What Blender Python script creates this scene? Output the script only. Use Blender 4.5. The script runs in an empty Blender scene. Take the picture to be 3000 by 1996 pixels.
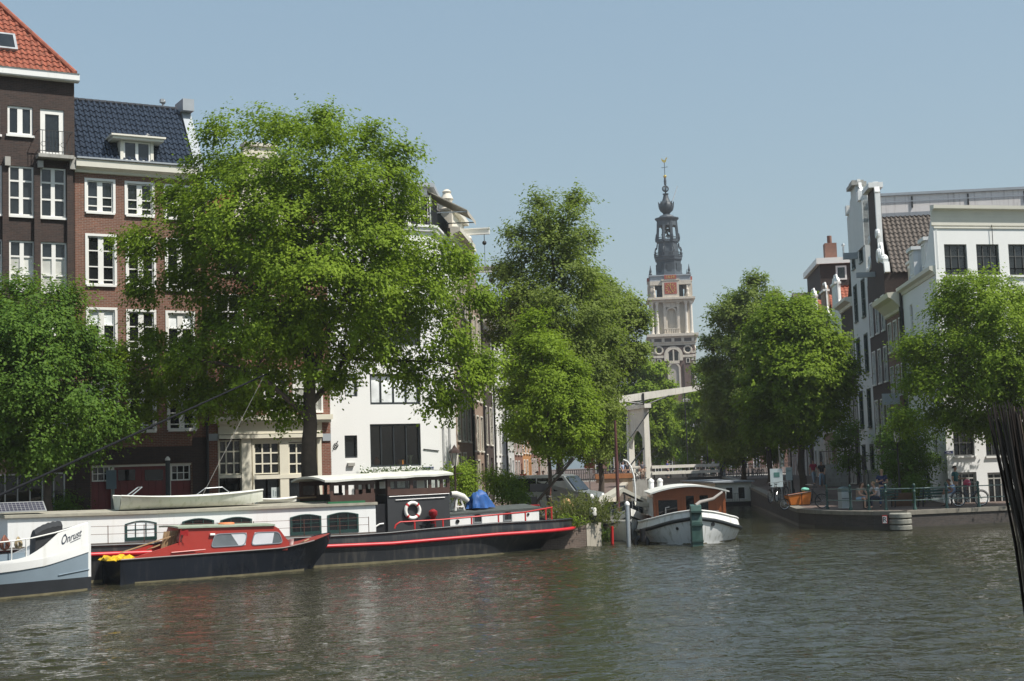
import bpy, math, random
import numpy as np
from mathutils import Vector, Matrix
rnd = random.Random(7); nrs = np.random.RandomState(11)
sc = bpy.context.scene; COL = sc.collection
rad = math.radians
# ---------------------------------------------------------------- camera
H = 3.2; FPX = 4200.0; PIT = rad(5.03); ROL = rad(1.9)
Fv = Vector((0, math.cos(PIT), math.sin(PIT))); U0 = Vector((0, -math.sin(PIT), math.cos(PIT))); R0 = Vector((1, 0, 0))
Rv = math.cos(ROL)*R0 - math.sin(ROL)*U0; Uv = math.sin(ROL)*R0 + math.cos(ROL)*U0
CAM = Vector((0, 0, H))
cd = bpy.data.cameras.new('camera'); cam = bpy.data.objects.new('camera', cd); COL.objects.link(cam)
cd.sensor_width = 36.0; cd.lens = FPX/3000*36; cd.clip_start = 0.1; cd.clip_end = 3000
Mc = Matrix((Rv, Uv, -Fv)).transposed().to_4x4(); Mc.translation = CAM; cam.matrix_world = Mc
sc.camera = cam

def ray(u, v): return Fv + (u-1500)/FPX*Rv - (v-998)/FPX*Uv
def at_y(u, v, y): d = ray(u, v); return CAM + d*(y/d.y)
def at_z(u, v, z): d = ray(u, v); return CAM + d*((z-H)/d.z)

# ---------------------------------------------------------------- materials
def nt(name):
    m = bpy.data.materials.new(name); m.use_nodes = True
    t = m.node_tree; b = t.nodes['Principled BSDF']; return m, t, b
def N(t, typ, **k):
    n = t.nodes.new(typ)
    for a, v in k.items():
        if a.startswith('i_'): n.inputs[a[2:].replace('_', ' ')].default_value = v
        else: setattr(n, a, v)
    return n
def L(t, a, b): t.links.new(a, b)
def mixc(t, fac, a, b, mode='MIX'):
    n = t.nodes.new('ShaderNodeMix'); n.data_type = 'RGBA'; n.blend_type = mode
    for i, v in ((0, fac), (6, a), (7, b)):
        if hasattr(v, 'links') or hasattr(v, 'is_linked'): L(t, v, n.inputs[i])
        elif i == 0: n.inputs[0].default_value = v
        else: n.inputs[i].default_value = (*v, 1)
    return n.outputs[2]
def ramp(t, src, a, b, c0=(0, 0, 0), c1=(1, 1, 1)):
    n = t.nodes.new('ShaderNodeValToRGB'); n.color_ramp.elements[0].position = a; n.color_ramp.elements[1].position = b
    n.color_ramp.elements[0].color = (*c0, 1); n.color_ramp.elements[1].color = (*c1, 1); L(t, src, n.inputs[0]); return n.outputs[0]
def noise(t, scale, detail=4, vec=None, rough=.55, dim='3D'):
    n = t.nodes.new('ShaderNodeTexNoise'); n.inputs['Scale'].default_value = scale; n.inputs['Detail'].default_value = detail
    n.inputs['Roughness'].default_value = rough
    if vec is not None: L(t, vec, n.inputs['Vector'])
    return n.outputs['Fac']
def objco(t, scale=None):
    c = t.nodes.new('ShaderNodeTexCoord').outputs['Object']
    if scale is None: return c
    m = t.nodes.new('ShaderNodeMapping'); m.inputs['Scale'].default_value = scale; L(t, c, m.inputs[0]); return m.outputs[0]
def bump(t, b, h, strength=.3, dist=.02):
    n = t.nodes.new('ShaderNodeBump'); n.inputs['Strength'].default_value = strength; n.inputs['Distance'].default_value = dist
    L(t, h, n.inputs['Height']); L(t, n.outputs[0], b.inputs['Normal'])
_mc = {}
def mat(name, col, rough=.6, var=.12, scale=3.0, bmp=.0, metal=0.0, dirt=None, spec=.5):
    """painted / plain surface with a blotchy, weathered variation of its own"""
    if name in _mc: return _mc[name]
    m, t, b = nt(name); co = objco(t)
    n1 = noise(t, scale, 5, co); n2 = noise(t, scale*9, 3, co)
    c = mixc(t, ramp(t, n1, .3, .75), [x*(1-var) for x in col], [min(1, x*(1+var)) for x in col])
    c = mixc(t, .35, c, mixc(t, n2, [x*(1-var) for x in col], [min(1, x*(1+var*.6)) for x in col]))
    if dirt:
        streak = noise(t, 1.0, 5, objco(t, (6, 6, .5)))
        c = mixc(t, ramp(t, streak, .52, .8), c, dirt)
    L(t, c, b.inputs['Base Color'])
    r = t.nodes.new('ShaderNodeMapRange'); L(t, n1, r.inputs[0]); r.inputs[3].default_value = max(.02, rough-.1); r.inputs[4].default_value = min(1, rough+.12)
    L(t, r.outputs[0], b.inputs['Roughness']); b.inputs['Metallic'].default_value = metal; b.inputs['Specular IOR Level'].default_value = spec
    if bmp: bump(t, b, n2, bmp, .01)
    _mc[name] = m; return m
def brick(name, c1, c2, mortar, sc_=1.0, var=.25):
    if name in _mc: return _mc[name]
    m, t, b = nt(name); co = objco(t)
    sx = t.nodes.new('ShaderNodeSeparateXYZ'); L(t, co, sx.inputs[0])
    ad = N(t, 'ShaderNodeMath', operation='ADD'); L(t, sx.outputs[0], ad.inputs[0]); L(t, sx.outputs[1], ad.inputs[1])
    cx = t.nodes.new('ShaderNodeCombineXYZ'); L(t, ad.outputs[0], cx.inputs[0]); L(t, sx.outputs[2], cx.inputs[1])
    br = t.nodes.new('ShaderNodeTexBrick'); L(t, cx.outputs[0], br.inputs['Vector'])
    br.inputs['Scale'].default_value = 1.0; br.inputs['Brick Width'].default_value = .22*sc_; br.inputs['Row Height'].default_value = .07*sc_
    br.inputs['Mortar Size'].default_value = .009*sc_; br.inputs['Color1'].default_value = (*c1, 1); br.inputs['Color2'].default_value = (*c2, 1)
    br.inputs['Mortar'].default_value = (*mortar, 1); br.inputs['Bias'].default_value = 0.0
    n1 = noise(t, .9, 6, co); n2 = noise(t, 9, 3, co)
    c = mixc(t, ramp(t, n1, .3, .75), br.outputs['Color'], (1-var, 1-var, 1-var), 'MULTIPLY')
    c = mixc(t, ramp(t, n2, .35, .7), c, (.8, .78, .76), 'MULTIPLY')
    L(t, c, b.inputs['Base Color']); b.inputs['Roughness'].default_value = .85
    bump(t, b, br.outputs['Fac'], -.35, .01); _mc[name] = m; return m
def glass(name, col=(.012, .015, .017), rough=.03, ior=1.6):
    """a window pane: dark room behind a glossy, slightly wavy sheet"""
    if name in _mc: return _mc[name]
    m, t, b = nt(name); co = objco(t)
    n1 = noise(t, .8, 3, co)
    L(t, mixc(t, ramp(t, n1, .35, .65), col, [x*1.8+.004 for x in col]), b.inputs['Base Color'])
    b.inputs['Roughness'].default_value = rough; b.inputs['IOR'].default_value = ior
    bump(t, b, noise(t, 1.6, 1, co), .12, .02); _mc[name] = m; return m
def clear_glass(name, tint=(.8, .85, .85)):
    if name in _mc: return _mc[name]
    m, t, b = nt(name); t.nodes.remove(b); o = t.nodes['Material Output']
    tr = t.nodes.new('ShaderNodeBsdfTransparent'); tr.inputs[0].default_value = (*tint, 1)
    gl = t.nodes.new('ShaderNodeBsdfGlossy'); gl.inputs['Roughness'].default_value = .02
    fr = t.nodes.new('ShaderNodeFresnel'); fr.inputs[0].default_value = 1.7
    mx = t.nodes.new('ShaderNodeMixShader'); L(t, fr.outputs[0], mx.inputs[0]); L(t, tr.outputs[0], mx.inputs[1]); L(t, gl.outputs[0], mx.inputs[2])
    L(t, mx.outputs[0], o.inputs[0]); _mc[name] = m; return m
def leaf(name, c0, c1, trans=.35):
    if name in _mc: return _mc[name]
    m, t, b = nt(name); o = t.nodes['Material Output']
    at = t.nodes.new('ShaderNodeAttribute'); at.attribute_name = 'tone'
    c = mixc(t, at.outputs['Fac'], c0, c1)
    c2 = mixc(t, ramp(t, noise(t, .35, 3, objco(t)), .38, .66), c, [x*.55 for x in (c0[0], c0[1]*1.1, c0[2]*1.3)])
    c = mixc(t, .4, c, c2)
    L(t, c, b.inputs['Base Color']); b.inputs['Roughness'].default_value = .6; b.inputs['Specular IOR Level'].default_value = .14
    tl = t.nodes.new('ShaderNodeBsdfTranslucent'); L(t, mixc(t, .6, c, (.24, .36, .015)), tl.inputs[0])
    mx = t.nodes.new('ShaderNodeMixShader'); mx.inputs[0].default_value = trans
    L(t, b.outputs[0], mx.inputs[1]); L(t, tl.outputs[0], mx.inputs[2]); L(t, mx.outputs[0], o.inputs[0]); _mc[name] = m; return m

W_WHITE = mat('white_paint', (.78, .78, .76), .55, .05, .7, .05, dirt=(.68, .67, .63))
W_TRIM = mat('white_trim', (.80, .79, .75), .5, .04)
W_FACADE = mat('white_render', (.80, .80, .78), .7, .035, .5, .08)
CREAM = mat('cream_paint', (.70, .66, .54), .55, .06, 1.2)
CREAM2 = mat('pale_cream_trim', (.72, .69, .60), .6, .08, 1.5)
DKBLUE = mat('anthracite_paint', (.022, .027, .03), .4, .15)
DKGREEN = mat('dark_green_paint', (.015, .045, .04), .4, .2)
BLACK = mat('black_paint', (.012, .012, .014), .4, .25)
IRON = mat('black_iron', (.018, .019, .02), .5, .3)
STEEL = mat('grey_steel', (.35, .37, .38), .4, .2, metal=.6)
LEAD = mat('lead_grey', (.33, .36, .39), .6, .15, 2)
STONE = mat('grey_stone', (.36, .35, .32), .8, .2, 3, .2, dirt=(.2, .19, .16))
PALE_STONE = mat('pale_sandstone', (.62, .57, .48), .8, .12, .6, .1, dirt=(.42, .38, .32))
BR_BLACK = brick('blackened_brick', (.066, .037, .029), (.036, .023, .020), (.075, .06, .052))
BR_BROWN = brick('red_brown_brick', (.25, .098, .06), (.17, .07, .047), (.30, .24, .19))
BR_DARK = brick('dark_brown_brick', (.062, .034, .026), (.042, .026, .022), (.06, .05, .045))
BR_RED = brick('red_brick', (.27, .085, .05), (.2, .065, .04), (.3, .25, .2))
BR_TAN = brick('tan_brick', (.36, .24, .17), (.29, .19, .135), (.4, .34, .28))
BR_QUAY = brick('quay_brick', (.17, .12, .095), (.12, .088, .072), (.2, .17, .14))
G_SKY = glass('pane_glass'); G_DARK = glass('dark_pane_glass', (.006, .007, .008), .03, 1.45)
G_NET = glass('net_curtain_pane', (.38, .38, .35), .08); G_BLIND = glass('blind_pane', (.62, .64, .64), .12)
BARK = mat('bark', (.075, .058, .045), .95, .35, 6, .9)
WOODB = mat('brown_wood', (.13, .065, .035), .5, .25, 4)
WOODT = mat('tan_wood', (.36, .23, .12), .7, .25, 4)
RED = mat('red_paint', (.5, .025, .025), .45, .15, 2)
SKIN = mat('skin', (.5, .29, .2), .6, .05)

# ---------------------------------------------------------------- objects
def empty(name, loc=(0, 0, 0), rz=0, parent=None):
    o = bpy.data.objects.new(name, None); COL.objects.link(o); o.empty_display_size = .3
    o.location = loc; o.rotation_euler = (0, 0, rz); o.parent = parent; return o
def tag(o, label=None, cat=None, group=None, kind=None):
    if label: o['label'] = label
    if cat: o['category'] = cat
    if group: o['group'] = group
    if kind: o['kind'] = kind
    return o
def thing(name, label, cat, loc=(0, 0, 0), rz=0, group=None): return tag(empty(name, loc, rz), label, cat, group)
class MB:
    def __init__(s, M=None): s.v = []; s.f = []; s.M = M
    def add(s, vs, fs):
        n = len(s.v); s.v += [tuple(s.M @ Vector(p)) if s.M else tuple(p) for p in vs]; s.f += [tuple(i+n for i in f) for f in fs]; return s
    def quad(s, a, b, c, d): return s.add([a, b, c, d], [(0, 1, 2, 3)])
    def box(s, x0, x1, y0, y1, z0, z1):
        return s.add([(x0, y0, z0), (x1, y0, z0), (x1, y1, z0), (x0, y1, z0), (x0, y0, z1), (x1, y0, z1), (x1, y1, z1), (x0, y1, z1)],
                     [(0, 3, 2, 1), (4, 5, 6, 7), (0, 1, 5, 4), (1, 2, 6, 5), (2, 3, 7, 6), (3, 0, 4, 7)])
    def bar(s, a, b, w, h=None, up=(0, 0, 1)):
        a = Vector(a); b = Vector(b); d = (b-a).normalized(); h = h or w; u = Vector(up)
        if abs(d.dot(u)) > .98: u = Vector((1, 0, 0))
        x = d.cross(u).normalized()*w/2; y = x.cross(d).normalized()*h/2
        vs = [a-x-y, a+x-y, a+x+y, a-x+y, b-x-y, b+x-y, b+x+y, b-x+y]
        return s.add(vs, [(0, 3, 2, 1), (4, 5, 6, 7), (0, 1, 5, 4), (1, 2, 6, 5), (2, 3, 7, 6), (3, 0, 4, 7)])
    def tube(s, pts, r, n=8, cap=True):
        pts = [Vector(p) for p in pts]; k = len(pts); rs = r if isinstance(r, (list, tuple)) else [r]*k
        vs = []; prev = None
        for i, p in enumerate(pts):
            d = (pts[min(i+1, k-1)]-pts[max(i-1, 0)]).normalized()
            u = prev if prev is not None else (Vector((0, 0, 1)) if abs(d.z) < .9 else Vector((1, 0, 0)))
            x = d.cross(u)
            x = x.normalized() if x.length > 1e-6 else d.orthogonal().normalized()
            y = x.cross(d).normalized(); prev = y
            for j in range(n):
                a = 2*math.pi*j/n; vs.append(p + (x*math.cos(a)+y*math.sin(a))*rs[i])
        fs = [(i*n+j, i*n+(j+1) % n, (i+1)*n+(j+1) % n, (i+1)*n+j) for i in range(k-1) for j in range(n)]
        if cap: fs += [tuple(reversed(range(n))), tuple((k-1)*n+j for j in range(n))]
        return s.add(vs, fs)
    def lathe(s, prof, n=16, c=(0, 0, 0), a0=0.0, cap=True):
        vs = []
        for r, z in prof:
            for j in range(n):
                a = a0+2*math.pi*j/n; vs.append((c[0]+r*math.cos(a), c[1]+r*math.sin(a), c[2]+z))
        k = len(prof); fs = [(i*n+j, i*n+(j+1) % n, (i+1)*n+(j+1) % n, (i+1)*n+j) for i in range(k-1) for j in range(n)]
        if cap: fs += [tuple(reversed(range(n))), tuple((k-1)*n+j for j in range(n))]
        return s.add(vs, fs)
    def prism(s, poly, d0, d1, ax='y'):
        """poly of (a, b): a,b = x,z extruded in y; or x,y in z; or y,z in x"""
        def p(q, d): return (q[0], d, q[1]) if ax == 'y' else ((q[0], q[1], d) if ax == 'z' else (d, q[0], q[1]))
        k = len(poly); vs = [p(q, d0) for q in poly]+[p(q, d1) for q in poly]
        fs = [tuple(range(k)), tuple(reversed(range(k, 2*k)))]+[(i, i+k, (i+1) % k+k, (i+1) % k) for i in range(k)]
        return s.add(vs, fs)
    def ball(s, c, r, n=10, m=7, sz=1.0):
        prof = [(max(1e-4, r*math.sin(math.pi*i/m)), -r*sz*math.cos(math.pi*i/m)) for i in range(m+1)]
        return s.lathe(prof, n, c)
    def torus(s, c, R, r, n=28, m=8, M=None):
        vs = []; M = M or Matrix.Identity(3); c = Vector(c)
        for i in range(n):
            a = 2*math.pi*i/n
            for j in range(m):
                q = 2*math.pi*j/m; vs.append(c + M @ Vector(((R+r*math.cos(q))*math.cos(a), r*math.sin(q), (R+r*math.cos(q))*math.sin(a))))
        return s.add(vs, [(i*m+j, ((i+1) % n)*m+j, ((i+1) % n)*m+(j+1) % m, i*m+(j+1) % m) for i in range(n) for j in range(m)])
    def build(s, name, m, parent=None, smooth=None, fix=True):
        me = bpy.data.meshes.new(name); me.from_pydata(s.v, [], s.f); me.materials.append(m); me.validate()
        if fix:
            import bmesh
            bm = bmesh.new(); bm.from_mesh(me); bmesh.ops.recalc_face_normals(bm, faces=bm.faces); bm.to_mesh(me); bm.free()
        if smooth is not None:
            me.polygons.foreach_set('use_smooth', [True]*len(me.polygons)); me.set_sharp_from_angle(angle=rad(smooth))
        o = bpy.data.objects.new(name, me); COL.objects.link(o); o.parent = parent; return o
def copy_tree(o, parent=None):
    c = o.copy(); COL.objects.link(c); c.parent = parent
    for ch in list(o.children): copy_tree(ch, c)
    return c
class Fr:
    """a vertical plane standing in the scene: origin, direction along it; loc() turns a sight line into (along, height)"""
    def __init__(s, ox, oy, ang): s.o = Vector((ox, oy, 0)); s.a = rad(ang); s.e = Vector((math.cos(s.a), math.sin(s.a), 0)); s.n = Vector((-s.e.y, s.e.x, 0))
    def loc(s, u, v, dep=0.0):
        d = ray(u, v); k = ((s.o + s.n*dep - CAM).dot(s.n))/d.dot(s.n); p = CAM + d*k
        return (p-s.o).dot(s.e), p.z
    def pt(s, a, dep, z): return s.o + s.e*a + s.n*dep + Vector((0, 0, z))

# ---------------------------------------------------------------- houses
def window(parent, M, s0, s1, z0, z1, fm=None, gm=None, cols=(.5,), rows=(), fw=.07, mw=.045, rec=.12, sill=True, cas=.0, thickv=None, smat=None, name='window', top_gm=None, rough_tilt=.012, rowspan=None):
    fm = fm or W_TRIM; gm = gm or G_SKY
    b = MB(M); r0 = rec-.05
    if cas: # casing proud of the wall
        b.box(s0-cas, s1+cas, -.03, rec, z1, z1+cas); b.box(s0-cas, s0, -.03, rec, z0-.02, z1); b.box(s1, s1+cas, -.03, rec, z0-.02, z1)
    b.box(s0, s1, r0, rec+.03, z1-fw, z1); b.box(s0, s1, r0, rec+.03, z0, z0+fw)
    b.box(s0, s0+fw, r0, rec+.03, z0+fw, z1-fw); b.box(s1-fw, s1, r0, rec+.03, z0+fw, z1-fw)
    w = s1-s0; h = z1-z0
    for c in cols:
        x = s0+w*c; tw = (thickv or mw)/2; b.box(x-tw, x+tw, r0+.01, rec+.025, z0+fw, z1-fw)
    for r in rows:
        z = z0+h*r; b.box(s0+fw, s1-fw, r0+.014, rec+.022, z-mw/2, z+mw/2)
    o = b.build(name, fm, parent)
    xs = [s0+fw]+[s0+w*c for c in cols]+[s1-fw]; zs = [z0+fw]+[z0+h*r for r in rows]+[z1-fw]
    for part, gmm in (('low', gm), ('top', top_gm)):
        if gmm is None: continue
        g = MB(M)
        for i in range(len(xs)-1):
            for j in range(len(zs)-1):
                if top_gm is not None and (part == 'top') != (j == len(zs)-2): continue
                t1 = rnd.gauss(0, rough_tilt); t2 = rnd.gauss(0, rough_tilt)
                dx = (xs[i+1]-xs[i])/2; dz = (zs[j+1]-zs[j])/2; y = rec+.012
                g.quad((xs[i], y-dx*t1-dz*t2, zs[j]), (xs[i+1], y+dx*t1-dz*t2, zs[j]), (xs[i+1], y+dx*t1+dz*t2, zs[j+1]), (xs[i], y-dx*t1+dz*t2, zs[j+1]))
        g.build('pane', gmm, o, fix=False)
    if sill:
        k = MB(M); k.box(s0-.06, s1+.06, -.09, rec-.05, z0-.09, z0-.003); k.build('sill', smat or fm, o)
    return o
class House:
    def __init__(s, name, label, fr, s0, s1, z0, z1, depth, wall, backang=90, cat='house', plan=None):
        s.fr = fr; s.s0 = s0; s.z0 = z0; s.W = s1-s0; s.Hh = z1-z0; s.wall = wall
        o = fr.pt(s0, 0, z0); s.root = thing(name, label, cat, o, fr.a)
        q = rad(backang); D = depth
        s.plan = plan or [(0, 0), (s.W, 0), (s.W+D*math.cos(q), D*math.sin(q)), (D*math.cos(q), D*math.sin(q))]
        s.faces = []
        for i in range(len(s.plan)):
            a = Vector(s.plan[i]); b = Vector(s.plan[(i+1) % len(s.plan)]); e = (b-a).normalized(); n = Vector((-e.y, e.x))
            M = Matrix(((e.x, n.x, 0, a.x), (e.y, n.y, 0, a.y), (0, 0, 1, 0), (0, 0, 0, 1)))
            s.faces.append(dict(M=M, w=(b-a).length, holes=[], Mw=Matrix.Translation(o) @ Matrix.Rotation(fr.a, 4, 'Z') @ M))
    def loc(s, u, v, face=0, dep=0.0):
        Mi = s.faces[face]['Mw'].inverted(); c = Mi @ CAM; d = Mi.to_3x3() @ ray(u, v); k = (dep-c.y)/d.y; p = c+d*k
        return p.x, p.z
    def rect(s, u0, v0, u1, v1, face=0, dep=0.0):
        um = (u0+u1)/2; vm = (v0+v1)/2
        return s.loc(u0, vm, face, dep)[0], s.loc(u1, vm, face, dep)[0], s.loc(um, v1, face, dep)[1], s.loc(um, v0, face, dep)[1]
    def win(s, r, face=0, px=True, **k):
        a, b, c, d = s.rect(*r, face=face) if px else r
        s.faces[face]['holes'].append((a, b, c, d, k.get('rec', .12)))
        return window(s.root, s.faces[face]['M'], a, b, c, d, **k)
    def hole(s, r, face=0, px=True, rec=.15):
        a, b, c, d = s.rect(*r, face=face) if px else r
        s.faces[face]['holes'].append((a, b, c, d, rec)); return a, b, c, d
    def finish(s, cap=True, zbot=-1.2, wall=None, name='wall'):
        mb = MB()
        for f in s.faces:
            b = MB(f['M']); w = f['w']; h = s.Hh; hs = f['holes']
            xs = sorted({0, w, *[min(max(q, 0), w) for t in hs for q in t[:2]]}); zs = sorted({zbot, h, *[min(max(q, zbot), h) for t in hs for q in t[2:4]]})
            for i in range(len(xs)-1):
                for j in range(len(zs)-1):
                    cx = (xs[i]+xs[i+1])/2; cz = (zs[j]+zs[j+1])/2
                    if any(t[0] < cx < t[1] and t[2] < cz < t[3] for t in hs): continue
                    b.quad((xs[i], 0, zs[j]), (xs[i+1], 0, zs[j]), (xs[i+1], 0, zs[j+1]), (xs[i], 0, zs[j+1]))
            for x0, x1, y0, y1, rc in hs:
                r = rc+.05
                b.quad((x0, 0, y0), (x0, 0, y1), (x0, r, y1), (x0, r, y0)); b.quad((x1, 0, y0), (x1, r, y0), (x1, r, y1), (x1, 0, y1))
                b.quad((x0, 0, y1), (x1, 0, y1), (x1, r, y1), (x0, r, y1)); b.quad((x0, 0, y0), (x0, r, y0), (x1, r, y0), (x1, 0, y0))
            mb.v, mb.f = mb.v, mb.f; mb.add(b.v, b.f)
        if cap: mb.add([(x, y, s.Hh) for x, y in s.plan], [tuple(range(len(s.plan)))])
        return mb.build(name, wall or s.wall, s.root, fix=False)
    def part(s, name, m, fn, face=0, parent=None, smooth=None):
        b = MB(s.faces[face]['M']); fn(b); return b.build(name, m, parent or s.root, smooth)
def moulding(b, s0, s1, z, prof):
    """a cornice: prof = list of (out, up) points, run along the wall between s0 and s1 (y = -out)"""
    k = len(prof); vs = [(s0-max(0, 0), -o, z+u) for o, u in prof]+[(s1, -o, z+u) for o, u in prof]
    b.add(vs, [(i, i+1, i+1+k, i+k) for i in range(k-1)]+[tuple(range(k)), tuple(reversed(range(k, 2*k)))]+[(0, k, 2*k-1, k-1)])
CORN = [(0, 0), (.05, .02), (.07, .12), (.2, .2), (.3, .22), (.32, .36), (0, .38)]
def in_poly(x, y, P):
    c = False; j = len(P)-1
    for i in range(len(P)):
        if (P[i][1] > y) != (P[j][1] > y) and x < (P[j][0]-P[i][0])*(y-P[i][1])/(P[j][1]-P[i][1])+P[i][0]: c = not c
        j = i
    return c
def tiles(name, m, parent, O, ex, ey, poly, tw=.22, th=.3, amp=.035, lift=.03):
    """pantiles laid on a slope: O corner, ex along the eaves, ey up the slope, poly outline in (along, up) metres"""
    O = Vector(O); ex = Vector(ex).normalized(); ey = Vector(ey).normalized(); n = ex.cross(ey).normalized()
    if n.z < 0: n = -n
    xs = [p[0] for p in poly]; ys = [p[1] for p in poly]; b = MB(); seg = 5
    b.add([O+ex*p[0]+ey*p[1]-n*.02 for p in poly], [tuple(range(len(poly)))])
    for j in range(int((max(ys)-min(ys))/th)+1):
        for i in range(int((max(xs)-min(xs))/tw)+1):
            x = min(xs)+i*tw; y = min(ys)+j*th
            if not in_poly(x+tw/2, y+th*.5, poly): continue
            js = rnd.uniform(-.006, .006); vs = []
            for q in range(seg+1):
                f = q/seg; hgt = amp*math.sin(2*math.pi*f-.6)
                vs.append(O+ex*(x+f*tw)+ey*(y-.02)+n*(hgt+lift+amp+js)); vs.append(O+ex*(x+f*tw)+ey*(y+th)+n*(hgt+amp+js)); vs.append(O+ex*(x+f*tw)+ey*(y-.02)+n*(hgt+lift+amp-.03))
            b.add(vs, [(q*3, q*3+3, q*3+4, q*3+1) for q in range(seg)]+[(q*3+2, q*3+5, q*3+3, q*3) for q in range(seg)])
    return b.build(name, m, parent, fix=False)
TILE_O = mat('orange_pantile', (.30, .088, .05), .85, .45, 5, .3, dirt=(.10, .055, .035))
TILE_B = mat('blue_glazed_pantile', (.034, .046, .068), .25, .4, 6)
TILE_G = mat('grey_brown_pantile', (.135, .112, .095), .85, .45, 6, .3, dirt=(.05, .045, .04))
SKY_S=0.088; SUN_E=4.9; EXPO=0.30; HAZE_D=0.00026
# ---------------------------------------------------------------- sky, sun
SUN_EL = rad(56); SUN_AZ = rad(64)       # to the right of straight behind the camera
sun_dir = Vector((math.sin(SUN_AZ)*math.cos(SUN_EL), -math.cos(SUN_AZ)*math.cos(SUN_EL), math.sin(SUN_EL)))
w = bpy.data.worlds.new('World'); sc.world = w; w.use_nodes = True; wt = w.node_tree
bg = wt.nodes['Background']; sky = wt.nodes.new('ShaderNodeTexSky'); sky.sky_type = 'NISHITA'; sky.sun_disc = False
sky.sun_elevation = SUN_EL; sky.sun_rotation = math.pi-SUN_AZ; sky.air_density = 1.5; sky.dust_density = 2.0; sky.ozone_density = 1.0; sky.altitude = 0
mxs = wt.nodes.new('ShaderNodeMix'); mxs.data_type = 'RGBA'; mxs.inputs[0].default_value = .46; mxs.inputs[7].default_value = (3.5, 5.0, 6.3, 1)   # milky summer air over the whole dome
wt.links.new(sky.outputs[0], mxs.inputs[6]); wt.links.new(mxs.outputs[2], bg.inputs[0]); bg.inputs[1].default_value = SKY_S
ld = bpy.data.lights.new('sun', 'SUN'); ld.energy = SUN_E; ld.angle = rad(.53); ld.color = (1, .955, .88)
lo = bpy.data.objects.new('sun', ld); COL.objects.link(lo); lo.rotation_euler = (-sun_dir).to_track_quat('-Z', 'Y').to_euler(); lo.location = (60, -80, 120)
vs_ = sc.view_settings; sc.display_settings.display_device = 'sRGB'; vs_.view_transform = 'Standard'; vs_.look = 'None'; vs_.exposure = EXPO; vs_.gamma = 1
sc.cycles.max_bounces = 8; sc.cycles.diffuse_bounces = 3; sc.cycles.glossy_bounces = 4; sc.cycles.transparent_max_bounces = 16; sc.cycles.volume_bounces = 0
sc.cycles.use_denoising = True; sc.cycles.caustics_reflective = False; sc.cycles.caustics_refractive = False
try: sc.cycles.denoiser = 'OPENIMAGEDENOISE'
except Exception: pass
# ---------------------------------------------------------------- water
m, t, b = nt('canal_water'); WATER = m
b.inputs['Base Color'].default_value = (.030, .029, .017, 1); b.inputs['Roughness'].default_value = .04; b.inputs['IOR'].default_value = 1.33
geo = t.nodes.new('ShaderNodeNewGeometry')
def wv(scale, sx, sy, rot, det=3, typ='noise', off=(0, 0, 0)):
    mp = t.nodes.new('ShaderNodeMapping'); mp.inputs['Rotation'].default_value = (0, 0, rad(rot)); mp.inputs['Scale'].default_value = (sx, sy, 1); mp.inputs['Location'].default_value = off
    L(t, geo.outputs['Position'], mp.inputs[0]); n = t.nodes.new('ShaderNodeTexNoise'); n.inputs['Scale'].default_value = scale; n.inputs['Detail'].default_value = det; n.inputs['Roughness'].default_value = .5
    n.inputs['Distortion'].default_value = .4
    L(t, mp.outputs[0], n.inputs['Vector']); return n.outputs['Fac']
def mth(op, a, b_):
    n = t.nodes.new('ShaderNodeMath'); n.operation = op
    for i, q in enumerate((a, b_)):
        if isinstance(q, (int, float)): n.inputs[i].default_value = q
        else: L(t, q, n.inputs[i])
    return n.outputs[0]
h1 = wv(1.0, .55, 1.1, 12); h2 = wv(1.0, 2.2, 3.6, -18, 3); h3 = wv(1.0, 6, 9, 25, 2)
gust = ramp(t, wv(1.0, .05, .09, 5, 3, off=(3.1, 7.7, 0)), .35, .68)
hh = mth('ADD', mth('MULTIPLY', h1, .0), mth('ADD', mth('MULTIPLY', h2, .05), mth('MULTIPLY', h3, .03)))
hh = mth('MULTIPLY', hh, mth('ADD', mth('MULTIPLY', gust, .7), .6))
bp = t.nodes.new('ShaderNodeBump'); bp.inputs['Strength'].default_value = 1.0; bp.inputs['Distance'].default_value = 1.0; L(t, hh, bp.inputs['Height']); L(t, bp.outputs[0], b.inputs['Normal'])
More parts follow.
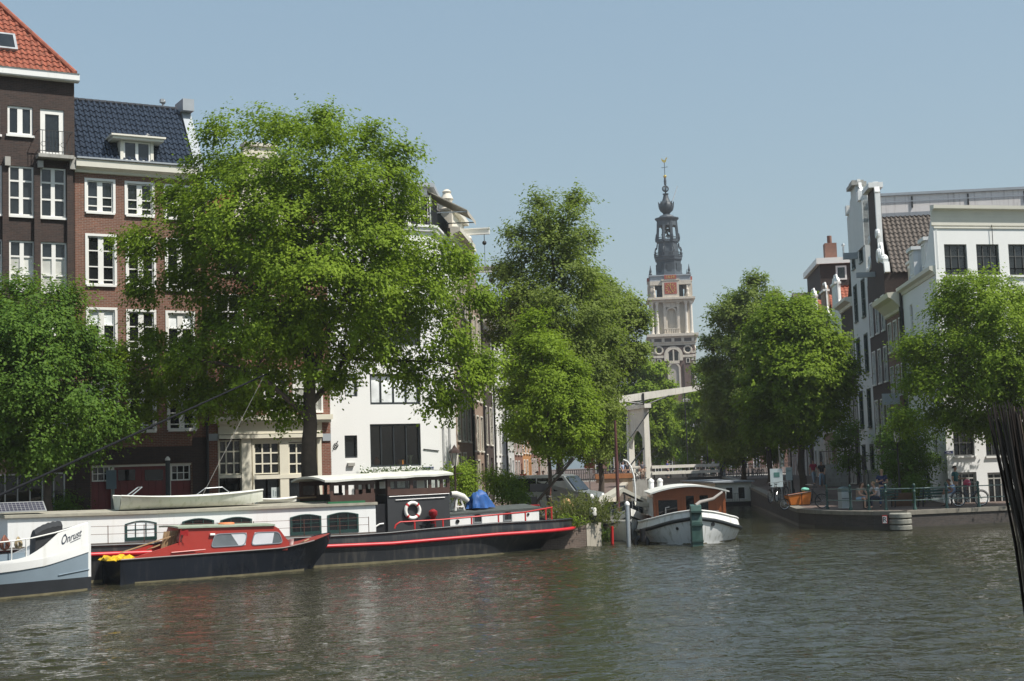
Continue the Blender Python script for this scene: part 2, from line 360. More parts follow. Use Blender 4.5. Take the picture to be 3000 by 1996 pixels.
def water_sheet():
    """rippled sheet: wind waves as real relief where the canal lies open, flat further off"""
    x0, x1, y0, y1, st = -24.0, 28.0, 12.0, 62.0, .085
    xs = np.arange(x0, x1+st, st); ys = np.arange(y0, y1+st, st); X, Y = np.meshgrid(xs, ys); Hh = np.zeros_like(X); r = np.random.RandomState(5)
    def nz_(k, n, seed): q = np.random.RandomState(seed); return sum(np.sin(X*q.normal(0, k)+Y*q.normal(0, k)+q.uniform(0, 6.3)) for _ in range(n))/math.sqrt(n/2)
    gust = np.clip(1.0+.38*nz_(.22, 7, 3)+.2*nz_(.6, 7, 4), .35, 1.9)
    for band, (l0, l1, n, slope, spread) in enumerate(((.9, 2.4, 26, .042, .5), (.45, .9, 40, .075, .6), (.27, .45, 46, .055, .75))):
        S = np.zeros_like(X)
        for _ in range(n):
            lam = math.exp(r.uniform(math.log(l0), math.log(l1))); th = -math.pi/2+.25+r.normal(0, spread); k = 2*math.pi/lam
            ph = (X*math.cos(th)+Y*math.sin(th))*k+r.uniform(0, 6.3)+.5*nz_(.5, 3, r.randint(1000)) if _ < 6 else (X*math.cos(th)+Y*math.sin(th))*k+r.uniform(0, 6.3)
            S += np.sin(ph)/k
        S *= slope*math.sqrt(2/n); Hh += S*(gust if band else .5+.5*gust)
    edge = np.minimum.reduce([X-x0, x1-X, Y-y0, y1-Y]); Hh *= np.clip(edge/1.5, 0, 1)
    ny, nx = X.shape; V = np.stack([X, Y, Hh], 2).reshape(-1, 3); Vo = np.array([(-130, -60, 0), (150, -60, 0), (150, 330, 0), (-130, 330, 0)], float)
    idx = np.arange(nx*ny).reshape(ny, nx); Q = np.stack([idx[:-1, :-1], idx[:-1, 1:], idx[1:, 1:], idx[1:, :-1]], 2).reshape(-1, 4)
    b0 = nx*ny; c = [idx[0, 0], idx[0, -1], idx[-1, -1], idx[-1, 0]]; outer = np.array([(b0, b0+1, c[1], c[0]), (b0+1, b0+2, c[2], c[1]), (b0+2, b0+3, c[3], c[2]), (b0+3, b0, c[0], c[3])])
    V = np.vstack([V, Vo]); Q = np.vstack([Q, outer]); me = bpy.data.meshes.new('water'); me.vertices.add(len(V)); me.loops.add(4*len(Q)); me.polygons.add(len(Q))
    me.vertices.foreach_set('co', V.ravel()); me.loops.foreach_set('vertex_index', Q.ravel().astype(np.int32)); me.polygons.foreach_set('loop_start', np.arange(0, 4*len(Q), 4)); me.polygons.foreach_set('use_smooth', np.ones(len(Q), bool)); me.materials.append(WATER); me.update(calc_edges=True)
    o = bpy.data.objects.new('water', me); COL.objects.link(o); tag(o, kind='structure')
water_sheet()
# ---------------------------------------------------------------- quays and streets
ZQ = .80
CL = Vector((math.cos(rad(84.5)), math.sin(rad(84.5)), 0))     # along the side canal
FL = Fr(-7.96, 63.2, 29.5)                                     # left bank house fronts
QL = Fr(3.3, 59.3, 29.5)                                       # left bank quay edge (s runs to the right, 0 at the corner)
lq = [QL.pt(-60, 0, 0), QL.pt(0, 0, 0)]
lc1 = lq[1]+CL*215
rq = [Vector((13.05, 67.2, 0)), Vector((13.35, 65.0, 0)), Vector((14.1, 62.9, 0)), Vector((15.1, 61.4, 0)), Vector((16.3, 60.65, 0)), Vector((21.05, 62.0, 0)), Vector((60, 73.0, 0))]
rc0 = rq[0]; rc1 = rc0+CL*195
m, t, b = nt('street_bricks'); PAVE = m
co = objco(t); br = t.nodes.new('ShaderNodeTexBrick'); L(t, co, br.inputs['Vector']); br.inputs['Scale'].default_value = 1; br.inputs['Brick Width'].default_value = .2; br.inputs['Row Height'].default_value = .1; br.inputs['Mortar Size'].default_value = .008
br.inputs['Color1'].default_value = (.16, .105, .085, 1); br.inputs['Color2'].default_value = (.125, .085, .07, 1); br.inputs['Mortar'].default_value = (.09, .08, .07, 1)
L(t, mixc(t, ramp(t, noise(t, .6, 5, co), .35, .7), br.outputs[0], (.75, .74, .72), 'MULTIPLY'), b.inputs['Base Color']); b.inputs['Roughness'].default_value = .9
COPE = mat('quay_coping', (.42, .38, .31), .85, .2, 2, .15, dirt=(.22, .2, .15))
MUD = mat('quay_base_wet', (.05, .045, .03), .5, .3, 3)
def street_z(y): return ZQ+.75*min(max((y-70)/48, 0), 1)         # the streets climb towards the drawbridge
def along(p, d, ys): return [p+d*((y-p.y)/d.y) for y in ys]
YS = [70, 82, 94, 106, 118, 160, 275]
lcan = along(lq[1], CL, YS); rcan = along(rc0, CL, YS)
gl = MB(); gl.add([(p.x, p.y, ZQ) for p in lq]+[(lcan[0].x, 70, ZQ), (-300, 70, ZQ), (-300, lq[0].y-140, ZQ)], [(0, 1, 2, 3, 4)])
for i in range(len(YS)-1): gl.add([(-300, YS[i], street_z(YS[i])), (lcan[i].x, YS[i], street_z(YS[i])), (lcan[i+1].x, YS[i+1], street_z(YS[i+1])), (-300, YS[i+1], street_z(YS[i+1]))], [(0, 1, 2, 3)])
tag(gl.build('left_street', PAVE), kind='structure')
gr = MB(); pr = [(p.x, p.y, ZQ) for p in rq]; gr.add([(rcan[0].x, 70, ZQ)]+pr+[(300, 140, ZQ), (300, 70, ZQ)] if False else [(rcan[0].x, 70, ZQ)]+pr[:-1]+[(pr[-1][0]-10.46, 70, ZQ)], [tuple(range(len(pr)+1))])
gr.add([(rcan[0].x, 70, ZQ), (60, 70, ZQ), (60, 73, ZQ), (60, 82, street_z(82)), (rcan[1].x, 82, street_z(82))], [(0, 1, 2, 3, 4)]) if False else None
for i in range(len(YS)-1): gr.add([(rcan[i].x, YS[i], street_z(YS[i])), (300, YS[i], street_z(YS[i])), (300, YS[i+1], street_z(YS[i+1])), (rcan[i+1].x, YS[i+1], street_z(YS[i+1]))], [(0, 1, 2, 3)])
tag(gr.build('right_street', PAVE), kind='structure')
def quay(name, label, pts, w=.45, capn='coping', wallm=None, capm=None):
    r = thing(name, label, 'quay wall', (pts[0].x, pts[0].y, 0)); O = pts[0]
    b1 = MB(); b2 = MB(); b3 = MB()
    for a, c in zip(pts[:-1], pts[1:]):
        za, zc = street_z(a.y), street_z(c.y)
        a = a-O; c = c-O; d = (c-a).normalized(); n = Vector((d.y, -d.x, 0))
        b1.quad((a.x, a.y, -2), (c.x, c.y, -2), (c.x, c.y, zc-.16), (a.x, a.y, za-.16))
        q0 = a+n*.05; q1 = c+n*.05; i0 = a-n*w; i1 = c-n*w
        b2.add([(q0.x, q0.y, za-.16), (q1.x, q1.y, zc-.16), (i1.x, i1.y, zc-.16), (i0.x, i0.y, za-.16), (q0.x, q0.y, za+.012), (q1.x, q1.y, zc+.012), (i1.x, i1.y, zc+.012), (i0.x, i0.y, za+.012)],
               [(0, 3, 2, 1), (4, 5, 6, 7), (0, 1, 5, 4), (1, 2, 6, 5), (2, 3, 7, 6), (3, 0, 4, 7)])
        q0 = a+n*.02; q1 = c+n*.02; b3.quad((q0.x, q0.y, -2), (q1.x, q1.y, -2), (q1.x, q1.y, .13), (q0.x, q0.y, .13))
    b1.build('brickwork', wallm or BR_QUAY, r, fix=False); b2.build(capn, capm or COPE, r); b3.build('waterline_band', MUD, r, fix=False); return r
quay('quay_wall', 'long brick quay wall behind the moored barges on the left bank', lq)
quay('quay_wall', 'brick canal wall along the left street running back to the drawbridge', [lq[1]]+lcan)
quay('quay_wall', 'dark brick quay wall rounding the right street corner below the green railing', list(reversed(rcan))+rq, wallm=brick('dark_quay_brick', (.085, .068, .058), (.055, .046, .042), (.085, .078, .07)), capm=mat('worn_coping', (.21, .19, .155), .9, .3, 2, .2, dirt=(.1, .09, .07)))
# pale rounded stone block let into the right quay, rusty streaks
kb = MB(); kp = Vector((16.55, 60.55, 0))
for k in range(3): kb.lathe([(.40, .0+.25*k), (.46, .04+.25*k), (.46, .19+.25*k), (.40, .235+.25*k)], 14, (-.42, .30, 0))
o = kb.build('corner_stone', mat('mossy_stone', (.24, .235, .20), .85, .25, 4, .2, dirt=(.12, .12, .09)), None, 40); o.location = kp; o.rotation_euler = (0, 0, rad(12)); tag(o, 'pale layered stone block set in the right quay wall next to the mooring sign', 'stone block')
# square brick pier at the canal mouth on the left
PB = Fr(1.17, 55.45, 31); r = thing('brick_pier', 'low brown brick pier with a pale stone corner at the canal mouth', 'pier', (PB.o.x, PB.o.y, 0), PB.a)
b = MB(); b.box(-1.2, 1.72, 0, 4.4, -1, .84); b.build('brickwork', BR_QUAY, r)
b = MB(); b.box(1.725, 2.42, -.02, 4.4, -1, .9); b.build('corner_stone', COPE, r)
# far end of the canal
fe = MB(); fe.quad((-40, 262, ZQ+.4), (90, 262, ZQ+.4), (90, 700, ZQ+.4), (-40, 700, ZQ+.4)); fe.quad((-40, 262, -1), (90, 262, -1), (90, 262, ZQ+.4), (-40, 262, ZQ+.4)); tag(fe.build('ground', PAVE, fix=False), kind='structure')
# ================================================================ left bank houses
def sof(u, v=1300, fr=FL): return fr.loc(u, v)[0]
Z0 = ZQ
# ---- black brick house with orange roof
hB = House('brick_house', 'blackened brick house with an orange tiled roof and white window frames', FL, sof(-170, 700), sof(219, 500), Z0, FL.loc(216, 243)[1], 9, BR_BLACK)
wf = dict(fm=W_TRIM, fw=.09, mw=.05, thickv=.2, rec=.1)
hB.win((22, 312, 96, 396), cols=(.5,), smat=W_TRIM, **wf)
hB.win((-75, 305, 0, 392), cols=(.5,), **wf)
hB.win((118, 321, 188, 460), cols=(), fm=W_TRIM, fw=.2, sill=False, rec=.1)
for ua, ub in ((-78, 6), (25, 99), (118, 193)):
    d = .06*(ua-25)
    hB.win((ua, 487+d, ub, 632+d), cols=(.5,), rows=(.36, .7), thickv=.16, mw=.07, fw=.07, rec=.1)
    hB.win((ua+2, 705+d*.9, ub+3, 850+d*.9), cols=(.5,), rows=(.33, .68), thickv=.16, mw=.07, fw=.07, rec=.1, gm=G_NET, top_gm=G_SKY)
    hB.win((ua+3, 922+d*.5, ub+5, 1068+d*.5), cols=(.5,), rows=(.36, .7), thickv=.16, mw=.07, fw=.07, rec=.1, gm=G_DARK)
    hB.win((ua+4, 1145, ub+7, 1295), cols=(.5,), rows=(.36, .7), thickv=.16, mw=.07, fw=.07, rec=.1, gm=G_DARK)
hB.win((-70, 1388, 191, 1500), cols=(.32, .46, .6, .74, .87), gm=G_DARK, fm=STEEL, fw=.06, mw=.05, rec=.06)
hB.finish()
def f(b):   # dark piers between the tall windows
    for u in (15, 108, 204):
        s, z = hB.loc(u, 480); s2, z2 = hB.loc(u, 1090); s = (s+s2)/2; b.box(s-.12, s+.12, -.16, -.002, z2, z)
hB.part('pilaster', BR_BLACK, f)
for u, v0, v1 in ((19, 463, 489), (115, 475, 495), (209, 464, 500)):
    a, c, d, e = hB.rect(u-8, v0, u+8, v1); hB.part('corbel_stone', STONE, lambda b: b.box(a, c, -.3, -.003, d, e))
a, c, d, e = hB.rect(-170, 222, 219, 241)
hB.part('cornice', W_WHITE, lambda b: moulding(b, 0, hB.W+.15, hB.Hh-.02, [(0, 0), (.3, 0), (.34, .05), (.34, .3), (.38, .32), (0, .34)]))
a, c, d, e = hB.rect(105, 392, 205, 460)
k = hB.part('balcony_slab', STONE, lambda b: b.box(a, c+.05, -.55, -.003, d-.14, d))
def f(b):
    for i in range(11): x = a+.03+(c-a-.06)*i/10; b.bar((x, -.5, d), (x, -.5, e), .018)
    for z in (d+.12, e): b.bar((a, -.5, z), (c, -.5, z), .025); b.bar((a, -.5, z), (a, 0, z), .02); b.bar((c, -.5, z), (c, 0, z), .02)
    for i in range(4): x = a+.2+i*.26; b.torus((x, -.5, d+.4), .1, .01, 12, 4)
hB.part('balcony_railing', IRON, f, parent=k)
RP = rad(52); hr = hB.W
tl = tiles('roof', TILE_O, hB.root, (0, -.15, hB.Hh+.32), (1, 0, 0), (0, math.cos(RP), math.sin(RP)), [(-2, 0), (hB.W, 0), (hB.W-3.9, 6.5), (-2, 6.5)], .24, .32, .04, .04)
b = MB(); W_ = hB.W
b.add([(W_, -.15, hB.Hh+.3), (W_-3.9, -.15+6.5*math.cos(RP), hB.Hh+.3+6.5*math.sin(RP)), (W_, 9, hB.Hh+.3)], [(0, 2, 1)])
b.tube([(W_, -.2, hB.Hh+.36), (W_-3.9, -.2+6.5*math.cos(RP), hB.Hh+.42+6.5*math.sin(RP))], .11, 8); b.build('hip_ridge', TILE_O, tl, 40)
dq = min((abs(hB.loc(8, 132, dep=q/50)[1]-(hB.Hh+.32+(q/50+.15)*math.tan(RP))), q/50) for q in range(0, 250))[1]; s_, z_ = hB.loc(8, 132, dep=dq); Mr = Matrix.Translation((s_-.1, dq, z_+.06)) @ Matrix.Rotation(RP, 4, 'X')
sk = MB(Mr); sk.box(-.7, .62, -.5, .55, .0, .16); o = sk.build('skylight', STEEL, tl); sk = MB(Mr); sk.box(-.6, .52, -.4, .45, .165, .17); sk.build('pane', G_SKY, o)
# ---- red-brown brick house, blue roof
h2 = House('brick_house', 'red brown brick house with a glazed blue roof and red garage doors', FL, sof(219, 900), sof(604, 900), Z0, FL.loc(400, 509)[1], 9, BR_BROWN)
wk = dict(fm=W_TRIM, cas=.1, fw=.05, mw=.045, thickv=.22, rec=.08)
for r in ((255, 531, 331, 622), (372, 540, 446, 631), (486, 549, 562, 640)): h2.win(r, cols=(.5,), rows=(.2, .48), **wk)
for r in ((257, 693, 335, 834), (375, 700, 450, 842), (490, 706, 564, 848)): h2.win(r, cols=(.5,), rows=(.1, .37, .7), gm=G_DARK, **wk)
for i, r in enumerate(((259, 908, 337, 1046), (377, 914, 451, 1050), (492, 918, 565, 1056))): h2.win(r, cols=(.5,), rows=(.2, .36, .68), gm=G_DARK, top_gm=(G_BLIND if i != 1 else None), **wk)
for r in ((260, 1128, 340, 1258), (380, 1130, 452, 1262), (496, 1132, 570, 1258)): h2.win(r, cols=(.5,), rows=(.12, .38, .7), gm=G_DARK, **wk)
RDOOR = mat('dark_red_door', (.16, .012, .014), .45, .2, 2)
ga = h2.hole((268, 1361, 561, 1512), rec=.2)
h2.finish()
s0, s1, z0, z1 = ga; zz = 1.75*.5
def f(b):
    b.box(s0, s1, .14, .2, -.2, z1)
    n = 14
    for i in range(n): x = s0+(s1-s0)*i/n; b.box(x+.01, x+(s1-s0)/n-.012, .115, .139, -.2, z1)
door = h2.part('garage_door', RDOOR, f)
for r in ((270, 1366, 323, 1411), (502, 1362, 558, 1408)):
    q = h2.rect(*r); window(h2.root, Matrix.Identity(4), *q, fm=W_TRIM, gm=G_DARK, cols=(.33, .67), rows=(.5,), fw=.05, mw=.03, rec=.1, sill=False)
for r in ((348, 1376, 398, 1408), (426, 1376, 480, 1408)):
    q = h2.rect(*r); b = MB(); b.box(q[0], q[1], .095, .112, q[2], q[3]); b.build('door_window', G_DARK, door)
def f(b):
    for u in (331, 497): s, z = h2.loc(u, 1400); b.box(s-.06, s+.06, .02, .14, -.2, z1)
    b.box(s0, s1, .02, .14, z1-.08, z1)
h2.part('door_frame', CREAM2, f)
ZB = h2.loc(400, 1285)[1]
h2.part('lower_wall', BR_DARK, lambda b: [b.box(0, s0-.05, -.02, -.001, -1, ZB), b.box(s1+.05, h2.W, -.02, -.001, -1, ZB), b.box(s0-.05, s1+.05, -.02, -.001, z1+.03, ZB-.35)])
h2.part('cornice', CREAM2, lambda b: moulding(b, .02, h2.W-.35, h2.Hh-.02, [(0, -.12), (.1, -.1), (.14, .0), (.3, .08), (.36, .1), (.38, .36), (.42, .38), (0, .42)]))
h2.part('gutter', LEAD, lambda b: b.box(.05, h2.W-.4, -.4, .1, h2.Hh+.41, h2.Hh+.47))
def f(b):
    s, _ = h2.loc(603, 1100); b.tube([(s, -.1, 0), (s, -.1, h2.Hh-.3)], .06, 8)
h2.part('drainpipe', IRON, f)
# mansard
sR, zR = h2.loc(214, 297, dep=2.2); pitch = math.atan2(zR-h2.Hh-.45, 2.2); LN = 2.2/math.cos(pitch)
sE = h2.loc(560, 490)[0]-.05
rf = tiles('roof', TILE_B, h2.root, (.06, -.1, h2.Hh+.44), (1, 0, 0), (0, math.cos(pitch), math.sin(pitch)), [(0, 0), (sE, 0), (sE, LN), (0, LN)], .235, .34, .05, .04)
b = MB(); zt = h2.Hh+.44+LN*math.sin(pitch)
for i in range(16): b.tube([(.06+i*sE/16, 2.12, zt+.06), (.06+(i+.93)*sE/16, 2.12, zt+.07)], .1, 8)
b.build('ridge_tiles', mat('ridge_tile', (.045, .05, .06), .8, .3, 4, spec=.2), rf, 40)
b = MB(); b.quad((0, 2.2, zt), (h2.W, 2.2, zt), (h2.W, 9, zt-1), (0, 9, zt-1)); b.build('rear_slope', TILE_G, rf, fix=False)
def f(b):
    b.prism([(-.35, h2.Hh-.02), (2.15, zt+.25), (2.6, zt+.25), (2.6, h2.Hh-.02)], h2.W-.38, h2.W+.02, 'x')
    b.box(h2.W-.44, h2.W+.06, 1.5, 2.7, zt-.1, zt+.42)
h2.part('parapet', LEAD, f)
# dormer
a, c, d, e = h2.rect(357, 413, 446, 474, dep=-.12)
def f(b):
    b.box(a-.05, c+.05, -.12, 2.2, d-.2, d-.01); b.box(a-.06, a+.07, -.12, 2, d, e); b.box(c-.07, c+.06, -.12, 2, d, e); b.box(a, c, .6, 2, d, e)
dm = h2.part('dormer', CREAM2, f)
h2.part('dormer_roof', CREAM2, lambda b: [b.box(a-.42, c+.42, -.38, 2.2, e-.02, e+.1), b.box(a-.5, c+.5, -.45, 2.2, e+.1, e+.17)], parent=dm)
window(h2.root, Matrix.Translation((0, -.12, 0)), a+.08, c-.08, d+.02, e-.04, fm=W_TRIM, cols=(.5,), fw=.06, thickv=.12, rec=.08, sill=False, name='dormer_window')
def f(b):
    s, z = h2.loc(478, 318, dep=2.1); b.tube([(s, 2.1, z-.1), (s, 2.1, z+.22)], .05, 8); b.ball((s, 2.1, z+.3), .12, 10, 6); b.box(s-.13, s+.02, 1.98, 2.2, z+.25, z+.4)
h2.part('vent_cowl', STEEL, f)
# seagull resting on the dormer
s, z = h2.loc(418, 399, dep=.5); P_ = h2.root.matrix_basis @ Vector((s, .5, e+.17))
b = MB(); b.tube([(-.2, 0, .1), (-.1, 0, .13), (.05, 0, .15), (.16, 0, .2), (.2, 0, .27)], [.02, .07, .09, .06, .03], 8); b.ball((.21, 0, .29), .05, 8, 6); b.bar((.25, 0, .29), (.31, 0, .275), .02); b.bar((0, .03, 0), (0, .03, .1), .012); b.bar((0, -.03, 0), (0, -.03, .1), .012)
o = b.build('gull', mat('grey_feathers', (.3, .31, .32), .7, .25, 8), None, 50); o.location = P_; o.rotation_euler = (0, 0, rad(35)); tag(o, 'grey gull perched on the flat dormer roof', 'bird')
# ---- gabled house with cream shop front
h3 = House('brick_house', 'red brick house with a cream panelled shop front behind the big tree', FL, sof(604, 900), sof(968, 1200), Z0, FL.loc(900, 668)[1], 9, BR_RED)
for r in ((632, 868, 708, 1002), (735, 872, 812, 1005), (846, 878, 925, 1010), (660, 1085, 735, 1205), (775, 1088, 840, 1205)):
    h3.win(r, cols=(.5,), rows=(.33, .66), fm=W_TRIM, cas=.08, fw=.05, mw=.05, gm=G_DARK, rec=.08)
h3.win((862, 1090, 940, 1204), cols=(.5,), rows=(.6,), fm=W_TRIM, cas=.08, fw=.05, gm=G_NET, rec=.08)
for r in ((650, 700, 722, 800), (745, 702, 822, 804), (850, 706, 925, 808)): h3.win(r, cols=(.5,), rows=(.5,), fm=W_TRIM, cas=.08, fw=.05, gm=G_SKY, rec=.08)
sh = h3.hole((640, 1236, 944, 1520), rec=.3)
h3.finish()
a, c, d, e = sh
def R3(u0, v0, u1, v1): return h3.rect(u0, v0, u1, v1)
def f(b):
    x0, x1, y0, y1 = R3(619, 1217, 967, 1232); b.box(x0, x1, -.34, -.003, y0, y1); b.box(x0+.06, x1-.06, -.26, -.003, y0-.12, y0-.003)
    x0, x1, y0, y1 = R3(638, 1236, 944, 1271); b.box(a, c, -.08, .1, y0, y1)
    x0, x1, y0, y1 = R3(638, 1273, 944, 1284); b.box(a, c, -.16, .1, y0, y1)
    for u0, u1 in ((638, 643), (708, 737), (741, 746), (821, 847), (919, 926), (932, 944)):
        x0, x1, y0, y1 = R3(u0, 1284, u1, 1520); b.box(x0, x1, -.05 if u0 == 708 else .0, .2, -.1, y1-.002)
    x0, x1, y0, y1 = R3(745, 1284, 920, 1296); b.box(x0, x1, .02, .2, y0, y1-.003)
    x0, x1, y0, y1 = R3(743, 1390, 922, 1402); b.box(x0, x1, -.02, .2, y0, y1)
    x0, x1, y0, y1 = R3(641, 1392, 709, 1401); b.box(x0, x1, -.02, .2, y0, y1)
front = h3.part('shop_front', CREAM, f)
for r, cs in (((643, 1290, 708, 1391), (.33, .67)), ((746, 1297, 820, 1389), (.33, .67)), ((847, 1297, 919, 1389), (.33, .67))):
    q = R3(*r); window(h3.root, Matrix.Identity(4), *q, fm=CREAM, gm=G_DARK, cols=cs, rows=(.33, .67), fw=.05, mw=.06, rec=.12, sill=False)
for r in ((645, 1402, 707, 1520), (746, 1403, 783, 1520), (789, 1403, 838, 1520), (846, 1403, 920, 1520)):
    q = R3(*r); b = MB(); b.box(q[0], q[1], .19, .2, -.1, q[3]); b.build('lower_pane', G_DARK, h3.root)
q = R3(799, 1428, 830, 1462); b = MB(); b.box(q[0], q[1], .17, .188, q[2], q[3]); po = b.build('notice_poster', mat('pale_paper', (.5, .55, .55), .6, .05), h3.root)
b = MB()
for k in range(4): x = q[0]+.07+k*.1; b.box(x, x+.05, .165, .169, q[2]+.12, q[3]-.12-.05*(k % 2))
b.build('print', mat('pale_grey_print', (.25, .3, .31), .6), po)
h3.part('cornice', W_TRIM, lambda b: moulding(b, 0, h3.W, h3.Hh-.3, CORN))
def f(b):
    for u0, u1 in ((610, 638), (944, 968)):
        x0, x1, y0, y1 = R3(u0, 1271, u1, 1292); b.box(x0, x1, -.06, -.002, y0, y1)
h3.part('stone_block', LEAD, f)
sg, zg = h3.loc(762, 430); wg = .8
def f(b):
    b.prism([(sg-1.9, h3.Hh), (sg+1.9, h3.Hh), (sg+1.2, h3.Hh+.5), (sg+wg, h3.Hh+1.5), (sg+wg, zg-.5), (sg+.7, zg), (sg-.7, zg), (sg-wg, zg-.5), (sg-wg, h3.Hh+1.5), (sg-1.2, h3.Hh+.5)], -.02, .4)
    b.box(sg-.95, sg+.95, -.15, .5, zg-.55, zg-.35); b.box(sg-.75, sg+.75, -.12, .5, zg, zg+.15)
h3.part('gable', PALE_STONE, f)
for sx, y0, y1 in ((-1, .0, 1), (1, 0, 1)):
    pass
zr = zg-1.0; hw = h3.W/2
for sd in (0, 1):
    x0 = 0 if sd == 0 else h3.W; ex = (0, 1, 0) if sd else (0, 1, 0); up = (hw if sd == 0 else -hw, 0, zr-h3.Hh)
    Ls = math.hypot(hw, zr-h3.Hh); tiles('roof', TILE_O, h3.root, (x0, .4, h3.Hh), (0, 1, 0), up, [(0, 0), (8.6, 0), (8.6, Ls), (0, Ls)], .25, .34)
# ---- white corner building
sW0, sW1 = sof(969, 1300), sof(1288, 1300)
h4 = House('white_house', 'white rendered corner building with large dark framed windows and a roof terrace', FL, sW0, sW1, Z0, FL.loc(1100, 664)[1], 5.6, W_FACADE, backang=55.0)
dk = dict(fm=DKBLUE, fw=.07, mw=.06, rec=.14, sill=False)
for v in (1276, 1096, 915, 745):
    h4.win((1010, v, 1047, v+66), cols=(), gm=(G_BLIND if v != 1276 else G_DARK), **dk)
h4.win((1084, 1096, 1231, 1185), cols=(.23, .48, .73), gm=G_BLIND, **{**dk, 'fw': .1})
h4.win((1084, 925, 1231, 1012), cols=(.23, .48, .73), gm=G_SKY, **dk)
h4.win((1084, 752, 1231, 838), cols=(.23, .48, .73), gm=G_DARK, **dk)
bw = h4.win((1085, 1242, 1233, 1367), cols=(.23, .48, .73), gm=clear_glass('clear_pane'), rough_tilt=.004, **{**dk, 'fw': .08})
for u0, u1 in ((1296, 1303), (1314, 1321)):
    for v0, v1 in ((1245, 1380), (1090, 1190), (920, 1020), (740, 850)): h4.win((u0, v0, u1, v1), face=1, cols=(), gm=G_DARK, **dk)
h4.finish()
q = h4.rect(1085, 1242, 1233, 1367)
b = MB(); b.add([(q[0], .2, q[2]), (q[1], .2, q[2]), (q[1], .2, q[3]), (q[0], .2, q[3]), (q[0], 3, q[2]-.4), (q[1], 3, q[2]-.4), (q[1], 3, q[3]), (q[0], 3, q[3])], [(4, 5, 6, 7), (0, 1, 5, 4), (0, 4, 7, 3), (1, 2, 6, 5), (3, 7, 6, 2)])
b.box(q[0]+.8, q[0]+1.7, 2.2, 2.9, q[2]+.2, q[2]+1.1)
b.build('room', mat('dim_brown_room', (.10, .065, .045), .8, .4, 1.2), h4.root, fix=False)
def vase(name, label, u, v, prof, m, plant=False):
    s, z = h4.loc(u, v, dep=.32); P = h4.root.matrix_basis @ Vector((s, .34, q[2]+.07-.0)); b = MB(); b.lathe(prof, 12)
    o = b.build(name, m, None, 40); o.location = P; return tag(o, label, 'vase')
b = MB(); b.box(q[0], q[1], .21, .55, q[2], q[2]+.068); b.build('window_shelf', DKBLUE, h4.root)
vase('vase', 'round orange vase with dry stems on the window ledge of the white building', 1104, 1360, [(.05, 0), (.14, .08), (.16, .18), (.09, .3), (.05, .34), (.07, .38)], mat('orange_glaze', (.4, .12, .03), .4))
vase('lamp', 'orange glowing block shaped lamp on the window ledge', 1176, 1362, [(.17, 0), (.19, .02), (.19, .2), (.15, .24)], mat('amber_glass', (.6, .22, .04), .4))['category'] = 'lamp'
vase('vase', 'cream trumpet shaped vase on the window ledge of the white building', 1203, 1362, [(.05, 0), (.045, .2), (.08, .32), (.15, .42)], mat('cream_glaze', (.6, .58, .36), .4))
h4.part('cornice', W_WHITE, lambda b: moulding(b, 0, h4.W+.12, h4.Hh-.12, [(0, 0), (.12, .02), (.14, .16), (.2, .2), (.2, .3), (0, .34)]))
h4.part('cornice', W_WHITE, lambda b: moulding(b, -.1, h4.faces[1]['w'], h4.Hh-.12, [(0, 0), (.12, .02), (.14, .16), (.2, .2), (.2, .3), (0, .34)]), face=1)
def rail(b, x0, x1, z, h=1.0, y=.08):
    n = int((x1-x0)/.13)
    for i in range(n+1): x = x0+(x1-x0)*i/n; b.bar((x, y, z), (x, y, z+h), .022)
    b.bar((x0, y, z+h), (x1, y, z+h), .05); b.bar((x0, y, z+.1), (x1, y, z+.1), .03)
ZT = h4.Hh+.22
h4.part('terrace_railing', IRON, lambda b: rail(b, .1, h4.W, ZT))
h4.part('terrace_railing', IRON, lambda b: rail(b, 0, h4.faces[1]['w'], ZT), face=1)
# set back penthouse with an awning
x0 = .5; x1 = h4.W+.6; D0 = 1.6
pz = h4.loc(1180, 545, dep=D0)[1]
ph = House('roof_pavilion', 'glazed white roof pavilion on the terrace of the white corner building', FL, sW0+.6, sW1+.5, Z0+h4.Hh, Z0+pz, 3.4, W_FACADE, backang=55.0, plan=None)
ph.root.location += ph.fr.n*D0; 
for fce in ph.faces: fce['Mw'] = Matrix.Translation(ph.fr.n*D0) @ fce['Mw']
for i in range(4): ph.win((.25+i*1.35, 1.4+i*1.35, .15, ph.Hh-.35), px=False, cols=(.5,), rows=(.45,), fm=W_TRIM, gm=G_DARK, fw=.07, rec=.1, sill=False)
for i in range(2): ph.win((.3+i*1.5, 1.5+i*1.5, .15, ph.Hh-.35), face=1, px=False, cols=(.5,), rows=(.45,), fm=W_TRIM, gm=G_DARK, fw=.07, rec=.1, sill=False)
ph.finish(zbot=.1)
ph.part('roof_slab', LEAD, lambda b: b.prism([(-.2, -.2), (ph.W+.25, -.25), (ph.W+2.4, 3.2), (1.6, 3.2)], ph.Hh+.002, ph.Hh+.2, 'z'))
b = MB(ph.faces[1]['M']); n_ = 8
b.add([(0.1, .02, ph.Hh-.1), (3.3, .02, ph.Hh-.1), (3.3, -1.9, ph.Hh-1.15), (.1, -1.9, ph.Hh-1.15), (0.1, .02, ph.Hh-.14), (3.3, .02, ph.Hh-.14), (3.3, -1.9, ph.Hh-1.19), (.1, -1.9, ph.Hh-1.19), (.1, -1.91, ph.Hh-1.36), (3.3, -1.91, ph.Hh-1.36)],
      [(0, 1, 2, 3), (7, 6, 5, 4), (0, 3, 7, 4), (1, 5, 6, 2), (3, 2, 9, 8)])
b.build('awning', mat('beige_awning_cloth', (.42, .39, .33), .9, .08), ph.root, fix=False)
